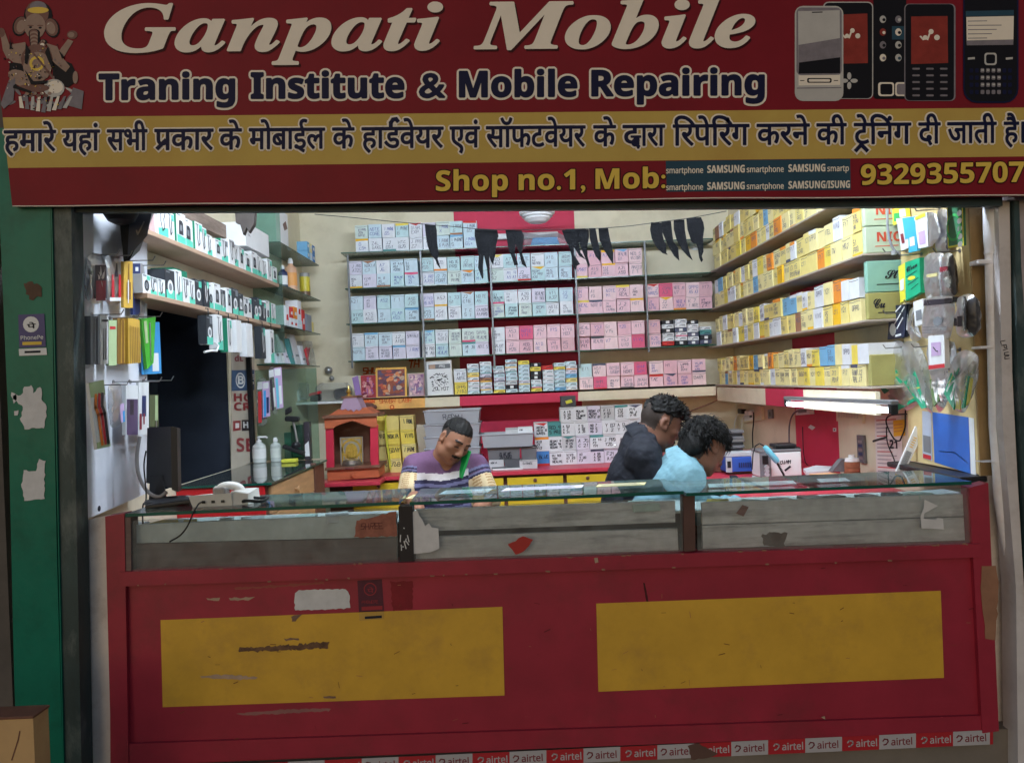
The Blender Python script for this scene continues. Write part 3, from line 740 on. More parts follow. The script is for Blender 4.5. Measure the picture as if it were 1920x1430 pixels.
# strip of carrier tape along the foot
tv = lambda u: 1371 + (1785 - u) * .0452
m = MB(); TW = mat('tape_white', (176, 172, 176), .5, noise=.08); TR = mat('tape_red', (172, 34, 44), .5, noise=.1)
sheet(m, [(212, tv(212)), (1862, tv(1862)), (1862, tv(1862) + 27), (212, tv(212) + 27)], CY + .0022, 0)
for k in range(12):
    u0 = 1787 - 138.6 * k
    for j, (ua, mi) in enumerate(((u0, 1), (u0 - 66, 0))):
        if mi: sheet(m, [(ua, tv(ua)), (ua + 69, tv(ua + 69)), (ua + 69, tv(ua + 69) + 27), (ua, tv(ua) + 27)], CY + .0017, 1)
        y = CY + .0014; tm_ = 2 if mi else 1
        write(m, 'airtel', P(ua + 23, tv(ua + 20) + 20, y), P(ua + 62, tv(ua + 62) + 20, y), V(0, 0, .037), tm_, 'R', .0007, 0, copies=5)
        c = (ua + 12, tv(ua + 12) + 13)
        m.line([P(c[0] - 5, c[1] - 1, y), P(c[0] - 2, c[1] - 5, y), P(c[0] + 4, c[1] - 4, y), P(c[0] + 5, c[1], y), P(c[0] + 1, c[1] + 5, y), P(c[0] - 3, c[1] + 6, y)], .005, (0, -1, 0), tm_)
m.build('carrier_tape', [TR, TW, mat('tape_ink', (120, 40, 50), .6)], ctr)
m = MB(); sheet(m, torn([(1290, 1396), (1312, 1393), (1345, 1412), (1330, 1420), (1296, 1424)], R0, 1.5), CY + .0010, 0); m.build('torn_tape', [mat('torn_brown', (96, 70, 62), .8)], ctr)
# glass tops: three sheets
for q, nm in (((235, 969, 748, 946), 0), ((768, 947, 1282, 926), 0), ((1287, 930, 1822, 908), 0)):
    a, b = P(q[0], q[1], 2.98), P(q[2], q[3], 2.98); dz = V(0, 0, .0125); dy = V(0, .37, 0)
    if nm == 0:
        m = MB(); m.hexa([a, b, b + dy, a + dy, a + dz, b + dz, b + dy + dz, a + dy + dz], [0, 0, 1, 1, 1, 1]); m.build('glass_top', [GLASS, GREENG], ctr)
for q in ([(246, 975), (746, 952), (747, 1054), (247, 1070)], [(774, 953), (1279, 932), (1281, 1033), (776, 1052)], [(1306, 936), (1818, 914), (1822, 1020), (1308, 1032)]):
    m = MB(); slab(m, q, CY + .012, .004); m.build('front_glass', [PANE], ctr)
for q, mt in (([(247, 984), (744, 962), (744, 1006), (247, 1018)], PLANKL), ([(247, 1020), (744, 1008), (744, 1050), (247, 1066)], PLANKD), ([(780, 955), (1266, 939), (1266, 979), (780, 996)], PLANKG), ([(780, 1007), (1270, 990), (1272, 1032), (780, 1048)], PLANKG),
              ([(1316, 942), (1807, 926), (1809, 967), (1317, 983)], PLANKG), ([(1317, 985), (1809, 969), (1811, 1012), (1318, 1028)], PLANKG)):
    m = MB(); slab(m, q, CY + .05, .02); m.build('drawer_front', [mt], ctr)
m = MB(); slab(m, [(247, 1000), (1812, 935), (1815, 1015), (247, 1068)], CY + .36, .02); m.build('back_board', [PLANKD], ctr)
m = MB(); slab(m, [(247, 1066), (1812, 1012), (1812, 1030), (247, 1090)], CY + .05, .32); m.build('case_floor', [PLANKD], ctr)
m = MB(); slab(m, [(747, 950), (773, 948), (776, 1054), (749, 1056)], CY + .006, .06); 
for k in range(9):
    u, v = R0.uniform(750, 768), R0.uniform(990, 1028); m.line([P(u, v, CY + .0055), P(u + R0.uniform(-2, 6), v + R0.uniform(-3, 14), CY + .0055)], .004, (0, -1, 0), 1)
m.build('divider', [mat('black_divider', (34, 30, 34), .6), TORNW], ctr)
m = MB(); slab(m, [(1281, 930), (1303, 929), (1304, 1032), (1283, 1034)], CY + .006, .06); m.build('divider', [mat('brown_divider', (88, 62, 56), .6, noise=.25)], ctr)
m = MB(); slab(m, [(233, 970), (245, 969), (246, 1072), (235, 1074)], CY + .004, .06); m.build('divider', [PLANKD], ctr)
m = MB(); sheet(m, [(772, 960), (782, 955), (786, 966), (792, 974), (797, 986), (804, 980), (809, 988), (822, 990), (824, 1028), (806, 1035), (776, 1038)], CY + .0105, 0); m.build('torn_poster', [TORNW], ctr)
m = MB(); sheet(m, torn([(952, 1020), (966, 1014), (980, 1004), (999, 1012), (984, 1032), (966, 1040), (960, 1030)], R0, 1), CY + .0105, 0); m.build('red_sticker', [mat('sticker_scarlet', (170, 44, 40), .5)], ctr)
m = MB(); sheet(m, torn([(668, 976), (742, 958), (745, 1004), (664, 1008)], R0, 1.5), CY + .0105, 0); pen(m, 'SHREE', P(676, 992, CY + .0100), VX, VZ, .022, .003, (0, -1, 0), 1, R0, lift=0); m.build('orange_sticker', [mat('sticker_orange', (150, 92, 76), .6, noise=.35, scale=26), mat('sticker_maroon', (92, 40, 38), .6)], ctr)
m = MB(); sheet(m, [(1733, 936), (1759, 948), (1733, 962), (1732, 972), (1756, 974), (1756, 970), (1768, 972), (1770, 992), (1728, 990), (1726, 968), (1732, 952)], CY + .0105, 0); m.build('torn_paper', [TORNW], ctr)
m = MB(); sheet(m, [(1380, 962), (1392, 946), (1404, 950), (1394, 968)], CY + .0105, 0); m.build('mark', [PLANKD], ctr)
m = MB(); sheet(m, torn([(1428, 1000), (1476, 998), (1470, 1022), (1430, 1024)], R0, 3), CY + .0485, 0); m.build('stain', [mat('stain_brown', (104, 88, 82), .8, noise=.3, scale=25)], ctr)
# goods and papers inside the glass case, seen in the gap under the top
rg = random.Random(8)
for k in range(30):
    u = 262 + k * 52 + rg.uniform(-12, 12)
    if 735 < u < 785 or 1270 < u < 1318 or u > 1790: continue
    v = 978 - (u - 247) * .0375
    a = P(u, v + 6, rg.uniform(3.08, 3.26)); w, d, h = rg.uniform(.05, .11), rg.uniform(.06, .12), rg.uniform(.012, .03)
    t = rg.uniform(-.4, .4); ax, ay = V(math.cos(t), math.sin(t), 0) * w / 2, V(-math.sin(t), math.cos(t), 0) * d / 2
    ck = rg.choice([((228, 230, 232), 'white'), ((190, 214, 210), 'pale green'), ((60, 64, 70), 'dark'), ((222, 196, 90), 'yellow'), ((210, 220, 228), 'bluish')])
    m = MB(); m.obox(a, ax, ay, V(0, 0, h / 2), 0, .003)
    mm = mat('packet_' + ck[1].replace(' ', '_'), ck[0], .5)
    tag(m.build('packet', [mm]), '%s packet inside the glass case, %s packet from the left end' % (ck[1], NTH[k + 1]), 'packet', 'packets inside the glass counter')
m = MB(); a, b = P(258, 985, 3.08), P(1806, 928, 3.08); m.hexa([a + V(0, 0, -.03), b + V(0, 0, -.03), b + V(0, .28, -.03), a + V(0, .28, -.03), a + V(0, 0, -.022), b + V(0, 0, -.022), b + V(0, .28, -.022), a + V(0, .28, -.022)], 0); m.build('inner_shelf', [PLANKL], ctr)

# ================================================================== cartons
PALEINK = mat('faint_pen', (104, 104, 124), .8); BLUINK = mat('blue_pen', (84, 96, 164), .8)
CPAL = {}
def cmat(name, rgb): 
    CPAL[name] = mat('card_' + name.replace(' ', '_'), rgb, 0.72, noise=0.07, scale=11, stain=tuple(int(c * .86) for c in rgb), stain_amt=.5, stain_scale=8); return CPAL[name]
for n_, c_ in {'pale blue': (200, 220, 230), 'white': (222, 226, 232), 'pale cyan': (190, 218, 222), 'lilac white': (216, 212, 228), 'greenish white': (206, 220, 214), 'pink': (230, 194, 204), 'rose pink': (222, 178, 190), 'pale pink': (232, 204, 208), 'dusty pink': (214, 172, 180),
               'pale yellow': (228, 212, 134), 'cream yellow': (232, 220, 160), 'yellow': (230, 208, 90), 'deep yellow': (234, 184, 40), 'orange': (226, 142, 52), 'golden': (222, 202, 122), 'brown': (158, 112, 84), 'violet': (130, 124, 196), 'sky blue': (120, 176, 214), 'slate': (78, 82, 104), 'lime': (206, 208, 70),
               'hot pink': (216, 96, 130), 'black': (34, 36, 42), 'red': (196, 52, 48), 'teal': (76, 140, 140), 'blue': (70, 130, 196), 'dark grey': (78, 80, 86), 'light grey': (196, 198, 202)}.items(): cmat(n_, c_)
ACC = ['yellow', 'orange', 'red', 'hot pink', 'slate', 'teal', 'deep yellow', 'dark grey', 'sky blue', 'brown']
def carton(o, ex, n, w, h, d, col, txt, rng, ink=None, inkw=.0028, acc=None, lean=0.0, lh=None, name='carton'):
    """cardboard box: o bottom corner of the front face, ex along the front, n out of the front; folded flap, coloured tape and pen writing"""
    ex, n = Vector(ex).normalized(), Vector(n).normalized()
    o = Vector(o); up = (VZ + ex * lean).normalized()
    j = lambda s=.002: V(rng.uniform(-s, s), rng.uniform(-s, s), 0)
    yaw = rng.uniform(-.02, .02); ex2 = (ex + n * yaw).normalized()
    A, B = o + j(), o + ex2 * w + j(); C, D = B + up * h + ex * rng.uniform(-.003, .003), A + up * h + ex * rng.uniform(-.003, .003)
    bk = -n * d
    m = MB()
    if ex.cross(up).dot(n) > 0: m.hexa([A, B, B + bk, A + bk, D, C, C + bk, D + bk], 0)
    else: m.hexa([B, A, A + bk, B + bk, C, D, D + bk, C + bk], 0)
    f = lambda a, b, l=.0006: A + (B - A) * a + (D - A) * b + n * l
    def q(a0, b0, a1, b1, mi, l=.0007, wob=0.0):
        pts = [f(a0, b0 + rng.uniform(-wob, wob), l), f((a0 + a1) / 2, b0 + rng.uniform(-wob, wob), l), f(a1, b0 + rng.uniform(-wob, wob), l), f(a1, b1, l), f(a0, b1, l)]
        m.face(pts, mi)
    kind = rng.random()
    if kind < .62: m.line([f(0.02, .90 + rng.uniform(-.03, .03)), f(.3, .88 + rng.uniform(-.04, .04)), f(.7, .89 + rng.uniform(-.04, .04)), f(.98, .91)], .0028, n, 2)
    if kind < .09: q(0, .84, 1, 1, 3, .0008, .03)
    elif kind > .91: q(0, 0, 1, .14, 3, .0008, .03)
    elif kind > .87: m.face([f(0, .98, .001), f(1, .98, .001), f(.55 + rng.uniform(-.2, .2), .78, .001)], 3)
    if txt is None:
        L_ = rng.choice([1, 2, 2, 3]); lines = [''.join(rng.choice('ABCEHIKLMNOPRSTUVWXYZ0123456789') for _ in range(rng.choice([2, 3, 4, 5]))) for _ in range(L_)]
    else: lines = txt.split('/')
    lh = lh or min(.030, .62 * h / max(2, len(lines)) * .72); y = .74 - lh / h * 1.0
    r_in = rng.uniform(.08, .28)
    for s in lines:
        if s: pen(m, s, f(r_in, max(.04, y), 0), (B - A).normalized(), up, lh, inkw, n, 1, rng, maxw=w * (.95 - r_in), lift=.0014)
        y -= lh / h * 1.45
    mats = [CPAL[col], ink or INK, mat('lid_seam', (96, 96, 96), .8), CPAL[acc or rng.choice(ACC)]]  # third material draws the wavy seam line of the lid
    return m.build(name, mats)
RB = random.Random(21)
YF = 6.50
BLUES = ['pale blue'] * 5 + ['white'] * 5 + ['pale cyan'] * 3 + ['lilac white'] * 2 + ['greenish white'] * 2
PINKS = ['pink'] * 5 + ['rose pink'] * 2 + ['pale pink'] * 3 + ['dusty pink']
WORDS = {'S1': 'G/C5+,Z4L/GAX5,J2/601,HTC/820,J PRO/Z2,7 PLUS,I PHONE/6 PLUS,I PHONE/5,I PHONE/6S+|WIPRO/ZEN/NOTE,NOTE/CORE,I PHONE/6S,I PHONE/6,DISPL/EXP,I PHONE/7,I PHONE/X,I PHONE/6,I PHONE/6S',
         'S2': 'REAL/MI/8/A12,VIVO/J7/NXT,MI 8/A5/A215,REALME/MI 7/A31,REAL/X2/A3,J PRO/A315,J2 77/PORT,A 10/PRIME,SMART/7,Y1S/MI,A7/02,MI 9/A5 A1,J2/CORE,REDMI/Y3 PRO/A30,REAL/NOTE/MI 6,RE/NOTE/POCO,SMART,A15/F4,A12/Y33/F19,A31/A50,NARZO/T T|J PRO/A325,NOKIA/C3,A7/J6,A7 A12/A51/A205,01/02/03,VIVO/X50,A20,NOTE/PRO,J2/PRIME,Y1S/Y12,A03/M02,A7/M51,NOTE/A52,MI/A2/NOTE8,A10/J4,REDMI/NOTE,A50,F17,A74,REALME/8I,NEO 5/VICTORY',
         'S3': 'VIVO/A3,A3S/A55,A5/A7/C11,FLAP/A53,J PRO/10/VIVO,X20/Y33,A54/A31,A52/POCO/M2,T C/5 I,CAMON/A1PRO,I TEL/CARBON/EXP,SPARK/F3PRO/POP,REDMI/6/PRO,REDMI/X4,NOTE/Z4,V5/Y71/S1PRO,REAL/3,NOTE 8,3I/PRO/CAMON,J 2/A7,HOT,J7/A70/A115,J2/2Z,NOTE 4/MAX,K 7/I NOTE,K9/POWER/Z A|A21,A5/01/02,A52,T 1,A50/J20,VIVO/A5 A20,A53,Y 33/S1,J2/C16,NOTE/A5,C1/REALME/VIVO,TT/P1/HOT,A20/A33,REALME/8 5G,V11/A33,J2/T2,CM/03,A1/10,NOTE/MI,C20/REAL,J7/PRO/A9,MI 2/NARZO,CORE/A3,NOTE A1/U7,OPPO/A5 A3,Y17',
         'S4': 'NOTE,MI/A10/M20,REDMI/NOTE5/4 PRO,A20/A51/F11,J PRIME,M1 PRO/M1 A8,NOTE 3/REALME,M1,M1 38/4,NOTE 5,GALAXY/A16,J2/M20,A60/A5S,A10/RE,V9/Y10,A5/C3,VIVO/Y91,REALME,V7,Y53/U10,VIVO,R20/VIVO|MI/J7/C11,REDMI/A1,REDMI/8A 01/A20,J2/A105,SPRINT,JIOMI/M2/MI 01,M2 C/NOTE,REALME/REDMI/NOTE,REDMI/MI 8A,OPPO/REALME,J1/POCO/X2,A53/A1,NOTE/V11,A52/F1,V15,VIVO/Y83,REAL/C3,Y33/J7,S1/V15,Y20,A11,Y21'}
def back_row(key, segs, zl, layers, ordn, hgt=.1135):
    """segs: (u0, u1, how many, 'b' or 'p') read at the foot of the row"""
    tx = [[w for w in l.split(',')] for l in WORDS[key].split('|')] if key in WORDS else None
    idx = 0
    tot = sum(s[2] for s in segs)
    for u0, u1, n, cc in segs:
        v = zl(u0); xa, xb = P(u0, zl(u0), YF).x, P(u1, zl(u1), YF).x
        z = P((u0 + u1) / 2, zl((u0 + u1) / 2), YF).z
        w = (xb - xa) / n
        for k in range(n):
            idx += 1
            for l in range(layers):
                pool = BLUES if cc == 'b' else PINKS
                c = RB.choice(pool)
                if cc == 'p' and RB.random() < .06: c = 'hot pink'
                if key == 'S5' and idx == 1 and l == 1: c = 'pale cyan'
                t = None
                if tx and l < len(tx) and idx <= len(tx[l]): t = tx[l][idx - 1]
                hh = hgt * RB.uniform(.985, 1.01)
                acc = RB.choice(ACC)
                o = carton(V(xa + w * k + .002, YF + RB.uniform(-.012, .016), z + l * (hgt + .001)), VX, (0, -1, 0), w - .003 - RB.uniform(0, .006), hh, .17, c, t, RB, acc=acc, lean=RB.uniform(-.012, .012), ink=RB.choice([INK, PALEINK, PALEINK, BLUINK]))
                pos = 'only layer' if layers == 1 else ('lower layer', 'upper layer')[l]
                tag(o, '%s carton, %s of %s back shelf, %s from the left' % (c, pos, ordn, NTH[idx]), 'carton', 'written cartons on the back wall shelves')
    return z
L2 = lambda p, q: (lambda u: p[1] + (q[1] - p[1]) * (u - p[0]) / (q[0] - p[0]))
zS1, zS2, zS3, zS4, zS5 = L2((655, 473.5), (1340, 447)), L2((655, 541), (1340, 510)), L2((655, 607), (1340, 578)), L2((659, 676.5), (1340, 645)), L2((880, 741.5), (1325, 721.5))
back_row('S1', [(667, 895, 9, 'b')], zS1, 2, 'top')
back_row('S2', [(654, 786, 5, 'b'), (789, 916, 5, 'b'), (919, 1074, 6, 'b'), (1078, 1205, 5, 'p')], zS2, 2, 'second')
back_row('S3', [(656, 786, 5, 'b'), (790, 917, 5, 'b'), (921, 1076, 6, 'b'), (1080, 1208, 5, 'p'), (1212, 1338, 5, 'p')], zS3, 2, 'third')
back_row('S4', [(660, 788, 5, 'b'), (792, 918, 5, 'b'), (923, 948, 1, 'b'), (949, 1079, 5, 'p'), (1083, 1211, 5, 'p'), (1214, 1240, 1, 'p')], zS4, 2, 'fourth')
back_row('S5', [(1087, 1216, 5, 'p'), (1219, 1325, 4, 'p')], zS5, 2, 'bottom', .110)
# glass shelves and their posts
POST = mat('grey_post', (116, 120, 124), .4, .4)
def shelf_glass(name, a, b, y0, y1, label, mats=None):
    m = MB(); z0, z1 = a.z, b.z
    m.hexa([V(a.x, y0, z0 - .009), V(b.x, y0, z1 - .009), V(b.x, y1, z1 - .009), V(a.x, y1, z0 - .009), V(a.x, y0, z0 - .001), V(b.x, y0, z1 - .001), V(b.x, y1, z1 - .001), V(a.x, y1, z0 - .001)], [0, 0, 1, 1, 1, 1])
    return tag(m.build(name, mats or [SHELFG, GREENG]), label, 'shelf', 'shelves on the back wall')
for zl, u0, u1, lb in ((zS1, 640, 1340, 'top glass shelf on the back wall, half empty at its right end'), (zS2, 648, 1342, 'second glass shelf on the back wall, bare right of the pink cartons'), (zS3, 650, 1342, 'third glass shelf on the back wall, full of pale blue and pink cartons'), (zS4, 654, 1342, 'fourth back glass shelf with dark slim boxes at its right end')):
    shelf_glass('glass_shelf', P(u0, zl(u0), YF), P(u1, zl(u1), YF), YF - .02, YB, lb)
for i, (u, va, vb) in enumerate(((652, 478, 690), (788, 470, 745), (918, 462, 690), (1077, 456, 690), (1208, 452, 660))):
    a, b = P(u, va, YF - .03), P(u + (vb - va) * .046, vb, YF - .03)
    m = MB(); m.bbox((a.x - .008, YF - .036, b.z), (a.x + .008, YF - .026, a.z), .002)
    tag(m.build('shelf_post', [POST]), '%s slim grey upright in front of the back wall shelves, counted from the left' % NTH[i + 1], 'post', 'uprights of the back wall shelves')
# fascia below the bottom shelf
fz0, fz1 = L2((672, 747), (1340, 720)), L2((672, 769), (1340, 741))
fas = thing('shelf_cabinet', 'bottom back shelf with a cream fascia that turns crimson in the middle', 'shelf', P(1000, 757, YF - .03))
KUM = mat('orange_kumkum', (214, 96, 44), .8, noise=.4, scale=18); ORW = mat('stained_cream', (232, 176, 100), .7, noise=.35, scale=8)
for u0, u1, mt in ((672, 797, ORW), (797, 862, CREAM), (862, 1084, WALLRED), (1084, 1342, CREAM)):
    m = MB(); slab(m, [(u0, fz0(u0)), (u1, fz0(u1)), (u1, fz1(u1)), (u0, fz1(u0))], YF - .03, .02)
    if mt is ORW:
        pen(m, 'SHRI SHUBH LABH', P(682, 757, YF - .031), V(.999, 0, .0), VZ, .032, .006, (0, -1, 0), 1, R0, maxw=.5); m.ring(P(735, 763, YF - .031), V(.02, 0, 0), V(0, 0, .02), .5, 1)
        for k in range(14): m.face([p for p in [P(u, v, YF - .0312 - k * .0001) for u, v in circ(RB.uniform(676, 700), RB.uniform(750, 762), RB.uniform(2, 5), RB.uniform(1, 4), 7)]], 1)
    m.build('fascia', [mt, KUM], fas)
a, b = P(672, 746, YF), P(1342, 719.5, YF); m = MB(); m.hexa([V(a.x, YF - .03, a.z - .02), V(b.x, YF - .03, b.z - .02), V(b.x, YB, b.z - .02), V(a.x, YB, a.z - .02), V(a.x, YF - .03, a.z - .002), V(b.x, YF - .03, b.z - .002), V(b.x, YB, b.z - .002), V(a.x, YB, a.z - .002)], 0); m.build('board', [CREAM], fas)
# slim boxes piled in stacks on the bottom shelf, and at the right end of the fourth shelf
def slim_stack(u0, u1, vt, vb, ordn, place, pal, rng):
    xa, xb = P(u0, vb, YF).x, P(u1, vb, YF).x; z0, z1 = P(u0, vb, YF).z, P(u0, vt, YF).z
    n = max(3, int(round((z1 - z0) / .036))); h = (z1 - z0) / n
    for k in range(n):
        c = rng.choice(pal); m = MB(); w = (xb - xa) - .006; dx = rng.uniform(-.003, .003); t = rng.uniform(-.02, .02) if k < n - 1 else rng.uniform(-.12, .12)
        ax = V(math.cos(t * .4), math.sin(t * .4), 0) * w / 2; ay = V(-math.sin(t * .4), math.cos(t * .4), 0) * .085
        cen = V((xa + xb) / 2 + dx, YF + .09 + rng.uniform(-.004, .006), z0 + h * (k + .5)); m.obox(cen, ax, ay, V(0, 0, h / 2 - .0012), 0, .002)
        f = lambda a, b: cen - ay * 1.006 + ax * a + V(0, 0, h / 2) * b
        mm = [CPAL[c], DARKINK if c not in ('black', 'slate') else WHITE, CPAL[rng.choice(ACC)]]
        if c in ('black', 'slate'): m.face([f(-.3, -.6), f(.3, -.6), f(.3, .6), f(-.3, .6)], 1)
        else:
            m.line([f(-.85, .1), f(-.85, .5), f(-.6, .5)], .004, (0, -1, 0), 1); m.line([f(-.2, -.1 + rng.uniform(-.2, .2)), f(.1, .1), f(.75, 0)], .006, (0, -1, 0), 1)
            if rng.random() < .3: m.face([f(-1, -.95), f(1, -.95), f(1, -.5), f(-1, -.5)], 2)
        tag(m.build('slim_box', mm), '%s slim box, %s up, %s stack %s' % (c, NTH[k + 1], ordn, place), 'box', 'slim boxes piled in stacks on the back shelves')
SP = ['white'] * 9 + ['pale blue'] * 10 + ['lilac white'] * 4 + ['black'] * 2 + ['yellow', 'red', 'brown', 'light grey', 'pale yellow', 'sky blue']
RS = random.Random(12)
for i, (u0, u1, vt, vb) in enumerate(((877, 900, 682, 740.5), (901, 924, 678, 739.5), (926, 948, 686, 738.5), (949, 972, 674, 737.5), (973, 995, 676, 736.5), (996, 1017, 680, 735.5), (1018, 1040, 685, 734.5), (1040, 1062, 680, 733.5), (1062, 1084, 677, 732.5))):
    slim_stack(u0, u1, vt, vb, NTH[i + 1], 'on the crimson bottom shelf', SP, RS)
for i, (u0, u1, vt, vb) in enumerate(((1243, 1266, 600, 648), (1267, 1290, 598, 647), (1290, 1312, 600, 646), (1313, 1336, 612, 645))):
    slim_stack(u0, u1, vt, vb, NTH[i + 1], 'ending the fourth shelf', ['black'] * 4 + ['white'] * 4 + ['slate', 'teal', 'red', 'light grey'], RS)
# white over yellow carton left of the stacks, framed notice, pictures
za = P(865, 741, YF).z
for l, (c, t) in enumerate((('yellow', 'OPPO/Z FOLD'), ('white', 'V1 A1/NOTE'))):
    xa, xb = P(853, 741, YF).x, P(877, 741, YF).x
    tag(carton(V(xa, YF, za + l * .112), VX, (0, -1, 0), xb - xa - .004, .11, .15, c, t, RB), ('bright yellow carton under a white one', 'white carton on top of a yellow one')[l] + ' beside the framed notice', 'carton')
def picture(name, uv, Y, dep, label, cat, fmat, imat, fw, draw=None, lean=0.0):
    pts = [P(u, v, Y) for u, v in uv]; c = sum(pts, Vector()) / 4
    t = thing(name, label, cat, (pts[2] + pts[3]) / 2)
    m = MB()
    inner = [p + (c - p) * fw for p in pts]
    for i in range(4):
        j = (i + 1) % 4
        m.prism([pts[i], pts[j], inner[j], inner[i]], (0, dep, 0))
    m.build('frame', [fmat], t)
    m = MB(); m.prism([p + VY * dep * .3 for p in inner], (0, dep * .4, 0), 0)
    F = lambda a, b, k=0: inner[3] + (inner[2] - inner[3]) * a + (inner[0] - inner[3]) * b + VY * (dep * .3 - .0008 - k * .0002)
    mats = [imat] + (draw(m, F) or [])
    m.build('picture', mats, t)
    return t
def fig_pic(seed, cols):
    def d(m, F):
        r = random.Random(seed); ms = [mat('pic_' + str(c).replace(', ', '_'), c, .6, noise=.3, scale=40) for c in cols]; k = 0
        for i in range(46):
            a, b, s = r.uniform(.08, .92), r.uniform(.06, .94), r.uniform(.04, .13)
            k += 1; mi = 1 + r.randrange(len(ms))
            m.face([F(min(.99, max(.01, a + s * math.cos(t * .9))), min(.99, max(.01, b + s * r.uniform(.4, 1) * math.sin(t * .9))), k) for t in range(7)], mi)
        for (cx, dy, rx, ry, mi) in ((.5, .34, .20, .26, 1), (.5, .66, .10, .09, 2), (.42, .30, .05, .16, 4), (.62, .28, .06, .12, 3), (.5, .80, .12, .04, len(ms)), (.3, .2, .12, .05, 2), (.72, .16, .12, .06, 1)):
            k += 1; m.face([F(cx + rx * math.cos(t * .5), dy + ry * math.sin(t * .5), k) for t in range(12)], mi)
        return ms
    return d
GOLD = mat('gold_frame', (222, 176, 92), .35, .3); REDFR = mat('red_frame', (160, 36, 50), .5)
picture('framed_picture', [(704, 690), (762, 688), (763, 745), (705, 747)], YF + .02, .02, 'gold framed devotional picture in the middle of the bottom shelf shrine', 'picture', GOLD, mat('pic_plum', (110, 70, 86), .5, noise=.4, scale=20), .12, fig_pic(4, [(150, 80, 60), (222, 140, 90), (90, 80, 110), (196, 170, 150), (190, 90, 70)]))
picture('devotional_print', [(676, 704), (704, 703), (705, 747), (678, 748)], YF + .01, .012, 'red devotional print left of the gold framed picture', 'picture', REDFR, mat('pic_red', (160, 50, 60), .5, noise=.4, scale=20), .12, fig_pic(6, [(200, 120, 130), (120, 40, 70), (210, 170, 160), (150, 90, 150)]))
picture('devotional_print', [(766, 701), (795, 700), (796, 742), (767, 744)], YF + .01, .012, 'pale mauve devotional print right of the gold framed picture', 'picture', mat('mauve_frame', (190, 150, 160), .5), mat('pic_mauve', (190, 160, 176), .5, noise=.3, scale=20), .10, fig_pic(5, [(150, 110, 150), (220, 180, 190), (140, 140, 170), (224, 200, 190)]))
m = MB(); slab(m, [(660, 708), (671, 704), (678, 742), (668, 748)], YF - .01, .006); tag(m.build('card', [mat('purple_card', (150, 120, 180), .6)]), 'purple card leaning at the left end of the shrine shelf', 'card')
def notice(m, F):
    m.face([F(.06, .80, 1), F(.94, .80, 1), F(.94, .94, 1), F(.06, .94, 1)], 1)
    pen(m, 'PRO', F(.5, .84, 3), VX, VZ, .02, .003, (0, -1, 0), 4, R0, lift=0); m.face([F(.10, .81, 2), F(.34, .81, 2), F(.34, .93, 2), F(.10, .93, 2)], 3)
    rr = random.Random(2)
    for k in range(70):
        a, b = rr.uniform(.16, .84), rr.uniform(.28, .66)
        if abs(a - .5) * .6 + abs(b - .46) < .32: m.line([F(a, b, 4), F(a + rr.uniform(-.08, .08), b + rr.uniform(-.05, .05), 4)], .005, (0, -1, 0), 2)
    pen(m, 'ZOLYOT', F(.18, .14, 3), VX, VZ, .028, .004, (0, -1, 0), 2, R0, lift=0)
    return [mat('notice_bar', (110, 112, 116), .6), DARKINK, mat('pic_tan', (170, 140, 120), .6, noise=.3), WHITE]
picture('framed_notice', [(798, 678), (846, 675), (851, 741), (801, 744)], YF - .005, .02, 'white framed notice with black lettering beside the shrine pictures', 'notice', mat('silver_frame', (190, 192, 194), .35, .5), WHITE, .07, notice)
GRAF = MB(); pen(GRAF, 'SHUBH', P(681, 701, YB - .004), VX, VZ, .05, .012, (0, -1, 0), 0, R0, lift=0); pen(GRAF, 'TH', P(766, 690, YB - .004), VX, VZ, .06, .012, (0, -1, 0), 0, R0, lift=0)
tag(GRAF.build('wall_writing', [KUM]), 'orange daubed writing on the cream wall above the shrine pictures', 'writing')

# ================================================================== bench along the back wall
BZ = .785
bench = thing('back_bench', 'long bench with a red top and yellow drawer fronts under the back shelves', 'bench', V(0, 5.9, 0))
PINKTOP = mat('bench_red_laminate', (198, 60, 78), .35, noise=.1, scale=5); BRF = mat('brown_frame', (112, 74, 60), .6, noise=.2); YELD = mat('yellow_laminate', (222, 188, 50), .4, noise=.08)
xl, xr = P(612, 905, 5.75).x, 1.30
m = MB(); m.bbox((xl, 5.73, BZ - .03), (xr, YB, BZ), .004); m.build('bench_top', [PINKTOP], bench)
m = MB(); m.bbox((P(600, 905, 5.6).x, 5.48, BZ - .03), (P(718, 905, 5.6).x, 5.728, BZ), .004); m.build('side_top', [PINKTOP], bench)
m = MB(); m.box((xl + .01, 5.80, 0), (xr - .01, YB, BZ - .031)); m.build('carcass', [BRF], bench)
dz0, dz1 = BZ - .05, BZ - .20
cut = [658, 762, 852, 948, 1060, 1145, 1250]
for a, b in zip(cut, cut[1:]):
    A, B = P(a + 3, 900, 5.76).x, P(b - 4, 900, 5.76).x
    q = MB(); q.bbox((A, 5.755, dz1), (B, 5.80, dz0), .003); d = q.build('drawer', [YELD], bench)
    q = MB(); q.lathe([(.014, 0), (.014, .006), (.006, .012)], V((A + B) / 2, 5.755, dz0 - .025), 12, -VY); q.build('lock', [BRF], d)
    q = MB(); q.bbox((A, 5.757, .1), (B, 5.80, dz1 - .02), .003); q.build('door', [YELD], bench)
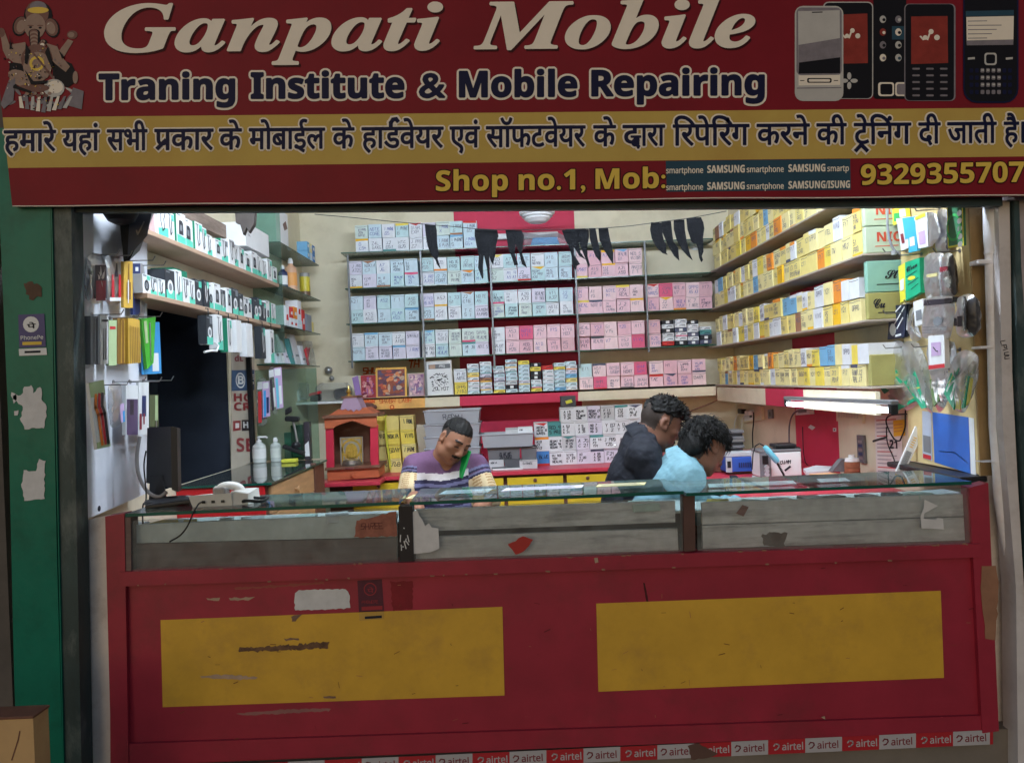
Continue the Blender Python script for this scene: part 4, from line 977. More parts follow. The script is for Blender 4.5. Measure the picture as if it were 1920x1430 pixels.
# yellow cartons by the wooden shrine
RY = random.Random(33)
ycols = [(706, 729), (731, 755), (757, 784)]
ytx = [['HTC', 'JOB', 'SONY'], ['', 'SONY', 'I PHONE'], ['OPPO', 'NOKIA', 'VIVO'], ['', '', 'I PHONE']]
for r in range(4):
    for c, (a, b) in enumerate(ycols):
        xa, xb = P(a, 880, 5.98).x, P(b, 880, 5.98).x; z = BZ + .001 + r * .109
        nm = RY.choice(['yellow', 'golden', 'pale yellow', 'yellow'])
        o = carton(V(xa + RY.uniform(-.004, .004) + r * -.004, 5.98 + RY.uniform(-.01, .02), z), VX, (0, -1, 0), xb - xa - .005, .107, .16, nm, ytx[r][c], RY, DARKINK, .0045, acc=RY.choice(['blue', 'golden', 'white']), lean=-.04, lh=.032)
        tag(o, '%s carton by the wooden shrine, %s layer up, %s in its row' % (nm, NTH[r + 1], NTH[c + 1]), 'carton', 'yellow cartons beside the wooden shrine')
m = MB(); m.prism([P(721, 812, 5.95), P(722, 778, 5.95), P(725, 812, 5.95), P(733, 880, 5.95), P(731, 880, 5.95)], (0, .1, 0)); tag(m.build('flap', [CPAL['lime']]), 'loose lime yellow cardboard flap standing between the yellow cartons', 'cardboard')
# grey drawers and trays
GPL = mat('grey_plastic', (158, 160, 168), .4, noise=.06, spec=.5); GPD = mat('dark_grey_plastic', (104, 104, 108), .5, noise=.1)
def tray(uv, Y, d, label, grp, mt, txt=None, rim=True):
    (u0, v0), (u1, v1) = uv
    a, b = P(u0, v1, Y), P(u1, v0, Y); z0, z1 = a.z, b.z - 0
    z1 = P((u0 + u1) / 2, v0, Y).z; z0 = P((u0 + u1) / 2, v1, Y).z
    t = thing('plastic_tray', label, 'tray', V((a.x + b.x) / 2, Y + d / 2, z0), grp)
    w = b.x - a.x; s = .03 * w
    m = MB()
    outer = [V(a.x + s, Y + .008, z0), V(b.x - s, Y + .008, z0), V(b.x - s, Y + d - .008, z0), V(a.x + s, Y + d - .008, z0), V(a.x, Y, z1), V(b.x, Y, z1), V(b.x, Y + d, z1), V(a.x, Y + d, z1)]
    m.raw(outer, [(3, 2, 1, 0), (0, 1, 5, 4), (1, 2, 6, 5), (2, 3, 7, 6), (3, 0, 4, 7)])
    c = V((a.x + b.x) / 2, Y + d / 2, 0)
    inn = [p + V((c.x - p.x) * .03, (c.y - p.y) * .05, .004 if i < 4 else 0) for i, p in enumerate(outer)]
    m.raw(inn, [(0, 1, 2, 3), (4, 5, 1, 0), (5, 6, 2, 1), (6, 7, 3, 2), (7, 4, 0, 3)])
    if txt: pen(m, txt, V(a.x + w * .35, Y + .002, z0 + (z1 - z0) * .3), VX, VZ, (z1 - z0) * .38, .004, V(0, -1, -.1), 1, R0, maxw=w * .4, lift=.003)
    m.build('tray_body', [mt, DARKINK], t)
    if rim:
        m = MB(); h = .012
        for p, q in ((0, 1), (1, 2), (2, 3), (3, 0)):
            A, B = outer[4 + p], outer[4 + q]; m.tube([A + V(0, 0, -.003), B + V(0, 0, -.003)], h * .55, 6)
        m.build('rim', [mt], t)
    return t
for i, (v0, v1) in enumerate(((769, 792), (795, 816), (818, 838), (840, 858), (860, 880))):
    tray(((795 + i * .5, v0), (899 + i * .5, v1 + 1.5)), 5.86, .32, ('topmost', 'second', 'third', 'fourth', 'lowest')[i] + ' grey plastic drawer in the stack behind the man on the phone', 'grey plastic drawers stacked on the bench', GPL, 'REDMI' if i == 0 else None)
tray(((904, 813), (1000, 838)), 5.82, .25, 'wide grey tray lying on the two dark trays on the bench', None, GPL)
tray(((915, 839), (975, 868)), 5.86, .22, 'dark grey tray with a paper label under the wide grey tray', None, GPD, 'SAMSUNG')
tray(((978, 838), (1006, 862)), 5.86, .2, 'small dark grey tray right of the labelled dark tray', None, GPD)
for i, (u0, v0, u1, v1, c, t, lb) in enumerate(((917, 863, 944, 876, 'light grey', 'NOKIA', 'light grey slim carton below the labelled dark tray'), (946, 861, 975, 877, 'dark grey', '', 'dark grey slim carton below the labelled dark tray'), (975, 863, 1007, 879, 'light grey', 'GIONEE', 'light grey slim carton left of the blue carton on the bench'), (948, 804, 971, 813, 'light grey', '', 'small grey carton on the wide grey tray'), (971, 802, 998, 813, 'white', 'COM', 'small white carton on the wide grey tray'))):
    Y = 5.84; a, b = P(u0, v1, Y), P(u1, v0, Y); tag(carton(V(a.x, Y, a.z), VX, (0, -1, 0), b.x - a.x, P(u0, v0, Y).z - a.z, .15, c, t, RB, DARKINK), lb, 'carton')
m = MB(); a = P(925, 881, 5.80); m.obox(a + V(.1, .1, .0), V(.12, 0, 0), V(0, .09, 0), V(0, 0, .006), 0, .001); tag(m.build('paper_stack', [WHITE]), 'thin stack of white papers on the red bench', 'papers')
m = MB(); pts = [P(905, 882, 5.80), P(915, 870, 5.82), P(924, 880, 5.80)]; m.prism(pts, (0, .12, 0)); tag(m.build('crumpled_bag', [mat('crumple_grey', (170, 164, 168), .6, bump=.6)]), 'crumpled grey plastic bag on the red bench', 'bag')
# white cartons on the bench
RW = random.Random(44)
wt = [['BLUE', 'MI NO/Y81/REALME', 'VIVO/A3 X5/C 11', 'X3/Y 20/F3', 'A 50/A 50/A 51', 'F21/A15', 'J7/V9', 'A31'], ['K10/Y3/Y12', 'REDMI 9/REDMI 9A/REDMI 9', 'REDMI/9 C5/P 20', 'A 35/C 21', 'A1 1C/F3/Y31', 'J PRO/Y20', 'A10', 'M31'],
      ['REDMI/NOTE 8/NARZO', 'RED 9/5 PRO', 'A 52/A 3/A 31', 'Y 5/A 52/A 33', 'NO 7/NO 5/NO 2', 'Y 83/J 2', 'A 8/Y 33', 'A3S'], ['', '', 'A 10/S 20/Y 24', 'REALME/C21/A2 NOTE/CORE', 'REDMI C3/REDMI/NOTE 8', 'F 11/X 53/J 2', 'C12/C15/A15', 'F19/NO 2/Y 91']]
for r in range(4):
    for c in range(8):
        if r == 3 and c < 2: continue
        u0 = 1006 + c * 25.6 + r * -1; Y = 6.02
        xa = P(u0, 865, Y).x; z = BZ + .002 + r * .1115; nm = RW.choice(['white', 'white', 'white', 'lilac white', 'light grey'])
        if (r, c) == (0, 0): nm = 'blue'
        if (r, c) == (2, 1): nm = 'teal'
        o = carton(V(xa, Y + RW.uniform(-.01, .01), z), VX, (0, -1, 0), .104, .109, .16, nm, wt[r][c], RW, DARKINK, .0042, acc=RW.choice(['red', 'teal', 'slate', 'orange', 'dark grey']))
        tag(o, '%s carton stacked behind the men, %s layer up, %s from left' % (nm, NTH[r + 1], NTH[c + 1]), 'carton', 'white cartons stacked on the back bench')
xa = P(1054, 774, 6.02).x; o = carton(V(xa, 6.02, BZ + .002 + 4 * .1115), VX, (0, -1, 0), .11, .085, .16, 'dark grey', '', RW, acc='dark grey')
tag(o, 'dark grey carton with a lime note on top of the white cartons', 'carton'); m = MB(); m.obox(V(xa + .055, 6.005, BZ + .49), V(.024, 0, .006), V(0, .001, 0), V(-.004, 0, .012), 0); q = m.build('note', [CPAL['lime']], o)

# ================================================================== yellow cartons on the right wall
XF = 1.72
RR = random.Random(77)
YPAL = ['pale yellow'] * 9 + ['cream yellow'] * 12 + ['golden'] * 4 + ['yellow'] * 2 + ['deep yellow'] * 2 + ['white'] * 6 + ['orange'] * 2 + ['brown', 'cream yellow', 'sky blue']
GY = 'yellow cartons on the right wall shelves'
def right_row(ref, y0, y1, layers, ordn, hgt, drop=None):
    z = sum(PX(u, v, XF).z for u, v in ref) / len(ref)
    for l in range(layers):
        y = y1; i = 0
        while y > y0 + .06:
            w = RR.choice([.085, .095, .10, .11, .12, .135]); w = min(w, y - y0)
            if drop and drop(y, l): y -= w + .003; continue
            i += 1; c = RR.choice(YPAL)
            t = RR.choice([None, None, None, '', 'A5/NOTE', 'VIVO', 'C11', 'OPPO', 'M02', 'J2/J7', 'MI/A1', 'Y21', 'S1/PRO', 'ITEL', 'F17'])
            hh = hgt * (RR.uniform(.95, 1.0) if l == 0 else RR.uniform(.84, 1.04))
            o = carton(V(XF + RR.uniform(0, .012), y, z + l * (hgt + .001)), (0, -1, 0), (-1, 0, 0), w - .003, hh, .19, c, t, RR, PALEINK, .0030, acc=RR.choice(['white', 'orange', 'deep yellow', 'brown', 'cream yellow', 'slate']), name='cover_box')
            tag(o, '%s box, %s right wall shelf, %s layer up, %s from the corner' % (c, ordn, NTH[l + 1], NTH[i]), 'phone cover box', GY)
            y -= w + .002
    return z
YC = PX(1616, 480, XF).y
zA = right_row([(1346, 505), (1480, 427)], PX(1540, 395, XF).y, 6.46, 3, 'top', .118, lambda y, l: l > 0 and y < 4.75)
zB = right_row([(1343, 576), (1480, 528), (1615, 477)], YC, 6.46, 2, 'second', .118)
zC = right_row([(1341, 648), (1480, 626), (1617, 601)], YC, 6.46, 2, 'third', .116)
zD = right_row([(1345, 720), (1630, 724)], PX(1630, 690, XF).y, 6.46, 2, 'bottom', .108)
SHB = mat('brown_grey_shelf', (172, 160, 148), .6, noise=.15, scale=5, stain=(140, 124, 114), stain_amt=.5)
for z, nm in ((zA, 'top'), (zB, 'second'), (zC, 'third'), (zD, 'bottom')):
    m = MB(); m.bbox((XF - .02, YC - .045 if nm != 'bottom' else YC - .1, z - .012), (XR - .002, YB - .002, z - .001), .002)
    tag(m.build('wall_shelf', [SHB]), '%s shelf of yellow cartons along the right wall' % nm, 'shelf', 'shelves on the right wall')
m = MB(); ya, yb = PX(1630, 730, XF).y - .1, 6.44; cr = [ya, PX(1512, 740, XF).y, PX(1440, 740, XF).y, yb]
for i in range(3): m.box((XF - .018, cr[i], zD - .135), (XF + .004, cr[i + 1], zD - .024), 1 if i == 1 else 0)
tag(m.build('fascia', [CREAM, WALLRED]), 'cream and crimson fascia board below the bottom shelf of yellow cartons', 'board')
# flat cartons whose printed ends face the street
REDT = mat('print_red', (206, 84, 60), .6); GRC = mat('pale_green_card', (188, 202, 176), .65, noise=.08); TLC = mat('mint_card', (136, 182, 166), .65, noise=.1); OLC = mat('olive_card', (160, 156, 96), .65, noise=.12)
for (z, h, mt, txt, sty, imt, a, b, hy, lb) in ((zB + .002, .125, GRC, 'NICI', 'B', REDT, .06, .20, .10, 'pale green flat carton with orange lettering, the lower of two'), (zB + .131, .125, GRC, 'NICI', 'B', REDT, .06, .20, .10, 'pale green flat carton with orange lettering, the upper of two'),
                                           (zC + .13, .15, TLC, 'Slim', 'H', DARKINK, .09, .22, .10, 'mint flat carton with script lettering above an olive one'), (zC + .001, .126, OLC, 'Cu', 'H', DARKINK, .03, .085, .11, 'olive flat carton with two script letters below the mint one'), (zD + .001, .15, OLC, '', 'H', DARKINK, 0, .1, .1, 'olive flat carton ending the bottom shelf of yellow cartons')):
    m = MB(); y = YC - .036; m.bbox((XF + .004, y, z), (XR - .01, YC - .004, z + h), .003)
    if txt:
        write(m, txt, V(XF + a, y - .0005, z + h * .42), V(XF + b, y - .0005, z + h * .42), V(0, 0, hy * .62), 1, sty, .001, .0008, copies=6)
        m.line([V(XF + .05, y - .001, z + h * .24), V(XF + .16, y - .001, z + h * .25)], .004, (0, -1, 0), 1)
    tag(m.build('flat_carton', [mt, imt]), lb, 'carton')

# ================================================================== left white board and what hangs on it
SIL = glassy('silver_bag', (216, 216, 220), .34, .9, .45, (200, 200, 206), bumpy=.6); DBAG = glassy('smoky_bag', (110, 106, 110), .3, .9, .4, (110, 108, 112), bumpy=.5)
MINT = mat('mint_print', (92, 200, 176), .5); GRNBOX = mat('green_box', (28, 120, 92), .5, noise=.1); GREYP = mat('grey_print', (120, 124, 130), .5, noise=.15)
WHB = mat('white_laminate', (214, 216, 224), .4, noise=.04, stain=(180, 184, 196), stain_amt=.5)
BX = -1.70
m = MB(); m.prism([PX(u, v, BX) for u, v in ((146, 404), (150, 399), (160, 396), (276, 396), (276, 924), (158, 975))], (-.016, 0, 0), 0)
c = PX(186, 953, BX + .001); m.disc(c, V(0, .012, 0), V(0, 0, .012), 1)
tag(m.build('display_board', [WHB, DARKINK]), 'white laminate board with hooks of tools beside the dark doorway', 'board')
def card(name, uv, Y, d, mats, label, cat, group=None, draw=None, parent=None, bulge=0.0):
    us = [q[0] for q in uv]; prj, nn = place(us, Y)
    pts = [prj(u, v) for u, v in uv]
    m = MB()
    if mats[0] in (SIL, DBAG, CLEAR): pillow(m, pts, d * 1.3, 0, int(us[0]), -nn)
    else: m.prism(pts, -nn * d, 0)
    F = lambda a, b, k=0: pts[3] * (1 - a) * (1 - b) + pts[2] * a * (1 - b) + pts[0] * (1 - a) * b + pts[1] * a * b + nn * (.0012 + .0004 * k)
    if draw: draw(m, F)
    o = m.build(name, mats, parent)
    return tag(o, label, cat, group) if parent is None else o
def place(us, Y):
    """goods on the two side boards hang flat against them on their hooks; everything else faces the street"""
    if min(us) < 300: X = BX + min(.10, max(.012, .03 + (3.40 - Y) * .45)); return (lambda u, v: PX(u, v, X)), VX
    if max(us) > 1690: X = RX - min(.12, max(.012, .02 + (3.50 - Y) * .30)); return (lambda u, v: PX(u, v, X)), -VX
    return (lambda u, v: P(u, v, Y)), -VY
RX = 1.875
def pillow(m, pts, d, mi=0, seed=1, ax=VY):
    """soft pouch: a smooth closed outline puffed out on both sides, with crumples"""
    r = random.Random(seed); n = len(pts); o = []
    for i in range(n):
        p0, p1, p2, p3 = pts[i - 1], pts[i], pts[(i + 1) % n], pts[(i + 2) % n]
        for k in range(4):
            t = k / 4; o.append(.5 * ((2 * p1) + (p2 - p0) * t + (2 * p0 - 5 * p1 + 4 * p2 - p3) * t * t + (3 * p1 - p0 - 3 * p2 + p3) * t ** 3) * .55 + (p1 * (1 - t) + p2 * t) * .45)
    c = sum(o, Vector()) / len(o); N_ = len(o)
    for sg in (-1, 1):
        rings = [[p + ax * d * .5 for p in o]]
        for f, b in ((.86, .55), (.66, .85), (.42, .95), (.18, 1.0)):
            rings.append([c + (p - c) * f + ax * (d * .5 + sg * d * .5 * b * r.uniform(.72, 1.25)) for p in o])
        vs = [v for q in rings for v in q]; fs = [(a * N_ + k, a * N_ + (k + 1) % N_, (a + 1) * N_ + (k + 1) % N_, (a + 1) * N_ + k) for a in range(4) for k in range(N_)]
        m.raw(vs + [c + ax * (d * .5 + sg * d * .5)], fs + [(4 * N_ + k, 4 * N_ + (k + 1) % N_, 5 * N_) for k in range(N_)], mi, True)
def rc(u0, v0, u1, v1, s=0): return [(u0, v0), (u1, v0 - s), (u1, v1 - s), (u0, v1)]
TOOLG = 'tool packets hanging on the white board'
def tools(*spec):
    """spec: (a0,b0,a1,b1,material index[,width taper]) rounded bars drawn in card fractions"""
    def d(m, F):
        for k, s in enumerate(spec):
            a0, b0, a1, b1, mi = s[:5]; t = s[5] if len(s) > 5 else 0
            if len(s) > 6: m.line([F(a0, b0, k + 1), F((a0 + a1) / 2, (b0 + b1) / 2 + s[6], k + 1), F(a1, b1, k + 1)], t, (0, -1, 0), mi)
            else: m.face([F(a0, b0, k + 1), F(a1, b0, k + 1), F(a1 - t, b1, k + 1), F(a0 + t, b1, k + 1)], mi)
    return d
K = lambda n, c, r=.5, **k: mat(n, c, r, **k)
DKM = K('dark_tool', (52, 46, 54)); MAR = K('maroon_handle', (130, 40, 52)); REDH = K('red_handle', (190, 48, 56)); GLD = K('gold_card', (206, 166, 70), .4, noise=.15); GLD2 = K('gold_dark', (132, 96, 44), .5); NAVY = K('navy_card', (34, 46, 92)); PGR = K('pale_green_card2', (176, 196, 150)); BLUC = K('bright_blue_card', (60, 150, 214)); LIMEG = K('lime_tool', (70, 170, 50)); ORG = K('orange_tool', (236, 128, 36)); PURP = K('purple_packet', (86, 70, 100), noise=.2); LILAC = K('lilac_print', (196, 168, 206))
HK = mat('hook_wire', (150, 150, 152), .3, .9)
for i, (u, v, L_) in enumerate(((174, 478, .10), (190, 480, .12), (236, 489, .12), (258, 498, .12), (172, 590, .12), (205, 596, .12), (250, 594, .12), (178, 722, .13), (212, 716, .13), (244, 716, .13), (268, 714, .13))):
    a = PX(u, v, BX); m = MB(); m.tube([a, a + V(L_, 0, -.003), a + V(L_ + .012, 0, .016)], .0025, 6); m.lathe([(.009, 0), (.009, .003)], a, 10, VX)
    tag(m.build('hook', [HK]), 'wire hook on the white board, %s counting row by row from the top' % NTH[i + 1], 'hook', 'wire hooks on the white board')
HY = 3.36
card('tool_packet', rc(173, 480, 203, 564), HY, .03, [CLEAR, DKM, MAR], 'dark tool packet with maroon handles at the top left of the white board', 'packet', TOOLG, tools((.1, .05, .9, .8, 1, .05), (.2, .0, .8, .45, 2)))
card('tool_packet', rc(204, 481, 232, 566), HY, .02, [CLEAR, REDH, DKM, WHITE], 'clear packet of red handled pliers in the top row', 'packet', TOOLG, tools((.05, .02, .95, .1, 3), (.15, .1, .35, .6, 1, .03), (.6, .1, .8, .6, 1, .03), (.38, .55, .58, .85, 2, .06)))
card('tool_packet', rc(232, 490, 249, 577), HY - .03, .012, [GLD, GLD2, WHITE], 'gold tweezer card in the top row', 'packet', TOOLG, tools((.3, .18, .75, .55, 1), (.42, .5, .6, .95, 1, .04), (.4, .1, .5, .6, 2)))
card('tool_packet', rc(249, 494, 263, 590), HY + .02, .012, [NAVY, WHITE], 'long navy tool card at the right of the top row', 'packet', TOOLG, tools((.3, .85, .7, .93, 1)))
card('tool_packet', rc(263, 500, 273, 596), HY + .04, .012, [CLEAR, STEEL], 'slim clear packet of steel tweezers behind the navy card', 'packet', TOOLG, tools((.2, .1, .45, .9, 1, .05), (.55, .1, .8, .9, 1, .05)))
card('tool_packet', rc(170, 592, 187, 683), HY, .03, [GREYP, DKM], 'grey bundle of slim tools at the left of the middle row', 'packet', TOOLG, tools((.3, .05, .36, .95, 1), (.6, .05, .66, .95, 1)))
card('tool_packet', rc(188, 590, 203, 682), HY - .02, .01, [WHITE, DKM], 'white tweezer card in the middle row', 'packet', TOOLG, tools((.32, .08, .46, .72, 1, .04), (.58, .08, .72, .72, 1, .04), (.1, .86, .9, .9, 1)))
card('tool_packet', rc(204, 600, 219, 685), HY - .01, .012, [PGR, REDH], 'pale green tool card in the middle row', 'packet', TOOLG, tools((.1, .8, .8, .86, 1)))
card('tool_packet', rc(220, 596, 240, 682), HY, .02, [GLD2, GLD], 'brown gold bundle of cards in the middle row', 'packet', TOOLG, tools((.3, .02, .36, .95, 1), (.6, .02, .66, .95, 1), (.85, .02, .95, .9, 1)))
card('tool_packet', [(240, 594), (262, 600), (264, 680), (241, 682)], HY - .03, .02, [GLD, GLD2], 'fanned bundle of bright gold packets in the middle row', 'packet', TOOLG, tools(*[(.12 + .14 * k, .0, .16 + .14 * k, .82, 1) for k in range(6)]))
card('tool_packet', [(266, 602), (299, 604), (303, 700), (268, 702)], HY + .06, .006, [BLUC, WHITE], 'bright blue tool card at the right of the middle row', 'packet', TOOLG, tools((.5, .05, .85, .4, 1)))
card('tool_packet', [(265, 598), (292, 594), (288, 680), (276, 692)], HY + .02, .014, [LIMEG, PGR, STEEL], 'lime green tool in front of the bright blue card', 'packet', TOOLG, tools((.1, .5, .35, .95, 1, .03), (.5, .1, .6, .9, 2)))
card('tool_packet', [(166, 718), (194, 712), (207, 836), (182, 842)], HY - .06, .012, [WHITE, PGR, ORG, REDH, DKM], 'white and green card of orange, red and black pry tools', 'packet', TOOLG, lambda m, F: [m.face([F(0, .78, 1), F(1, .78, 1), F(1, 1, 1), F(0, 1, 1)], 1), m.face([F(0, 0, 1), F(1, 0, 1), F(1, .1, 1), F(0, .1, 1)], 1)] + [m.line([F(a, .80, 2), F(a - .1, .62, 2), F(a + .02, .5, 2), F(a + .05, .06, 2)], .019, VX, mi) for a, mi in ((.34, 2), (.58, 3), (.8, 4))])
card('tool_packet', [(209, 724), (232, 720), (234, 790), (214, 800)], HY - .04, .02, [CLEAR, LILAC, BLUC], 'clear packet with lilac and blue print in the bottom row', 'packet', TOOLG, tools((.6, .02, .95, .5, 1), (.8, 0, .98, .3, 2)))
card('tool_packet', rc(236, 722, 259, 815), HY - .03, .016, [WHITE, PURP, DKM], 'white card with a dark purple tool set in the bottom row', 'packet', TOOLG, tools((.05, 0, .95, .72, 1), (.3, .4, .6, .7, 2)))
card('tool_packet', rc(260, 716, 279, 815), HY - .01, .012, [WHITE, NAVY, MAR], 'white card with a blue screwdriver in the bottom row', 'packet', TOOLG, tools((.3, .35, .7, .74, 1), (.42, .2, .56, .4, 2), (.05, .1, .25, .4, 2)))
card('tool_packet', rc(281, 740, 297, 800), HY + .03, .012, [K('moss_tool', (84, 92, 62)), PGR, STEEL], 'pale green screwdrivers at the right of the bottom row', 'packet', TOOLG, tools((.55, .2, .9, .98, 1, .04), (.66, -.3, .76, .2, 2)))
# dark boxes in the top corner
sp = thing('wall_speaker', 'dark grey slanted loudspeaker mounted above the white board', 'speaker', P(245, 485, 3.3))
m = MB(); m.hexa([P(232, 491, 3.25), P(243, 488, 3.25), P(262, 470, 3.5), P(246, 470, 3.5), P(222, 396, 3.25), P(286, 396, 3.25), P(290, 396, 3.5), P(240, 396, 3.5)], 0); m.build('cabinet', [BLACK], sp)
m = MB(); sheet(m, [(239, 484), (276, 442), (285, 397), (243, 397)], 3.245, 0); m.line([P(256, 432, 3.243), P(258, 440, 3.243), P(270, 416, 3.243)], .006, (0, -1, 0), 1); m.build('front', [K('slate_plastic', (84, 90, 104), .45, noise=.08), STEEL], sp)
m = MB(); m.lathe([(.07, 0), (.068, .02), (.05, .05), (.02, .065)], P(226, 392, 3.2), 20, -VZ, 0); m.ring(P(226, 397, 3.2), V(.078, 0, 0), V(0, .078, 0), .8, 1); tag(m.build('lamp_housing', [BLACK, STEEL]), 'black round housing with a silver ring in the top left corner', 'lamp')

# ================================================================== left wall shelves
WOODS = mat('plywood_shelf', (178, 150, 128), .6, noise=.15, scale=6, stain=(130, 104, 88), stain_amt=.5)
UX = -1.60
zU = (PX(278, 434, UX).z + PX(450, 498, UX).z) / 2; zL = (PX(275, 550, UX).z + PX(400, 577, UX).z) / 2
yU0, yU1 = PX(272, 434, UX).y, PX(523, 525, UX).y
for z, nm in ((zU, 'upper'), (zL, 'lower')):
    m = MB(); m.bbox((XL + .002, yU0, z - .024), (UX, yU1, z), .003); tag(m.build('wood_shelf', [WOODS]), '%s plywood shelf of white and green boxes above the dark doorway' % nm, 'shelf', 'plywood shelves on the left wall')
m = MB(); m.prism([V(-1.79, 3.86, zU + .2), V(-1.79, 5.2, zU + .22), V(-1.79, 5.2, zU + .30), V(-1.79, 3.86, zU + .29)], (.05, 0, 0)); tag(m.build('timber', [LINTEL]), 'grey timber rail on the left wall above the upper plywood shelf', 'beam')
m = MB(); a = P(455, 384, 4.4); m.prism([P(u, v, 4.4) for u, v in ((440, 392), (478, 392), (476, 420), (466, 436), (462, 425), (456, 440), (450, 420), (442, 418))], (0, .04, 0)); tag(m.build('hanging_cloth', [K('dusty_cloth', (74, 68, 66), .9, noise=.3)]), 'dusty dark rag hanging from the beam above the left shelves', 'rag')
RG = random.Random(9)
def gadget_box(y, z, w, h, d, x, c, label, grp, tall=False, parent=None, yaw=0.0):
    m = MB(); side = 1 if c != 'dark' else 3
    p = [V(x, y, z), V(x, y + w, z), V(x - d, y + w, z), V(x - d, y, z)]
    m.hexa([V(x - d, y, z), V(x, y, z), V(x, y + w, z), V(x - d, y + w, z), V(x - d, y, z + h), V(x, y, z + h), V(x, y + w, z + h), V(x - d, y + w, z + h)], [0, 0, 1 if c == 'green' else (3 if c == 'dark' else 0), 3 if c == 'dark' else 0, 0, 0])
    F = lambda a, b, k=0: V(x + .0008 + .0003 * k, y + w * a, z + h * b)
    t = RG.random()
    if c != 'plain':
        if t < .45: m.face([F(.05, .0), F(.95, .0), F(.95, .22 + .2 * RG.random()), F(.05, .18 + .2 * RG.random())], 2)
        if t > .3: m.face([F(.55, .72), F(.95, .72), F(.95, .95), F(.55, .95)], 2 if t > .6 else 4)
        s = RG.choice(['plug', 'cable', 'bud', 'cable'])
        if s == 'plug': m.face([F(.25, .3, 1), F(.72, .3, 1), F(.72, .68, 1), F(.6, .76, 1), F(.3, .76, 1)], 3 if c != 'dark' else 0); m.face([F(.36, .42, 2), F(.6, .42, 2), F(.6, .62, 2), F(.36, .62, 2)], 4)
        elif s == 'cable': m.line([F(.3, .85, 1), F(.28, .5, 1), F(.42, .2, 1), F(.6, .3, 1), F(.55, .6, 1), F(.68, .8, 1)], .008, VX, 3 if c != 'dark' else 0); m.face([F(.24, .8, 2), F(.36, .8, 2), F(.36, .94, 2), F(.24, .94, 2)], 4)
        else: m.ring(F(.5, .42, 1), V(0, w * .3, 0), V(0, 0, w * .34), .55, 3 if c != 'dark' else 0, 16); m.disc(F(.5, .42, 2), V(0, w * .16, 0), V(0, 0, w * .18), 4, 12)
        m.line([F(.1, .92, 3), F(.45, .92, 3)], .006, VX, 4)
    o = m.build('gadget_box', [WHITE, GRNBOX, MINT, K('black_print', (44, 48, 54)), GREYP], parent)
    return tag(o, label, 'gadget box', grp)
i = 0; y = PX(303, 440, UX).y
while y < yU1 - .08 and i < 22:
    w = RG.choice([.075, .085, .10, .11]) if i else .115; h = RG.uniform(.125, .155) if i < 5 else RG.uniform(.11, .15); i += 1; c = RG.choice(['white', 'green', 'white', 'green', 'white'])
    gadget_box(y, zU + .001, w, h, .12, UX - .012 - RG.uniform(0, .015), c, '%s gadget box on the upper left plywood shelf, %s from the white board' % ('white' if c == 'white' else 'green sided white', NTH[i]), 'gadget boxes on the plywood shelves'); y += w + .004
m = MB(); a = PX(284, 437, UX - .02); m.prism([V(UX - .03, a.y, zU + .001), V(UX - .03, a.y + .10, zU + .001), V(UX - .03, a.y + .09, zU + .15), V(UX - .03, a.y + .02, zU + .16)], (-.06, 0, 0)); tag(m.build('packet', [K('pinkish_packet', (190, 160, 160), .35, noise=.2, scale=20)]), 'pinkish soft packet at the start of the upper plywood shelf', 'packet')
i = 0; y = PX(276, 548, UX).y
while y < yU1 - .08 and i < 22:
    w = RG.choice([.075, .085, .09, .10]); h = (.085 if i < 3 else RG.uniform(.12, .155)); i += 1; c = RG.choice(['white', 'dark', 'white', 'green', 'dark']) if i > 3 else 'white'
    gadget_box(y, zL + .001, w, h, .11, UX - .012 - RG.uniform(0, .015), c, '%s gadget box on the lower left plywood shelf, %s from the white board' % ({'white': 'white', 'dark': 'black and white', 'green': 'green sided white'}[c], NTH[i]), 'gadget boxes on the plywood shelves'); y += w + .004
m = MB(); a = PX(312, 500, UX - .09); m.box((UX - .17, a.y, zL + .09), (UX - .06, a.y + .17, zL + .175)); tag(m.build('carton', [GRNBOX]), 'dark green carton lying on the white boxes of the lower plywood shelf', 'carton')
for i, (u, v0, v1, w, c) in enumerate(((384, 591, 645, .085, 'dark'), (404, 590, 655, .085, 'white'), (424, 597, 660, .07, 'green'), (441, 600, 660, .085, 'plain'), (460, 606, 668, .11, 'plain'), (488, 612, 672, .08, 'dark'), (505, 618, 680, .08, 'white'))):
    a, b = PX(u, v1, UX + .01), PX(u, v0, UX + .01)
    o = gadget_box(a.y, a.z, w, b.z - a.z, .045, UX + .022, c, '%s box hanging under the lower plywood shelf, %s from the left' % ({'dark': 'black and white', 'white': 'white', 'green': 'green sided', 'plain': 'plain pale grey'}[c], NTH[i + 1]), 'gadget boxes hanging under the plywood shelf')
    m = MB(); m.tube([V(UX + .004, a.y + w / 2, zL - .01), V(UX + .018, a.y + w / 2, zL - .012), V(UX + .018, a.y + w / 2, b.z - .004), V(UX + .006, a.y + w / 2, b.z - .002)], .003, 6); tag(m.build('hook', [RUBBER]), 'small black hook under the lower plywood shelf, %s from the left' % NTH[i + 1], 'hook', 'black hooks under the plywood shelf')
m = MB(); a = PX(400, 658, UX + .02); m.tube([a + V(0, -.12, -.01), a + V(.01, -.05, 0), a + V(.01, .02, .0), a + V(.01, .05, .03), a + V(0, .02, .05)], .006, 8); tag(m.build('charging_cable', [WHITE]), 'coiled white cable below the hanging gadget boxes', 'cable')
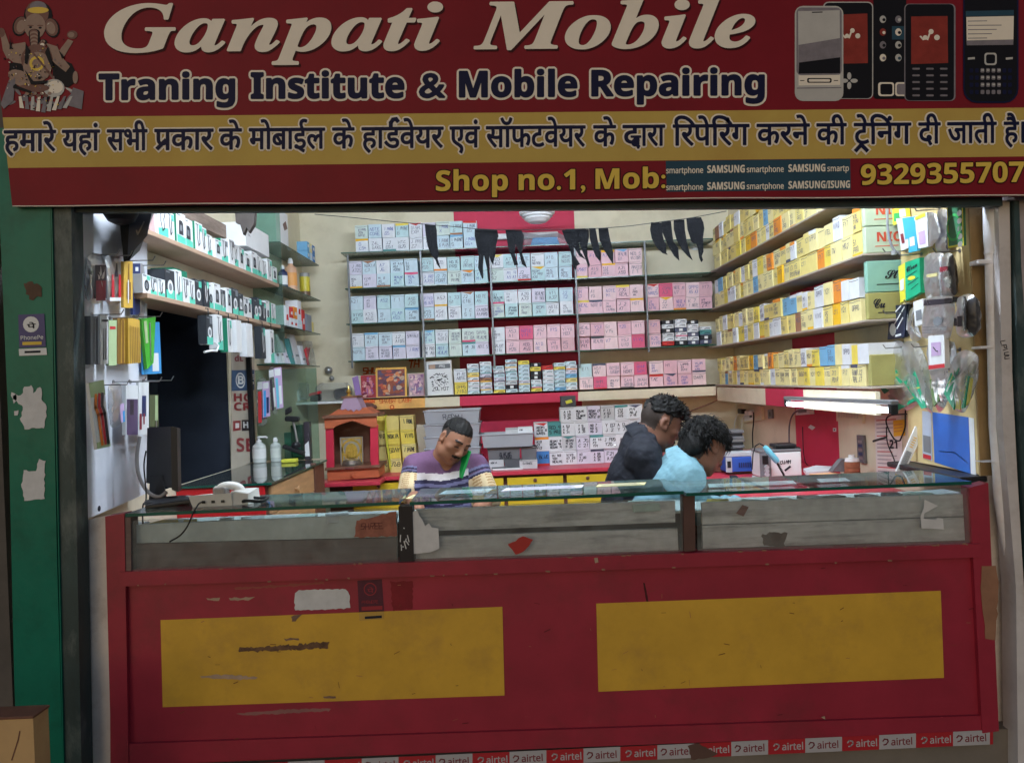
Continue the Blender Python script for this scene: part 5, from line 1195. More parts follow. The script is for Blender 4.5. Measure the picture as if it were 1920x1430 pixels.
# poster of bank names on the wall, black jamb, glass partition
def wall_text(mb, s, u0, v, u1, hpx, mi, sty='B', fat=.001):
    A, B = PX(u0, v, XL + .006), PX(u1, v, XL + .006); write(mb, s, A, B, V(0, 0, hpx / FPX * A.y / .68), mi, sty, fat, .001, copies=6)
m = MB(); W = lambda u, v: PX(u, v, XL + .004)
m.prism([W(434, 630), W(477, 630), W(477, 864), W(434, 882)], (-.003, 0, 0), 0); m.face([p + V(.0008, 0, 0) for p in (W(434, 694), W(477, 693), W(477, 731), W(434, 733))], 1)
m.ring(PX(451, 713, XL + .0055), V(0, .09, 0), V(0, 0, .052), .8, 2); wall_text(m, 'B', 446, 720, 457, 15, 2); wall_text(m, 'E', 468, 711, 476, 9, 2); wall_text(m, 'P', 468, 724, 476, 9, 2)
wall_text(m, 'HO', 439, 752, 473, 14, 3); wall_text(m, 'CR', 439, 769, 470, 14, 3); wall_text(m, 'dL', 440, 677, 456, 10, 3)
m.face([p + V(.0008, 0, 0) for p in (W(453, 787), W(477, 787), W(477, 805), W(453, 808))], 4); wall_text(m, 'HD', 456, 802, 477, 11, 2)
m.face([p + V(.0008, 0, 0) for p in (W(437, 789), W(451, 788), W(451, 806), W(437, 808))], 3); m.face([p + V(.0014, 0, 0) for p in (W(441, 793), W(448, 793), W(448, 802), W(441, 803))], 2)
wall_text(m, 'SB', 444, 846, 477, 24, 3)
tag(m.build('poster', [K('poster_beige', (186, 178, 164), .6, noise=.08), K('poster_blue', (60, 86, 124)), WHITE, K('poster_maroon', (140, 44, 50)), K('poster_black', (52, 40, 44))]), 'pale poster of bank names in maroon and blue beside the dark doorway', 'poster')
m = MB(); a, b = PX(477, 866, -1.77), PX(477, 640, -1.77); m.box((-1.795, a.y - .01, a.z), (-1.765, a.y + .02, b.z)); tag(m.build('door_jamb', [RUBBER]), 'slim black jamb between the bank poster and the glass partition', 'jamb')
SCX = -1.30
gp = thing('glass_partition', 'clear glass partition standing at the back of the left side counter', 'glass', V(-1.55, 5.32, .98))
PGL = glassy('partition_glass', (214, 232, 224), .02, .8, .06, (170, 190, 182))
m = MB(); a = P(478, 694, 5.32); b = P(600, 862, 5.32); m.box((a.x, 5.318, .978), (b.x, 5.324, a.z)); m.build('pane', [PGL], gp)
m = MB(); c = PX(524, 400, UX + .01); m.box((XL, c.y - .003, 1.72), (UX + .01, c.y + .003, 3.0)); tag(m.build('glass_screen', [PGL]), 'upright glass panel closing the far end of the plywood shelves', 'glass')
# corner shelves of glass
cs = []
for i, (u, v) in enumerate(((598, 497), (601, 563), (601, 626), (600, 686))):
    t = PX(u, v, UX); cs.append((t.y, t.z)); m = MB(); y0 = c.y + .008
    m.hexa([V(XL + .002, y0, t.z - .008), V(UX, y0, t.z - .008), V(UX, t.y, t.z - .008), V(XL + .002, t.y, t.z - .008), V(XL + .002, y0, t.z), V(UX, y0, t.z), V(UX, t.y, t.z), V(XL + .002, t.y, t.z)], [0, 0, 1, 1, 1, 1])
    tag(m.build('glass_shelf', [SHELFG, GREENG]), '%s small glass shelf in the back left corner' % ('topmost', 'second', 'third', 'lowest')[i], 'shelf', 'glass shelves in the back left corner')
def on_left(u, zi, w, h, d, x=UX - .02):
    a = PX(u, 500, x); r = ray(u, 0)[0]; y = x / ((u - 960) / FPX + 0.0); z = cs[zi][1] + .001
    for _ in range(4):
        vv = 715 - ((z - CAMZ) / (x / ((u - 960) / FPX))) * FPX
        y = PX(u, vv, x).y
    return y, z
y, z = on_left(530, 0, 0, 0, 0)
m = MB(); m.box((UX - .17, c.y - .34, z), (UX - .02, c.y - .01, z + .17)); 
m = MB(); A = P(487, 460, 4.95); B = P(540, 425, 4.95); z = zU + .165
m = MB(); m.box((XL + .03, 4.82, z), (UX - .02, 5.28, z + .15), 0); pen(m, 'OOOO', V(UX - .019, 4.86, z + .11), VY, VZ, .02, .003, VX, 1, R0, lift=0); pen(m, 'MODEL', V(UX - .019, 4.86, z + .07), VY, VZ, .012, .002, VX, 1, R0, lift=0)
y, z0 = on_left(540, 0, 0, 0, 0)
o = tag(m.build('carton', [WHITE, GREYP]), 'large white carton with small symbols on top of the upper plywood shelf', 'carton')
m = MB(); yy = c.y + .02; m.obox(V(UX - .11, yy + .17, z0 + .13), V(.08, 0, 0), V(.0, .15, 0), V(0, 0, .13), 0, .003); m.face([V(UX - .028, yy + .18, z0 + .16), V(UX - .028, yy + .26, z0 + .20), V(UX - .028, yy + .30, z0 + .15), V(UX - .028, yy + .22, z0 + .12)], 1)
tag(m.build('carton', [WHITE, K('brown_logo', (110, 84, 76))]), 'tall white carton with a brown patch on the top corner shelf', 'carton')
cols = [('blue', .05, .08), ('pale blue', .05, .06), ('sky blue', .06, .09), ('blue', .05, .07), ('cream yellow', .05, .07), ('sky blue', .055, .06)]
for k in range(6):
    yb = cs[0][0] - .06 - (k % 3) * .085; n_, w_, h_ = cols[k]; m = MB(); m.bbox((UX - .10, yb - .075, cs[0][1] + .001 + (.075 if k >= 3 else 0)), (UX - .015, yb, cs[0][1] + .074 + (.075 if k >= 3 else 0)), .002); m.face([V(UX - .0142, yb - .06, cs[0][1] + .03 + (.075 if k >= 3 else 0)), V(UX - .0142, yb - .02, cs[0][1] + .03 + (.075 if k >= 3 else 0)), V(UX - .0142, yb - .02, cs[0][1] + .055 + (.075 if k >= 3 else 0)), V(UX - .0142, yb - .06, cs[0][1] + .055 + (.075 if k >= 3 else 0))], 1)
    tag(m.build('small_box', [CPAL[n_], WHITE]), '%s small box on the top corner shelf, %s layer, %s from its far end' % (n_, 'upper' if k >= 3 else 'lower', NTH[k % 3 + 1]), 'box', 'small boxes on the top corner shelf')
def bottle(name, x, y, z, r, h, mats, label, cat='bottle', pump=False, cap=True):
    t = thing(name, label, cat, V(x, y, z))
    m = MB(); m.lathe([(r * .94, 0), (r, .006), (r, h * .62), (r * .92, h * .7), (r * .42, h * .8), (r * .38, h * .84)], V(x, y, z), 18, VZ, 0); m.build('bottle_body', [mats[0]], t)
    m = MB(); m.lathe([(r * 1.012, h * .18), (r * 1.012, h * .56)], V(x, y, z), 18, VZ, 0); m.build('label_band', [mats[1]], t)
    m = MB()
    if pump: m.lathe([(r * .4, h * .84), (r * .4, h * .90), (r * .16, h * .9), (r * .16, h), (r * .3, h), (r * .3, h * 1.04)], V(x, y, z), 12, VZ, 0); m.tube([V(x, y, z + h * 1.02), V(x + r * 1.1, y, z + h * 1.02), V(x + r * 1.3, y, z + h * .97)], r * .16, 6)
    else: m.lathe([(r * .44, h * .84), (r * .44, h * .90), (r * .30, h), (r * .12, h)], V(x, y, z), 12, VZ, 0)
    m.build('cap', [mats[2]], t); return t
yb = cs[1][0]; zb = cs[1][1] + .001
bottle('bottle', UX - .08, yb - .80, zb, .035, .18, [K('dark_blue_bottle', (40, 50, 90)), WHITE, WHITE], 'dark blue bottle on the second corner shelf, nearest the plywood shelves')
bottle('bottle', UX - .07, yb - .62, zb, .046, .26, [K('peach_bottle', (214, 170, 140)), K('orange_label', (226, 160, 90)), WHITE], 'white nozzled bottle with orange label on the second corner shelf')
bottle('bottle', UX - .10, yb - .48, zb, .034, .17, [K('blue_bottle', (90, 120, 190)), WHITE, WHITE], 'mid blue bottle beside the orange labelled bottle')
t = thing('tin', 'tall yellow and brown tin at the far end of the second corner shelf', 'tin', V(UX - .07, yb - .22, zb))
m = MB(); m.lathe([(.042, 0, 1), (.042, .05, 0), (.042, .17, 2), (.040, .2, 2), (.0, .2, 2)], V(UX - .07, yb - .22, zb), 20, VZ, 0); m.build('can', [K('tin_yellow', (206, 190, 60), .35), K('tin_brown', (110, 80, 60), .35), K('tin_cap', (150, 150, 150), .35)], t)
y3, z3 = cs[2][0], cs[2][1] + .001
for k, (yy, w, h, zz, n_) in enumerate(((y3 - .95, .10, .15, 0, 'white'), (y3 - .83, .09, .07, 0, 'white'), (y3 - .83, .09, .08, .071, 'red'), (y3 - .73, .10, .07, 0, 'white'), (y3 - .73, .10, .09, .071, 'orange'), (y3 - .62, .12, .07, 0, 'pale blue'), (y3 - .62, .10, .15, .071, 'white'), (y3 - .50, .08, .16, .0, 'red'))):
    m = MB(); m.bbox((UX - .11, yy, z3 + zz), (UX - .015, yy + w - .004, z3 + zz + h), .002); m.face([V(UX - .0142, yy + w * .2, z3 + zz + h * .3), V(UX - .0142, yy + w * .75, z3 + zz + h * .3), V(UX - .0142, yy + w * .7, z3 + zz + h * .6), V(UX - .0142, yy + w * .25, z3 + zz + h * .55)], 1)
    tag(m.build('small_box', [CPAL[n_], CPAL['red'] if n_ == 'white' else WHITE]), '%s box on the third corner shelf, %s from the near end' % (n_, NTH[k + 1]), 'box', 'boxes on the third corner shelf')
m = MB(); m.bbox((UX - .12, y3 - .36, z3), (UX - .02, y3 - .20, z3 + .14), .004); m.box((UX - .11, y3 - .19, z3), (UX - .03, y3 - .1, z3 + .09), 1); tag(m.build('tub', [K('grey_tub', (130, 136, 150), .4), CPAL['pale yellow']]), 'grey tub at the far end of the third corner shelf', 'tub')
y4, z4 = cs[3][0], cs[3][1] + .001
for k, (dy, w, h, n_, ln) in enumerate(((-1.0, .07, .20, 'pale blue', .03), (-.86, .06, .22, 'white', .05), (-.74, .07, .18, 'lilac white', .06), (-.60, .05, .2, 'teal', .04), (-.50, .12, .24, 'light grey', .05), (-.32, .10, .16, 'white', .03))):
    m = MB(); p = V(UX - .05, y4 + dy, z4); m.prism([p, p + V(0, w, 0), p + V(-ln, w, h), p + V(-ln, 0, h)], (-.03, 0, 0), 0)
    m.line([p + V(-ln * .3 + .001, w * .2, h * .3), p + V(-ln * .3 + .001, w * .8, h * .3)], .02, VX, 1)
    tag(m.build('blister_pack', [CPAL[n_], GREYP]), '%s pack leaning on the lowest corner shelf, %s from the near end' % (n_, NTH[k + 1]), 'pack', 'packs leaning on the lowest corner shelf')
m = MB(); p = V(UX - .03, y4 - .24, z4)
for k in range(6): m.tube([p + V(-.01 * k, .02 * k, 0), p + V(-.02, .03 * k - .03, .13 + .01 * (k % 3))], .008, 6, 1)
m.prism([p + V(.012, -.05, 0), p + V(.012, .2, 0), p + V(0, .12, .2), p + V(-.02, .03, .2)], (-.08, 0, 0), 0); tag(m.build('tool_bag', [CLEAR, REDH]), 'clear bag of red tools at the far end of the lowest corner shelf', 'bag')
# white shelf on the back wall with adapters
ws = P(620, 752, 6.5).z; a, b = P(541, 759, 6.45), P(668, 748, 6.45)
m = MB(); m.bbox((a.x, 6.42, ws - .02), (b.x + .02, YB - .002, ws), .003); tag(m.build('white_shelf', [WHITE]), 'narrow white shelf of adapters left of the shrine pictures', 'shelf')
def blob(name, cen, r, mt, label, cat, squash=1):
    m = MB(); m.obox(V(*cen), V(r[0], 0, 0), V(0, r[1], 0), V(0, 0, r[2]), 0, min(r) * .5); return tag(m.build(name, mt), label, cat)
blob('charger', P(555, 742, 6.5), (.035, .03, .05), [WHITE], 'white charger at the left end of the white shelf', 'charger'); blob('charger', P(570, 733, 6.5), (.04, .03, .07), [CLEAR], 'clear packed charger behind the white one', 'charger')
m = MB(); q = P(592, 747, 6.5); m.obox(V(q.x, 6.5, ws + .035), V(.045, .0, 0), V(0, .03, 0), V(0, 0, .03), 0, .01); m.obox(V(q.x, 6.49, ws + .07), V(.05, 0, .01), V(0, .03, 0), V(0, 0, .012), 1, .005); tag(m.build('adapter', [BLACK, REDH]), 'red and black adapter in the middle of the white shelf', 'adapter')
t = thing('bread_bin', 'clear domed plastic case with a black gadget inside on the white shelf', 'case', V(P(628, 745, 6.5).x, 6.55, ws))
m = MB(); q = P(590, 745, 6.48); w = P(650, 745, 6.48).x - q.x; m.prism([V(q.x, 6.48, ws + .001), V(q.x + w, 6.48, ws + .001), V(q.x + w + .02, 6.48, ws + .10), V(q.x + w - .02, 6.48, ws + .15), V(q.x + .05, 6.48, ws + .155), V(q.x + .01, 6.48, ws + .12)], (0, .16, 0)); m.build('case', [CLEAR], t)
m = MB(); m.obox(V(q.x + w * .8, 6.53, ws + .06), V(.06, 0, .008), V(0, .04, 0), V(-.004, 0, .045), 0, .02); m.build('gadget', [BLACK], t)
for (u, v, r) in ((616, 694, .035), (622, 709, .022)):
    q = P(u, v, YB - .03); m = MB(); m.lathe([(r, 0), (r * .9, r * .5), (r * .4, r * .9), (r * .1, r)], q, 16, -VY, 0); tag(m.build('wall_fitting', [STEEL]), '%s silver knob on the cream wall above the white shelf' % ('larger' if r > .03 else 'smaller'), 'knob')
# hanging screwdriver packs on the partition
for i, (uv, m1, m2) in enumerate((([(481, 714), (499, 712), (500, 792), (482, 795)], REDH, NAVY), ([(492, 716), (505, 714), (506, 780), (493, 783)], BLUC, NAVY), ([(503, 692), (514, 690), (521, 770), (508, 772)], DKM, WHITE), ([(513, 690), (527, 688), (531, 764), (518, 767)], K('cyan_handle', (110, 190, 214)), WHITE))):
    card('screwdriver_pack', uv, 5.16 - .01 * i, .01, [(CLEAR, LILAC)[i % 2], m1, m2, WHITE], '%s screwdriver pack hanging before the glass partition' % ('red and blue', 'blue', 'black and white', 'pale cyan')[i], 'pack', 'screwdriver packs by the glass partition', tools((.15, .02, .5, .75, 1), (.55, .1, .9, .55, 2), (.1, .8, .9, .97, 3)))

# ================================================================== left side counter
side = thing('side_counter', 'low side counter with glass top, red front and tan drawers', 'counter', V(-1.55, 4.7, 0))
TANW = mat('tan_drawer_wood', (196, 154, 112), .5, noise=.2, scale=5, stretch=(1, 1, 8)); REDB = mat('bright_red_panel', (206, 32, 40), .4, noise=.08)
m = MB(); m.box((XL + .002, 4.10, 0), (SCX - .02, 5.33, .955)); m.build('carcass', [BRF], side)
m = MB(); m.bbox((XL + .002, 4.085, .0), (SCX - .03, 4.10, .955), .003); m.build('front_panel', [REDB], side)
for k, (z0, z1) in enumerate(((.80, .945), (.63, .795), (.44, .625))):
    q = MB(); q.bbox((SCX - .02, 4.11, z0), (SCX, 4.98, z1), .004); d = q.build('drawer', [TANW], side)
    q = MB(); q.lathe([(.008, 0), (.008, .012), (.02, .018), (.02, .028), (.0, .032)], V(SCX, 4.55, (z0 + z1) / 2), 14, VX); q.build('knob', [TANW], d)
m = MB(); m.box((SCX - .022, 4.99, 0), (SCX + .005, 5.03, .975)); m.build('end_post', [BRF], side)
m = MB(); m.hexa([V(XL + .002, 4.08, .958), V(SCX + .01, 4.08, .958), V(SCX + .01, 5.31, .958), V(XL + .002, 5.31, .958), V(XL + .002, 4.08, .970), V(SCX + .01, 4.08, .970), V(SCX + .01, 5.31, .970), V(XL + .002, 5.31, .970)], [0, 0, 1, 1, 1, 1]); m.build('glass_top', [glassy('dark_glass_top', (120, 140, 134), .02, 1.4, .35, (140, 152, 148)), GREENG], side)
TZ = .971
q = PZ(487, 867, TZ); bottle('soap_bottle', q.x, q.y, TZ, .045, .17, [K('clear_soap', (200, 206, 204), .2), K('soap_label', (224, 226, 226)), WHITE], 'clear pump bottle of soap on the left side counter', pump=True)
q = PZ(518, 865, TZ); bottle('spray_bottle', q.x, q.y, TZ, .036, .165, [K('clear_spray', (190, 200, 196), .2), K('spray_label', (214, 222, 216)), WHITE], 'clear nozzle bottle right of the soap pump bottle')
for i, (u, v, w, h, mt, lb) in enumerate(((541, 862, .05, .19, [MINT, WHITE], 'mint and white box standing on the left side counter'), (558, 862, .08, .24, [GRNBOX, MINT], 'tall green box standing behind the phone holder'), (577, 862, .04, .26, [DKM, WHITE], 'dark slim box at the end of the left side counter'))):
    q = PZ(u, v, TZ); m = MB(); m.bbox((q.x - w / 2, q.y, TZ), (q.x + w / 2, q.y + .06, TZ + h), .003); m.face([V(q.x - w * .4, q.y - .001, TZ + h * .1), V(q.x + w * .4, q.y - .001, TZ + h * .1), V(q.x + w * .3, q.y - .001, TZ + h * .5), V(q.x - w * .4, q.y - .001, TZ + h * .4)], 1); tag(m.build('box', mt), lb, 'box')
t = thing('phone_holder', 'black jointed phone holder arm standing on the left side counter', 'holder', PZ(560, 858, TZ))
Y = PZ(560, 862, TZ).y - .08
m = MB(); m.obox(P(551, 843, Y), (P(570, 850, Y) - P(531, 836, Y)) / 2, V(0, .03, 0), V(.004, 0, .012), 0, .005); m.build('base', [BLACK], t)
m = MB(); m.tube([P(558, 832, Y), P(554, 810, Y), P(550, 790, Y)], .009, 8); m.build('arm', [STEEL], t)
m = MB(); m.lathe([(.03, -.02), (.034, 0), (.02, .02)], P(555, 834, Y), 12, VZ); m.build('joint', [BLACK], t)
m = MB(); m.obox(P(548, 785, Y), V(.045, 0, -.004), V(0, .03, 0), V(.002, 0, .018), 0, .008); m.obox(P(541, 770, Y), V(.02, 0, .01), V(0, .02, 0), V(0, 0, .02), 0, .005); m.build('clamp', [BLACK], t)
m = MB(); q = PZ(545, 866, TZ); m.obox(V(q.x, q.y - .02, TZ + .012), V(.05, 0, 0), V(0, .03, 0), V(0, 0, .012), 0, .004); tag(m.build('packet', [CPAL['lime']]), 'lime yellow packet lying under the phone holder', 'packet')

# ================================================================== wooden shrine
TY = 5.61
tp = thing('shrine', 'small orange wooden shrine with crimson posts and a mauve roof', 'shrine', P(660, 896, TY))
WOR = mat('orange_wood', (186, 98, 64), .5, noise=.18, scale=6, stretch=(1, 1, 5)); CRM = mat('crimson_post', (196, 44, 70), .45, noise=.06); MAU = mat('mauve_roof', (168, 140, 164), .5, noise=.1); BRNB = mat('brown_back', (120, 80, 62), .6, noise=.2); BRASS = mat('brass', (214, 176, 96), .28, .9)
def tslab(name, uv, y0, d, mt, par=None): m = MB(); slab(m, uv, TY + y0, d); return m.build(name, [mt], par or tp)
b_ = tslab('base_drawer', [(613, 882), (710, 876), (711, 894), (614, 901)], 0, .26, WOR)
m = MB(); m.lathe([(.006, 0), (.006, .008), (.016, .014), (.012, .024), (0, .026)], P(662, 890, TY), 12, -VY); m.build('knob', [WOR], b_)
tslab('base_board', [(609, 877), (713, 871), (713, 876), (609, 882)], -.02, .29, BRNB)
for a, b in ((610, 624), (694, 708)): tslab('post', [(a, 801 - (a - 610) * .05), (b, 800 - (a - 610) * .05), (b + 2, 876 - (a - 610) * .05), (a + 2, 877 - (a - 610) * .05)], 0, .03, CRM)
for a, b in ((612, 622), (694, 704)): tslab('post', [(a, 801), (b, 800), (b, 873), (a, 874)], .22, .03, CRM)
sc = [(608, 784), (706, 778), (707, 800), (694, 801)] + [(694 - 6.4 * k + (3.2 if j else 0), (799 - 2.2 * min(k, 11 - k)) + (0 if j else 2)) for k in range(11) for j in (0, 1)] + [(624, 803), (609, 804)]
tslab('scalloped_arch', sc, -.012, .012, WOR); tslab('back_panel', [(624, 790), (694, 788), (695, 874), (626, 876)], .24, .012, BRNB)
tslab('side_panel', [(612, 784), (620, 783), (622, 801), (613, 802)], .01, .23, WOR); tslab('eave', [(604, 779), (709, 774), (709, 780), (604, 785)], -.03, .3, BRNB)
m = MB(); A = [P(u, v, TY - .01) for u, v in ((616, 779), (704, 775), (686, 764), (634, 767))]; m.prism(A, (0, .24, 0)); m.build('roof', [WOR], tp)
sc = [(638, 768), (645, 745), (668, 744), (678, 765)] + [(678 - 5 * k, 766 + (0, 4, 1, 6, 1, 4, 0, 2)[k]) for k in range(8)]
tslab('spire', sc, -.016, .2, MAU); tslab('spire_cap', [(640, 743), (670, 741), (670, 745), (640, 747)], -.02, .2, BRNB)
m = MB(); m.lathe([(.022, 0), (.022, .006), (.010, .014), (.020, .030), (.008, .05), (.002, .075)], P(654, 742, TY + .06), 14, VZ); m.build('finial', [BRASS], tp)
dp = thing('deity_plaque', 'gold and silver arched plaque standing inside the wooden shrine', 'plaque', P(659, 874, TY + .12))
GLP = mat('gold_relief', (226, 190, 90), .3, .7, noise=.2, scale=40, bump=.4); m = MB(); slab(m, [(637, 820), (680, 818), (681, 872), (639, 874)], TY + .12, .012); m.build('plate', [K('silver_plate', (190, 186, 176), .3, metal=.6)], dp)
m = MB(); y = TY + .1185
m.ring(P(659, 842, y), V(.075, 0, 0), V(0, 0, .075), .8, 0, 20); m.disc(P(659, 846, y), V(.045, 0, 0), V(0, 0, .06), 0); 
for k in range(7): m.tube([P(643 + k * 5.3, 862, y), P(643 + k * 5.3, 850 - 8 * math.sin(k * .52), y)], .004, 5)
m.line([P(641, 823, y), P(677, 821, y), P(678, 868, y), P(642, 870, y), P(641, 823, y)], .008, (0, -1, 0), 0); m.build('relief', [GLP], dp)
m = MB(); m.lathe([(.05, 0), (.085, .01), (.09, .018)], P(660, 879, TY + .06), 20, VZ); tag(m.build('plate', [STEEL]), 'small steel plate before the plaque in the wooden shrine', 'plate')
m = MB(); m.lathe([(.075, 0), (.075, .03), (.06, .055), (.0, .07)], P(660, 876, TY + .065), 18, VZ); tag(m.build('dome_lid', [K('pierced_silver', (128, 118, 110), .35, metal=.7, noise=.4, scale=60)]), 'pierced silver dome on the steel plate in the wooden shrine', 'lid')
q = P(690, 763, 6.36); m = MB()
for k in range(14): m.ell((q.x + RB.uniform(-.05, .05), q.y + RB.uniform(-.02, .02), q.z + RB.uniform(-.02, .02)), (.03, .03, .022), 0, 8, 6)
tag(m.build('dried_garland', [K('brown_dried', (110, 74, 66), .9, noise=.4, scale=40)]), 'brown dried garland lying against the orange fascia', 'garland')
m = MB(); m.bbox(P(668, 779, 6.34), P(713, 774, 6.44), .003); tag(m.build('bracket_shelf', [STEEL]), 'little steel shelf bracket under the brown dried garland', 'bracket')

# ================================================================== string of black rags, bag of masks, round ceiling fitting
RAGM = mat('black_rag', (16, 17, 20), .9, noise=.25, scale=16, bump=.3, spec=.1)
RGY = 4.4
m = MB(); m.tube([P(u, v, RGY) for u, v in ((590, 402), (660, 408), (740, 416), (800, 421), (850, 425), (890, 429), (935, 431), (1000, 431), (1060, 430), (1130, 428), (1180, 424), (1225, 418), (1300, 408), (1362, 396))], .0022, 5); tag(m.build('string', [RUBBER]), 'thin black string sagging across the shop under the lintel', 'string')
def zz(o, s, pts): return [(o[0] + x / s, o[1] + y / s) for x, y in pts]
RAGS = [zz((640, 380), 6.4, [(1000, 265), (1130, 270), (1145, 330), (1150, 480), (1170, 610), (1155, 670), (1195, 800), (1150, 745), (1130, 690), (1075, 620), (1035, 520), (1015, 400)]),
        zz((640, 380), 6.4, [(1600, 310), (1870, 325), (1885, 400), (1855, 520), (1845, 640), (1818, 745), (1790, 690), (1775, 640), (1770, 800), (1760, 940), (1745, 780), (1710, 625), (1700, 760), (1705, 900), (1690, 915), (1640, 780), (1650, 640), (1620, 500), (1600, 400)]),
        zz((900, 380), 6, [(285, 305), (470, 315), (495, 370), (485, 470), (470, 560), (530, 735), (470, 690), (440, 560), (400, 470), (390, 560), (430, 700), (385, 705), (360, 620), (320, 520), (300, 400)]),
        zz((900, 380), 6, [(920, 310), (1040, 295), (1105, 300), (1110, 420), (1130, 560), (1190, 640), (1120, 600), (1050, 490), (1055, 580), (1125, 690), (1090, 710), (1080, 765), (1035, 690), (1030, 600), (1010, 520), (960, 420)]),
        zz((900, 380), 6, [(1105, 295), (1225, 300), (1228, 380), (1205, 500), (1210, 600), (1237, 700), (1225, 735), (1190, 640), (1150, 540), (1110, 430)]),
        zz((900, 380), 6, [(1227, 290), (1300, 288), (1320, 400), (1340, 490), (1358, 600), (1350, 660), (1300, 600), (1260, 500), (1235, 400)]),
        zz((900, 380), 6, [(1332, 285), (1440, 282), (1455, 370), (1475, 460), (1500, 560), (1500, 695), (1450, 620), (1390, 520), (1345, 420)]),
        zz((1180, 380), 6.4, [(262, 235), (385, 240), (400, 380), (420, 470), (440, 490), (445, 600), (460, 625), (400, 605), (330, 540), (270, 430), (250, 320)]),
        zz((1180, 380), 6.4, [(385, 225), (500, 222), (515, 370), (530, 470), (585, 540), (600, 695), (540, 640), (480, 540), (430, 430), (400, 360)]),
        zz((1180, 380), 6.4, [(533, 208), (660, 203), (668, 330), (690, 470), (730, 620), (760, 690), (700, 640), (630, 560), (570, 450), (535, 320)]),
        zz((1180, 380), 6.4, [(685, 190), (790, 178), (860, 175), (890, 240), (900, 310), (885, 420), (890, 590), (870, 640), (885, 690), (865, 715), (840, 660), (825, 560), (805, 490), (770, 485), (745, 460), (700, 320)])]
RLAB = ['single long tapering rag at the left end of the string', 'wide three tailed rag second from the left', 'two legged rag third from the left', 'ragged tailed strip starting the four strip bunch', 'second strip of the four strip bunch mid string', 'slim third strip of the four strip bunch mid string', 'last strip of the four strip bunch mid string', 'first strip of the right hand bunch on the string', 'second strip of the bunch nearest the yellow boxes', 'slim third strip of the bunch nearest the yellow boxes', 'broad last rag nearest the yellow boxes']
for i, poly in enumerate(RAGS):
    y = RGY - .002 + .007 * ((i * 3) % 5); m = MB(); m.prism([P(u, v, y) for u, v in poly], (0, .004, 0)); tag(m.build('black_rag', [RAGM]), 'black ' + RLAB[i], 'rag', 'black rags hung on the string')
mb_ = thing('mask_bag', 'clear bag of blue face masks lying on the top back shelf', 'bag', P(1020, 471, 6.5))
m = MB(); z = P(1020, 459.5, 6.5).z
for k in range(5): a, b = P(994 + k, 462, 6.55), P(1050 - k, 459, 6.55); zk = z + .002 + k * .014; m.hexa([V(a.x, 6.53, zk), V(b.x, 6.53, zk), V(b.x - .02, 6.68, zk), V(a.x + .02, 6.68, zk), V(a.x + .01, 6.53, zk + .011), V(b.x - .01, 6.53, zk + .011), V(b.x - .03, 6.68, zk + .011), V(a.x + .03, 6.68, zk + .011)], 0)
m.build('masks', [mat('mask_blue', (84, 160, 214), .8, noise=.1)], mb_)
m = MB(); a, b = P(984, 462, 6.5), P(1062, 458, 6.5); m.prism([V(a.x, 6.515, z), V(b.x, 6.515, z + .01), V(b.x + .01, 6.515, z + .06), V(b.x - .06, 6.515, z + .10), V(a.x + .12, 6.515, z + .09), V(a.x - .01, 6.515, z + .12), V(a.x - .005, 6.515, z + .05)], (0, .18, 0)); m.build('bag', [CLEAR], mb_)
q = P(1007, 402, 6.2); m = MB(); m.lathe([(.14, .012), (.145, 0), (.14, -.02), (.12, -.025), (.125, -.04), (.10, -.045), (.105, -.06), (.07, -.085), (.0, -.095)], V(q.x, 6.2, q.z + .02), 28, VZ, 0); m.lathe([(.012, .01), (.012, 3.05 - q.z - .02)], V(q.x, 6.2, q.z + .02), 8, VZ, 0)
tag(m.build('ceiling_rose', [FIT]), 'round white ringed ceiling fitting above the back shelves', 'fitting')
m = MB(); a, b = P(896, 446, YB - .03), P(1046, 440, YB - .03); m.obox((a + b) / 2, (b - a) / 2, V(0, .025, 0), V(0, 0, .025), 0, .006); tag(m.build('tube_batten', [FIT]), 'unlit white batten on the crimson wall stripe behind the rags', 'fitting')
q = P(1303, 459, YB); m = MB(); m.lathe([(.05, 0), (.05, .02), (.03, .04), (.03, .07)], q, 16, -VY, 0); m.tube([q + V(.03, -.02, 0), q + V(.12, -.02, .02), q + V(.25, -.02, .09)], .004, 6, 1); tag(m.build('bulb_holder', [WHITE, BRF]), 'white bulb holder with a wire on the cream wall by the corner', 'fitting')

# ================================================================== right hooked board and its packets
RX = 1.875
TANB = mat('tan_board', (206, 184, 134), .6, noise=.08, stain=(166, 140, 100), stain_amt=.4); TANE = mat('tan_edge', (164, 138, 98), .7, noise=.15)
y0, y1 = 3.13, PX(1690, 500, RX).y
b0 = PX(1835, 894, RX).z; b1 = PX(1722, 866, RX).z
hb_ = thing('hook_board', 'tan plywood board with hooks of packets at the right of the counter', 'board', V(RX, 3.4, b1))
m = MB(); m.prism([V(RX, y0, b1), V(RX, y1, b1), V(RX, y1, 2.6), V(RX, y0, 2.6)], (.045, 0, 0), 0); m.build('panel', [TANB], hb_)
m = MB(); m.box((RX - .004, y0 - .012, b1 - .005), (RX + .052, y0 - .001, 2.6)); m.build('edge_strip', [TANE], hb_)
m = MB(); W = lambda u, v: PX(u, v, RX - .002)
m.face([W(1748, 772), W(1816, 782), W(1820, 888), W(1752, 866)], 0)
m.line([W(1762, 846), W(1790, 848), W(1815, 868)], .004, (-1, 0, 0), 1); m.face([W(1816.5, 782), W(1826, 784), W(1830, 890), W(1820.5, 888)], 1)
tag(m.build('blue_sheet', [mat('blue_vinyl', (44, 98, 184), .35, noise=.1, stain=(90, 130, 200), stain_amt=.4), WHITE]), 'plain blue vinyl sheet stuck on the hook board below the packets', 'sheet')
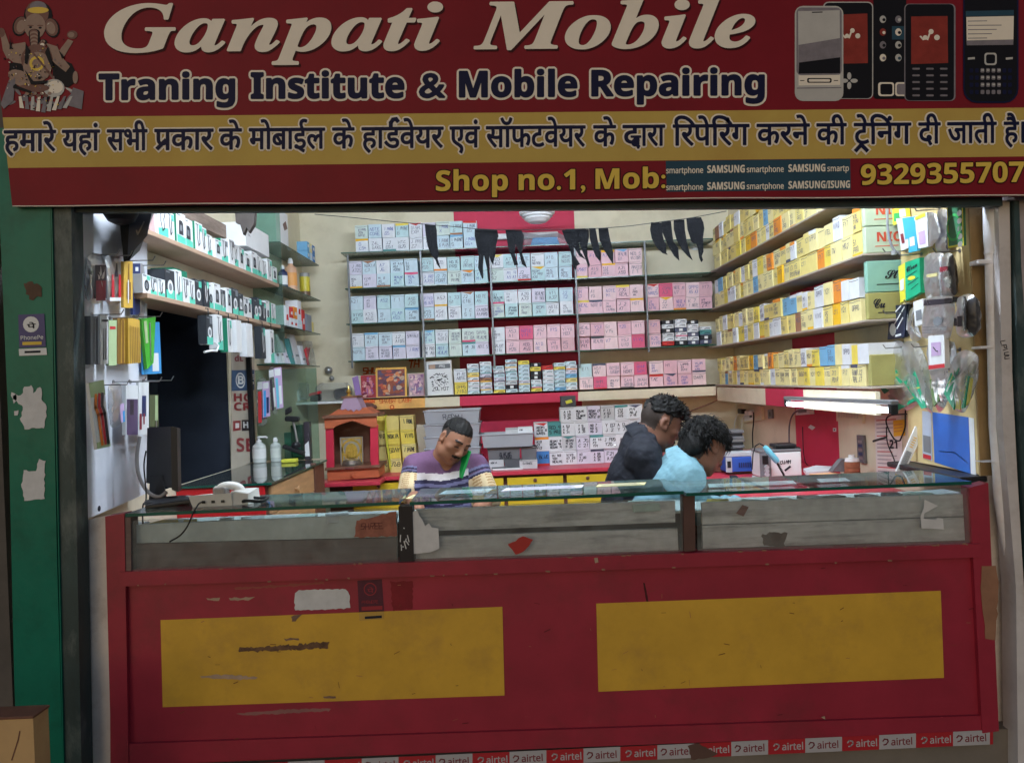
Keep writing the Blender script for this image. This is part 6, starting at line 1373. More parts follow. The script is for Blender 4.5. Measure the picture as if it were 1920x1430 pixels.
m = MB(); m.face([W(1729, 770), W(1746, 772), W(1748, 864), W(1730, 858)], 0); m.face([p + V(-.001, 0, 0) for p in (W(1731, 815), W(1745, 818), W(1746, 850), W(1732, 846))], 1); m.face([p + V(-.001, 0, 0) for p in (W(1731, 850), W(1746, 854), W(1746, 862), W(1731, 858))], 2); tag(m.build('leaflet', [K('pale_blue_leaf', (176, 186, 204)), GREYP, REDH]), 'narrow leaflet with a grey photo left of the blue vinyl sheet', 'leaflet')
m = MB(); a, b = PX(1716, 872, RX - .06), PX(1834, 894, RX - .02); m.bbox((RX - .09, 3.11, b1 - .03), (RX + .02, y1 + .04, b1 - .006), .004); tag(m.build('ledge', [BLACK]), 'dark ledge under the tan hook board', 'ledge')
for i, (u, v) in enumerate(((1700, 470), (1728, 476), (1762, 392), (1800, 470), (1700, 585), (1742, 566), (1784, 566), (1700, 650), (1756, 648), (1800, 655))):
    a = PX(u, v, RX); m = MB(); m.tube([a, a + V(-.10, 0, -.003), a + V(-.112, 0, .015)], .0028, 6); m.lathe([(.009, 0), (.009, .003)], a, 10, -VX); tag(m.build('hook', [HK]), 'wire hook on the tan board, %s counting row by row from the top' % NTH[i + 1], 'hook', 'wire hooks on the tan board')
PKG = 'packets hanging on the tan hook board'
GY_ = K('grass_green', (60, 170, 90)); YGR = K('lemon_card', (226, 220, 70)); CYN = K('cyan_card', (70, 176, 210)); TEAG = K('emerald_card', (28, 168, 124)); PCB = K('pcb_green', (24, 150, 112), .4, noise=.3, scale=40); PCBY = K('pcb_edge', (196, 190, 96), .5); NVY = K('dark_navy_pack', (30, 40, 62), .35)
card('packet', [(1673, 392), (1700, 388), (1704, 416), (1674, 422)], 3.50, .012, [YGR, GY_, WHITE], 'lemon and green packet at the top left of the tan board', 'packet', PKG, tools((.1, .2, .5, .7, 1), (.5, .4, .9, .9, 2)))
card('packet', [(1680, 410), (1722, 404), (1726, 456), (1690, 470)], 3.44, .012, [WHITE, CYN, MAR], 'white and cyan packet in the top row of the tan board', 'packet', PKG, tools((.3, .3, .98, .98, 1), (.1, .2, .25, .5, 2)))
card('packet', [(1714, 408), (1738, 398), (1740, 462), (1722, 466)], 3.40, .02, [WHITE, LILAC, YGR], 'white packet with lilac print in the top row of the tan board', 'packet', PKG, tools((.2, .1, .8, .5, 1), (.1, .9, .9, 1, 2)))
card('packet', [(1738, 400), (1752, 402), (1761, 438), (1742, 462)], 3.38, .01, [SIL, WHITE], 'shiny folded white packet in the top row of the tan board', 'packet', PKG)
card('packet', [(1752, 396), (1776, 398), (1774, 470), (1750, 470)], 3.44, .02, [DBAG, WHITE], 'grey smoky packet in the top row of the tan board', 'packet', PKG)
card('blister_card', [(1776, 390), (1806, 388), (1808, 460), (1778, 466)], 3.26, .008, [K('green_blister', (60, 120, 84), noise=.2), YGR, GY_, SIL], 'green blister card with yellow rim at the top right of the tan board', 'packet', PKG, lambda m, F: [m.ring(F(.4, .5, 2), V(0, 0.0510, 0), V(0, 0, .055), .8, 2, 20), m.face([F(0, 0, 1), F(.06, 0, 1), F(.06, 1, 1), F(0, 1, 1)], 1), m.face([F(0, 0, 1), F(1, 0, 1), F(1, .05, 1), F(0, .05, 1)], 1), m.face([F(.94, .05, 1), F(1, .05, 1), F(1, 1, 1), F(.94, 1, 1)], 1)] + [m.disc(F(.78, .85 - .2 * k, 2), V(0, 0.0170, 0), V(0, 0, .012), 3, 10) for k in range(5)])
card('packet', [(1684, 500), (1697, 492), (1698, 562), (1688, 568)], 3.42, .03, [YGR, WHITE], 'lemon yellow edge packet hanging behind the green cleaner pack', 'packet', PKG, tools((.2, .3, .8, .6, 1)))
card('packet', [(1697, 492), (1724, 483), (1726, 548), (1698, 564)], 3.40, .02, [TEAG, YGR, DARKINK, WHITE], 'emerald green cleaner pack with dark script writing', 'packet', PKG, lambda m, F: [write(m, 'Clean', F(.12, .72, 1), F(.85, .78, 1), V(0, 0, .035), 2, 'H', .0006, 0, copies=5), m.disc(F(.45, .52, 1), V(0, 0.0340, 0), V(0, 0, .009), 1, 14), m.line([F(.1, .6, 1), F(.8, .66, 1)], .003, (-1, 0, 0), 2), m.line([F(.2, .38, 1), F(.9, .44, 1)], .003, (-1, 0, 0), 2), m.line([F(.4, .22, 1), F(.9, .28, 1)], .003, (-1, 0, 0), 2)])
card('packet', [(1727, 482), (1761, 476), (1762, 558), (1730, 564)], 3.36, .025, [SIL, K('straw_print', (206, 196, 140))], 'silver clear packet beside the emerald cleaner pack', 'packet', PKG, tools((.3, .5, .9, .58, 1)))
card('packet', [(1760, 480), (1778, 478), (1784, 552), (1762, 556)], 3.34, .03, [DBAG, MAR], 'smoky packet with a dull red band in the second row', 'packet', PKG, tools((.1, .6, .9, .72, 1)))
card('earphone_pack', [(1668, 574), (1700, 570), (1696, 632), (1664, 637)], 3.50, .015, [NVY, WHITE], 'dark navy earphone pack with a white earbud drawing', 'packet', PKG, lambda m, F: [m.disc(F(.16, .68, 1), V(0, 0.0238, 0), V(0, 0, .02), 1, 14), m.disc(F(.3, .28, 1), V(0, 0.0306, 0), V(0, 0, .03), 1, 14), m.line([F(.2, .7, 2), F(.7, .97, 2)], .007, (-1, 0, 0), 1), m.line([F(.3, .36, 2), F(.9, .92, 2)], .007, (-1, 0, 0), 1), m.line([F(.55, .3, 2), F(.85, .6, 2)], .008, (-1, 0, 0), 1), m.line([F(.5, .08, 2), F(.8, .1, 2)], .01, (-1, 0, 0), 1)])
card('packet', [(1702, 580), (1712, 577), (1706, 610), (1722, 634), (1708, 642), (1698, 620)], 3.42, .02, [SIL, DKM], 'crumpled grey packet beside the navy earphone pack', 'packet', PKG)
card('zip_bag', [(1732, 562), (1786, 558), (1778, 634), (1726, 632)], 3.26, .012, [SIL, DKM, GREYP], 'silver zip bag with a dark strip across its top', 'packet', PKG, lambda m, F: [m.face([F(.02, .84, 1), F(.99, .86, 1), F(1, .99, 1), F(.03, .99, 1)], 1), m.disc(F(.58, .42, 1), V(0, 0.0340, 0), V(0, 0, .02), 2, 16)] + [m.line([F(.06, .28 - .04 * k, 1), F(.9, .28 - .04 * k, 1)], .0016, (-1, 0, 0), 2) for k in range(5)])
card('zip_bag', [(1787, 556), (1812, 556), (1814, 628), (1782, 630)], 3.22, .05, [DBAG, RUBBER, DKM], 'smoky bundle of zip bags at the right of the third row', 'packet', PKG, tools((.0, .86, 1, 1, 1), (.2, .25, .5, .45, 2), (.6, .25, .9, .45, 2)))
card('packet', [(1702, 420), (1716, 414), (1720, 470), (1704, 474)], 3.40, .014, [CYN, WHITE], 'small cyan packet between the two white packets of the top row', 'packet', PKG, tools((.2, .2, .8, .5, 1)))
card('packet', [(1712, 566), (1730, 560), (1734, 606), (1716, 612)], 3.30, .02, [WHITE, GREYP], 'small white packet between the navy earphone pack and the zip bag', 'packet', PKG, tools((.2, .2, .8, .6, 1)))
card('packet', [(1740, 630), (1770, 628), (1772, 690), (1742, 694)], 3.26, .02, [WHITE, LILAC, REDH], 'white packet with lilac print above the bag with a red strip', 'packet', PKG, tools((.2, .4, .8, .8, 1), (.0, .02, 1, .14, 2)))
card('packet', [(1792, 560), (1806, 560), (1808, 624), (1793, 626)], 3.14, .01, [DBAG, DKM], 'front smoky zip bag of the bundle at the right of the third row', 'packet', PKG, tools((.2, .2, .8, .5, 1)))
card('packet', [(1690, 574), (1708, 570), (1706, 628), (1692, 634)], 3.53, .006, [BLACK, WHITE], 'black earphone pack tucked behind the navy earphone pack', 'packet', PKG, tools((.3, .2, .7, .7, 1)))
def pcb_bag(uv, Y, pcbs, label, sil=False):
    prj, nn = place([q[0] for q in uv], Y)
    t = thing('parts_bag', label, 'bag', prj(sum(a for a, b in uv) / len(uv), max(b for a, b in uv)), PKG)
    m = MB(); pillow(m, [prj(u, v) for u, v in uv], .05, 0, int(uv[0][0]), -nn); m.build('bag', [SIL if sil else CLEAR], t)
    for k, (q, mt) in enumerate(pcbs):
        e = -nn * (.004 + .003 * k); pp_ = [prj(u, v) + e for u, v in q]
        m = MB(); m.prism(pp_, -nn * .006, 0); m.line([(pp_[0] * 2 + pp_[2]) / 3 + nn * .001, (pp_[1] + pp_[2]) / 2 + nn * .001], .006, nn, 1); m.build('circuit_board', [mt, PCBY], t)
pcb_bag([(1668, 638), (1690, 648), (1700, 700), (1714, 752), (1690, 770), (1664, 742), (1634, 716), (1616, 690), (1640, 664)], 3.44, [([(1637, 710), (1676, 688), (1690, 716), (1656, 738)], PCB), ([(1650, 700), (1668, 690), (1674, 706), (1656, 714)], GLD), ([(1660, 742), (1696, 722), (1702, 734), (1668, 752)], STEEL), ([(1668, 756), (1708, 738), (1714, 750), (1676, 770)], PCB)], 'clear bag of green circuit boards leaning left in the lowest row')
pcb_bag([(1688, 640), (1712, 644), (1730, 690), (1738, 772), (1726, 768), (1700, 740), (1682, 708), (1684, 668)], 3.38, [([(1690, 712), (1712, 690), (1734, 764), (1726, 766)], PCB)], 'tall clear bag of one big green board in the lowest row')
pcb_bag([(1730, 640), (1778, 642), (1782, 700), (1760, 764), (1748, 772), (1738, 712)], 3.30, [([(1741, 712), (1762, 706), (1758, 752), (1748, 762)], K('moss_boards', (92, 120, 70), noise=.3, scale=40)), ([(1744, 706), (1776, 694), (1778, 700), (1746, 712)], REDH)], 'silver topped bag with a red strip in the lowest row', True)
pcb_bag([(1782, 664), (1800, 656), (1822, 668), (1818, 712), (1798, 772), (1782, 770), (1764, 742), (1770, 700)], 3.22, [([(1768, 738), (1780, 700), (1796, 690), (1786, 768)], PCB), ([(1788, 766), (1798, 702), (1803, 702), (1796, 768)], PCBY), ([(1798, 766), (1806, 704), (1812, 706), (1803, 764)], PCB), ([(1805, 760), (1812, 708), (1816, 710), (1810, 752)], PCBY)], 'bulging bag of yellow edged boards at the right of the lowest row')

# ================================================================== repair bench on the right
RBZ = .82
rb = thing('repair_bench', 'red topped repair bench along the right wall', 'bench', V(1.6, 5, 0))
m = MB(); m.bbox((1.12, 3.75, RBZ - .03), (XR - .003, 6.3, RBZ), .004); m.build('bench_top', [PINKTOP], rb)
for x, y in ((1.15, 3.8), (1.15, 6.2), (1.9, 3.8), (1.9, 6.2)): m = MB(); m.box((x - .025, y - .025, 0), (x + .025, y + .025, RBZ - .031)); m.build('leg', [BRF], rb)
BLU = K('blue_case', (52, 90, 178), .4, noise=.06); PSW = K('pale_panel', (186, 190, 196), .4)
def boxat(u0, v0, u1, v1, Y, d, mats, name, label, cat, draw=None, r=.004):
    t = thing(name, label, cat, P((u0 + u1) / 2, v1, Y)); a, b = P(u0, v1, Y), P(u1, v0, Y); zt, zb = P((u0 + u1) / 2, v0, Y).z, P((u0 + u1) / 2, v1, Y).z
    m = MB(); m.bbox((a.x, Y, zb), (b.x, Y + d, zt), r); m.build('case', [mats[0]], t)
    if draw: draw(t, V(a.x, Y, zb), b.x - a.x, zt - zb)
    return t
def ps(t, o, w, h):
    m = MB(); m.box(o + V(-.002, -.004, .0), o + V(.035, -.001, h)); m.build('front_strip', [PSW], t)
    m = MB(); m.box(o + V(.006, -.007, h * .3), o + V(.028, -.0045, h * .75)); m.build('screen', [BLACK], t)
    m = MB()
    for k in range(9): m.box(o + V(w * .35 + k * w * .06, -.004, h * .3), o + V(w * .35 + k * w * .06 + .008, -.001, h * .62))
    m.build('vents', [NAVY], t)
    m = MB(); m.bbox(o + V(.0, .0, h + .001), o + V(w, .1, h + .03)); m.build('top_tray', [PSW], t)
boxat(1362, 856, 1428, 884, 4.75, .14, [BLU], 'power_supply', 'blue bench power supply with a row of vents', 'power supply', ps)
def st(t, o, w, h):
    m = MB(); m.box(o + V(-.002, -.006, 0), o + V(w * .26, -.001, h)); m.build('control_panel', [GREYP], t)
    m = MB(); m.box(o + V(.012, -.010, h * .55), o + V(w * .19, -.0065, h * .9)); m.build('screen', [BLACK], t)
    for k in range(3): m = MB(); m.lathe([(.014, 0), (.012, .016), (0, .016)], o + V(w * .14, -.0065, h * (.12 + .15 * k)), 12, -VY); m.build('knob', [PSW], t)
    m = MB(); pen(m, 'CUMM', o + V(w * .48, -.001, h * .52), VX, VZ, h * .14, .004, (0, -1, 0), 0, R0); m.line([o + V(w * .6, -.002, h * .25), o + V(w * .72, -.002, h * .4)], .012, (0, -1, 0), 0); m.build('lettering', [DARKINK], t)
    m = MB(); m.bbox(o + V(-.003, .0, h + .001), o + V(w + .003, .16, h + .016), .003); m.build('lid', [GPD], t)
boxat(1426, 848, 1502, 893, 4.45, .16, [WHITE], 'soldering_station', 'white soldering station with a dark lid and grey control panel', 'soldering station', st)
m = MB(); a = P(1478, 840, 4.45); m.bbox((a.x - .06, 4.48, a.z + .0), (a.x + .06, 4.60, a.z + .02), .004); m.tube([P(1458, 834, 4.5), P(1500, 840, 4.5)], .008, 6); tag(m.build('tray', [BLACK]), 'black tray lying on top of the white soldering station', 'tray')
t = thing('soldering_iron', 'soldering iron with a pale cyan handle and a coiled spring', 'soldering iron', P(1470, 892, 4.36))
m = MB(); m.tube([P(1433, 836, 4.38), P(1436, 840, 4.38), P(1455, 862, 4.38), P(1458, 866, 4.38)], [.010, .016, .018, .014], 12); m.build('handle', [K('cyan_grip', (110, 196, 220), .4)], t)
m = MB(); m.tube([P(1457 + (14 * k / 40) + 2.2 * math.sin(k * 1.6), 866 + 26 * k / 40 + 1.2 * math.cos(k * 1.6), 4.38) for k in range(41)], .004, 5); m.build('spring', [BLACK], t)
m = MB(); m.tube([P(1433, 836, 4.38), P(1424, 831, 4.4), P(1416, 836, 4.4), P(1412, 850, 4.4), P(1410, 880, 4.4)], .004, 6); m.build('cord', [RUBBER], t)
for k in range(7):
    m = MB(); a = P(1345 - (k % 2) * 3, 848, 4.85); z = P(1370, 846 - k * 5.6, 4.85).z; m.bbox((P(1352 + (k * 5) % 7, 850, 4.85).x, 4.85, z), (P(1394 + (k * 3) % 5, 850, 4.85).x, 5.0, z + .018), .003); mm = (BLACK, GPD, BLACK, STEEL, GPD, BLACK, GPD)[k]
    tag(m.build('gadget', [mm]), '%s flat gadget in the pile behind the blue power supply, %s from the bottom' % ({BLACK: 'black', GPD: 'dark grey', STEEL: 'silver'}[mm], NTH[k + 1]), 'gadget', 'flat gadgets piled on the repair bench')
m = MB(); m.bbox((P(1340, 892, 4.6).x, 4.86, RBZ + .001), (P(1360, 892, 4.6).x, 5.05, P(1370, 848, 4.85).z - .002), .003); m.bbox((P(1362, 892, 4.6).x, 4.90, RBZ + .001), (P(1396, 892, 4.6).x, 5.02, P(1370, 848, 4.85).z - .001), .003); tag(m.build('parts_box', [BRF]), 'brown parts box under the pile of flat gadgets', 'box')
m = MB(); pts = [P(1506, 878, 4.3), P(1530, 872, 4.4), P(1568, 874, 4.4), P(1562, 881, 4.25), P(1512, 885, 4.25)]; m.prism(pts, (0, 0, -.018)); tag(m.build('tablet', [K('pale_tablet', (206, 208, 212), .35)]), 'pale flat tablet lying on the repair bench by the crimson panel', 'tablet')
m = MB(); m.prism([P(1560, 884, 4.2), P(1578, 862, 4.2), P(1584, 860, 4.2), P(1583, 884, 4.2)], (0, .05, 0)); tag(m.build('wedge', [GPD]), 'dark grey wedge stand beside the brown reel', 'stand')
t = thing('wire_reel', 'brown ridged reel with a white cap on the repair bench', 'reel', P(1598, 888, 4.2)); q = P(1598, 890, 4.2)
m = MB(); m.lathe([(.042, 0), (.042, .018), (.038, .02), (.042, .022), (.042, .04), (.038, .042), (.042, .044), (.042, .072), (.03, .074)], q, 20, VZ); m.build('reel', [K('brown_reel', (150, 96, 70), .5, noise=.2)], t)
m = MB(); m.lathe([(.040, .0745), (.036, .09), (.016, .094), (.016, .108), (0, .108)], q, 18, VZ); m.build('cap', [WHITE], t)
m = MB(); a = P(1545, 889, 4.1); m.obox(a, V(.06, .01, 0), V(-.01, .03, 0), V(0, 0, .004), 0); tag(m.build('envelope', [K('peach_paper', (228, 176, 130))]), 'small peach envelope on the repair bench', 'envelope')
for i, (u, v, s, n_) in enumerate(((1335, 868, .05, 'white'), (1345, 876, .04, 'red'), (1376, 891, .07, 'black'), (1400, 893, .05, 'brown'), (1418, 890, .04, 'light grey'), (1330, 880, .03, 'white'), (1516, 893, .05, 'brown'))):
    q = PZ(u, v + 6, RBZ); m = MB(); t_ = i * .7; m.obox(q + V(0, 0, .008), V(math.cos(t_), math.sin(t_), 0) * s * .6, V(-math.sin(t_), math.cos(t_), 0) * s * .3, V(0, 0, .007), 0, .003); tag(m.build('loose_part', [CPAL[n_]]), '%s loose part on the repair bench, %s in the scatter from the left' % (n_, NTH[i + 1]), 'part', 'loose parts on the repair bench')
# things on the right wall
WX = XR - .003
def wbox(name, uv, d, mats, label, cat, draw=None):
    p = [PX(u, v, WX) for u, v in uv]; m = MB(); m.prism(p, (-d, 0, 0), 0)
    F = lambda a, b, k=0: p[3] * (1 - a) * (1 - b) + p[2] * a * (1 - b) + p[0] * (1 - a) * b + p[1] * a * b + V(-d - .001 - .0005 * k, 0, 0)
    if draw: draw(m, F)
    return tag(m.build(name, mats), label, cat)
sq = lambda m, F, a0, b0, a1, b1, mi, k=0: m.face([F(a0, b0, k), F(a1, b0, k), F(a1, b1, k), F(a0, b1, k)], mi)
wbox('switch_board', [(1398, 768), (1432, 762), (1434, 786), (1399, 792)], .02, [K('board_cream', (210, 196, 168)), WHITE, BLACK], 'cream socket board with a white plate on the wall by the corner', 'socket', lambda m, F: [sq(m, F, .05, .1, .6, .9, 1), sq(m, F, .35, .3, .5, .6, 2, 1)])
wbox('switch', [(1442, 768), (1450, 767), (1451, 784), (1443, 785)], .012, [GREYP, BLACK], 'small grey switch right of the cream socket board', 'switch', lambda m, F: [sq(m, F, .3, .25, .7, .75, 1)])
wbox('socket', [(1500, 766), (1526, 764), (1527, 776), (1500, 778)], .03, [WHITE, GREYP], 'white socket above the crimson wall stripe', 'socket', lambda m, F: [sq(m, F, .2, .3, .8, .7, 1)])
wbox('nameplate', [(1572, 762), (1622, 764), (1622, 793), (1573, 789)], .015, [K('plate_cream', (214, 206, 176)), GREYP], 'cream plate of tiny printed lines under the bright tube lamp', 'plate', lambda m, F: [m.line([F(.1 + .1 * k, .3 + .14 * j, 1), F(.16 + .1 * k, .42 + .14 * j, 1)], .004, (-1, 0, 0), 1) for k in range(8) for j in range(4)])
wbox('remote_holder', [(1611, 815), (1623, 816), (1626, 868), (1613, 866)], .015, [GPD, STEEL, NAVY], 'slim dark keyboard strip mounted upright on the cream wall', 'strip', lambda m, F: [sq(m, F, .2, .12 + .15 * k, .8, .22 + .15 * k, 1 + k % 2) for k in range(5)])
wbox('sticker', [(1520, 796), (1529, 801), (1523, 806), (1515, 801)], .001, [WHITE], 'white diamond sticker on the crimson wall stripe', 'sticker'); wbox('sticker', [(1562, 802), (1568, 802), (1568, 809), (1562, 809)], .001, [WHITE, DARKINK], 'small white square sticker at the edge of the crimson wall stripe', 'sticker', lambda m, F: [sq(m, F, .3, .3, .7, .7, 1)])
pr = random.Random(6)
wbox('notice_sheet', [(1640, 780), (1690, 776), (1694, 905), (1644, 900)], .001, [K('notice_white', (222, 216, 214)), K('notice_grey', (150, 140, 150)), REDH, DARKINK], 'tall white notice sheet with faint printed lines on the cream wall', 'notice', lambda m, F: [m.line([F(.08, .93 - .06 * k, 1), F(.5 + pr.uniform(0, .4), .93 - .06 * k, 1)], .005, (-1, 0, 0), 1 if k % 4 else 2) for k in range(14)] + [write(m, '21', F(.56, .50, 1), F(.84, .50, 1), V(0, 0, .06), 3, 'B', .0012, 0, copies=5)])
wbox('sticky_note', [(1676, 788), (1696, 786), (1697, 816), (1677, 818)], .004, [CPAL['deep yellow'], K('note_orange', (214, 150, 50))], 'deep yellow note on the white notice sheet', 'note', lambda m, F: [m.line([F(.1, .7 - .2 * k, 1), F(.9, .72 - .2 * k, 1)], .008, (-1, 0, 0), 1) for k in range(3)])
t = thing('calendar_strip', 'tilted white strip card with a printed grid leaning on the counter end', 'card', P(1690, 888, 3.6))
m = MB(); slab(m, [(1717, 799), (1734, 806), (1694, 890), (1680, 884)], 3.60, .01); a = P(1680, 884, 3.5985); ex = (P(1717, 799, 3.5985) - a); ey = (P(1694, 890, 3.5985) - a)
for k in range(6): m.line([a + ex * .08 + ey * (.2 + .12 * k), a + ex * .48 + ey * (.2 + .12 * k)], .003, (0, -1, 0), 1)
for k in range(5): m.line([a + ex * (.58 + .05 * k) + ey * .3, a + ex * (.58 + .05 * k) + ey * .7], .004, (0, -1, 0), 2)
m.build('strip', [WHITE, GREYP, CPAL['deep yellow']], t)
def cable(pts, r, mt, label, cat='cable'): m = MB(); m.tube(pts, r, 6); tag(m.build('cable', [mt]), label, cat)
def smooth(pts, n=6):
    pts = [Vector(p) for p in pts]; o = []
    for i in range(len(pts) - 1):
        p0, p1, p2, p3 = pts[max(0, i - 1)], pts[i], pts[i + 1], pts[min(len(pts) - 1, i + 2)]
        for k in range(n):
            t = k / n; o.append(.5 * ((2 * p1) + (p2 - p0) * t + (2 * p0 - 5 * p1 + 4 * p2 - p3) * t * t + (3 * p1 - p0 - 3 * p2 + p3) * t ** 3))
    return o + [pts[-1]]
w = lambda uv, d=.03: smooth([PX(u, v, WX - d) for u, v in uv])
cable(w([(1408, 772), (1396, 773), (1384, 776), (1378, 790), (1376, 815), (1380, 840), (1379, 850)]), .005, WHITE, 'white charger cable looping down from the cream socket board')
cable(w([(1404, 774), (1392, 785), (1391, 815), (1388, 845)]), .0035, WHITE, 'thinner white cable beside the looping charger cable')
cable(w([(1413, 773), (1413, 790), (1411, 815), (1412, 845)]), .005, RUBBER, 'black cable hanging from the cream socket board')
m = MB(); m.obox(PX(1391, 771, WX - .05), V(.02, 0, 0), V(0, .06, 0), V(0, 0, .02), 0, .006); m.obox(PX(1404, 774, WX - .05), V(.02, 0, 0), V(0, .05, 0), V(0, 0, .016), 1, .005); tag(m.build('charger', [BLACK, WHITE]), 'black and white charger plugged into the cream socket board', 'charger')
cable(w([(1512, 770), (1498, 770), (1486, 778), (1480, 800), (1480, 838)]), .006, GPD, 'grey green cable curving from the white socket to the black tray')
cable(w([(1480, 842), (1478, 860), (1482, 895)]), .004, RUBBER, 'black cable in front of the white soldering station')
cable(w([(1505, 800), (1506, 840), (1510, 866), (1520, 876)]), .003, RUBBER, 'thin black wire down the crimson wall stripe')
cable(smooth([P(u, v, 6.6) for u, v in ((1230, 795), (1283, 766), (1294, 773), (1298, 769), (1330, 757), (1360, 742))]), .006, BRF, 'brown twisted wire slung across the corner above the men')
cable(w([(1706, 752), (1698, 770), (1697, 800), (1690, 820), (1686, 826), (1676, 822), (1664, 800), (1662, 785), (1672, 778), (1700, 776)], .06), .004, RUBBER, 'black wire looping over the white notice sheet')
cable(w([(1662, 800), (1664, 830), (1676, 860), (1682, 884)], .05), .003, RUBBER, 'thin wire hanging below the looping black wire')
cable(w([(1660, 820), (1640, 826), (1638, 827)], .05), .006, RUBBER, 'short thick black lead pointing left on the notice sheet')
m = MB(); m.tube(smooth([P(1664, 392, 3.6), P(1664, 420, 3.6), P(1668, 450, 3.6), P(1676, 468, 3.6), P(1684, 474, 3.6)]), .006, 8); m.lathe([(.012, 0), (.012, .02)], P(1676, 470, 3.6), 10, -VZ); tag(m.build('conduit', [K('grey_flex', (150, 152, 156), .4)]), 'grey flexible conduit hanging from the lintel by the hook board', 'conduit')

# ================================================================== things on the glass counter top
mon = thing('monitor', 'black computer monitor seen from the back and side by the white board', 'monitor', P(300, 945, 3.30))
MBK = mat('monitor_plastic', (36, 38, 44), .5, noise=.06)
m = MB(); m.hexa([P(274, 905, 3.34), P(324, 915, 3.22), P(338, 918, 3.34), P(300, 905, 3.48), P(276, 802, 3.34), P(322, 799, 3.22), P(336, 802, 3.34), P(300, 803, 3.48)], 0); m.build('housing', [MBK], mon)
m = MB(); m.hexa([P(322, 918, 3.215), P(334, 922, 3.22), P(340, 918, 3.32), P(328, 914, 3.32), P(320, 799, 3.215), P(332, 802, 3.22), P(338, 803, 3.32), P(326, 800, 3.32)], 0); m.build('bezel', [BLACK], mon)
m = MB(); m.hexa([P(279, 942, 3.30), P(312, 940, 3.26), P(314, 940, 3.32), P(282, 940, 3.36), P(281, 890, 3.30), P(304, 892, 3.26), P(306, 892, 3.34), P(284, 890, 3.38)], 0); m.build('stand', [MBK], mon)
m = MB(); c = PZ(306, 948, 1.0); m.lathe([(.105, 0), (.10, .012), (.03, .02)], V(c.x, 3.25, 1.006), 20); m.build('base', [BLACK], mon)
m = MB(); m.tube(smooth([P(u, v, 3.26) for u, v in ((262, 818), (257, 850), (258, 880), (266, 905), (280, 924), (298, 931), (312, 922))]), .008, 8); m.build('cord', [K('grey_cord', (150, 146, 146), .5)], mon)
m = MB(); m.tube(smooth([P(u, v, 3.24) for u, v in ((274, 845), (270, 870), (272, 900), (274, 925), (273, 940), (268, 948), (268, 985), (272, 1005))]), .003, 6); m.build('cord', [RUBBER], mon)
m = MB(); a, b = P(262, 954, 3.05), P(352, 942, 3.05); m.obox((a + b) / 2 + V(0, .1, -.0), (b - a) / 2, V(0, .06, 0), V(0, 0, .008), 0, .004); m.obox(P(325, 936, 3.25), V(.05, 0, .002), V(0, .06, 0), V(0, 0, .006), 1, .003); tag(m.build('keyboard', [BLACK, GPD]), 'black keyboard lying on the counter under the monitor', 'keyboard')
ic = thing('telephone', 'off white desk telephone with its handset on the glass counter', 'telephone', P(415, 950, 3.1))
PHW = mat('ivory_plastic', (204, 202, 196), .4, noise=.05); PHG = mat('ivory_grey', (150, 146, 142), .5)  # second, greyer ivory is for the earpiece
zt = P(400, 952, 3.06).z; Yt = 3.08
A = P(362, 952, Yt); B = P(436, 948, Yt)
m = MB(); m.hexa([V(A.x, Yt, zt), V(B.x, Yt, zt), V(B.x + .02, Yt + .19, zt), V(A.x, Yt + .19, zt), V(A.x - .012, Yt - .012, zt + .05), V(B.x, Yt - .012, zt + .055), V(B.x + .02, Yt + .19, zt + .03), V(A.x, Yt + .19, zt + .03)], 0)
for k in range(3): m.box((A.x + .04 + k * .038, Yt - .011, zt + .018), (A.x + .052 + k * .038, Yt - .005, zt + .028), 1)
m.build('base', [PHW, BLACK], ic)
m = MB(); m.hexa([V(B.x - .005, Yt + .0, zt), V(B.x + .055, Yt + .02, zt), V(B.x + .055, Yt + .17, zt), V(B.x - .005, Yt + .17, zt), V(B.x - .005, Yt, zt + .06), V(B.x + .055, Yt + .02, zt + .045), V(B.x + .05, Yt + .17, zt + .05), V(B.x - .005, Yt + .17, zt + .05)], 0); m.build('cradle', [PHW], ic)
m = MB(); pa = smooth([P(408, 922, Yt + .05), P(416, 913, Yt + .05), P(432, 910, Yt + .06), P(448, 914, Yt + .07), P(456, 926, Yt + .07), P(458, 932, Yt + .07)]); m.tube(pa, [.022] * 4 + [.017] * (len(pa) - 9) + [.022] * 5, 12); m.build('handset', [PHW], ic)
m = MB(); m.obox(P(415, 921, Yt + .04), V(.025, 0, 0), V(0, .03, 0), V(0, 0, .018), 0, .006); m.build('earpiece', [PHG], ic)
m = MB(); c = P(478, 934, Yt + .05); m.tube([c + V(.05 * math.cos(t * .55) + .002 * math.sin(t * 2.0), .055 * math.sin(t * .55), .004 * math.sin(t * 1.7) - .004) for t in range(24)], .006, 6); m.tube(smooth([P(455, 934, Yt + .05), P(446, 938, Yt + .03), P(440, 942, Yt + .02)]), .005, 6); m.build('coiled_cord', [RUBBER], ic)
m = MB(); m.tube(smooth([P(378, 941, Yt - .012), P(372, 945, 3.02), P(362, 962, 2.97), P(352, 985, 2.965), P(338, 1003, 2.965), P(318, 1015, 2.965)]), .0032, 6); m.build('line_cord', [RUBBER], ic)
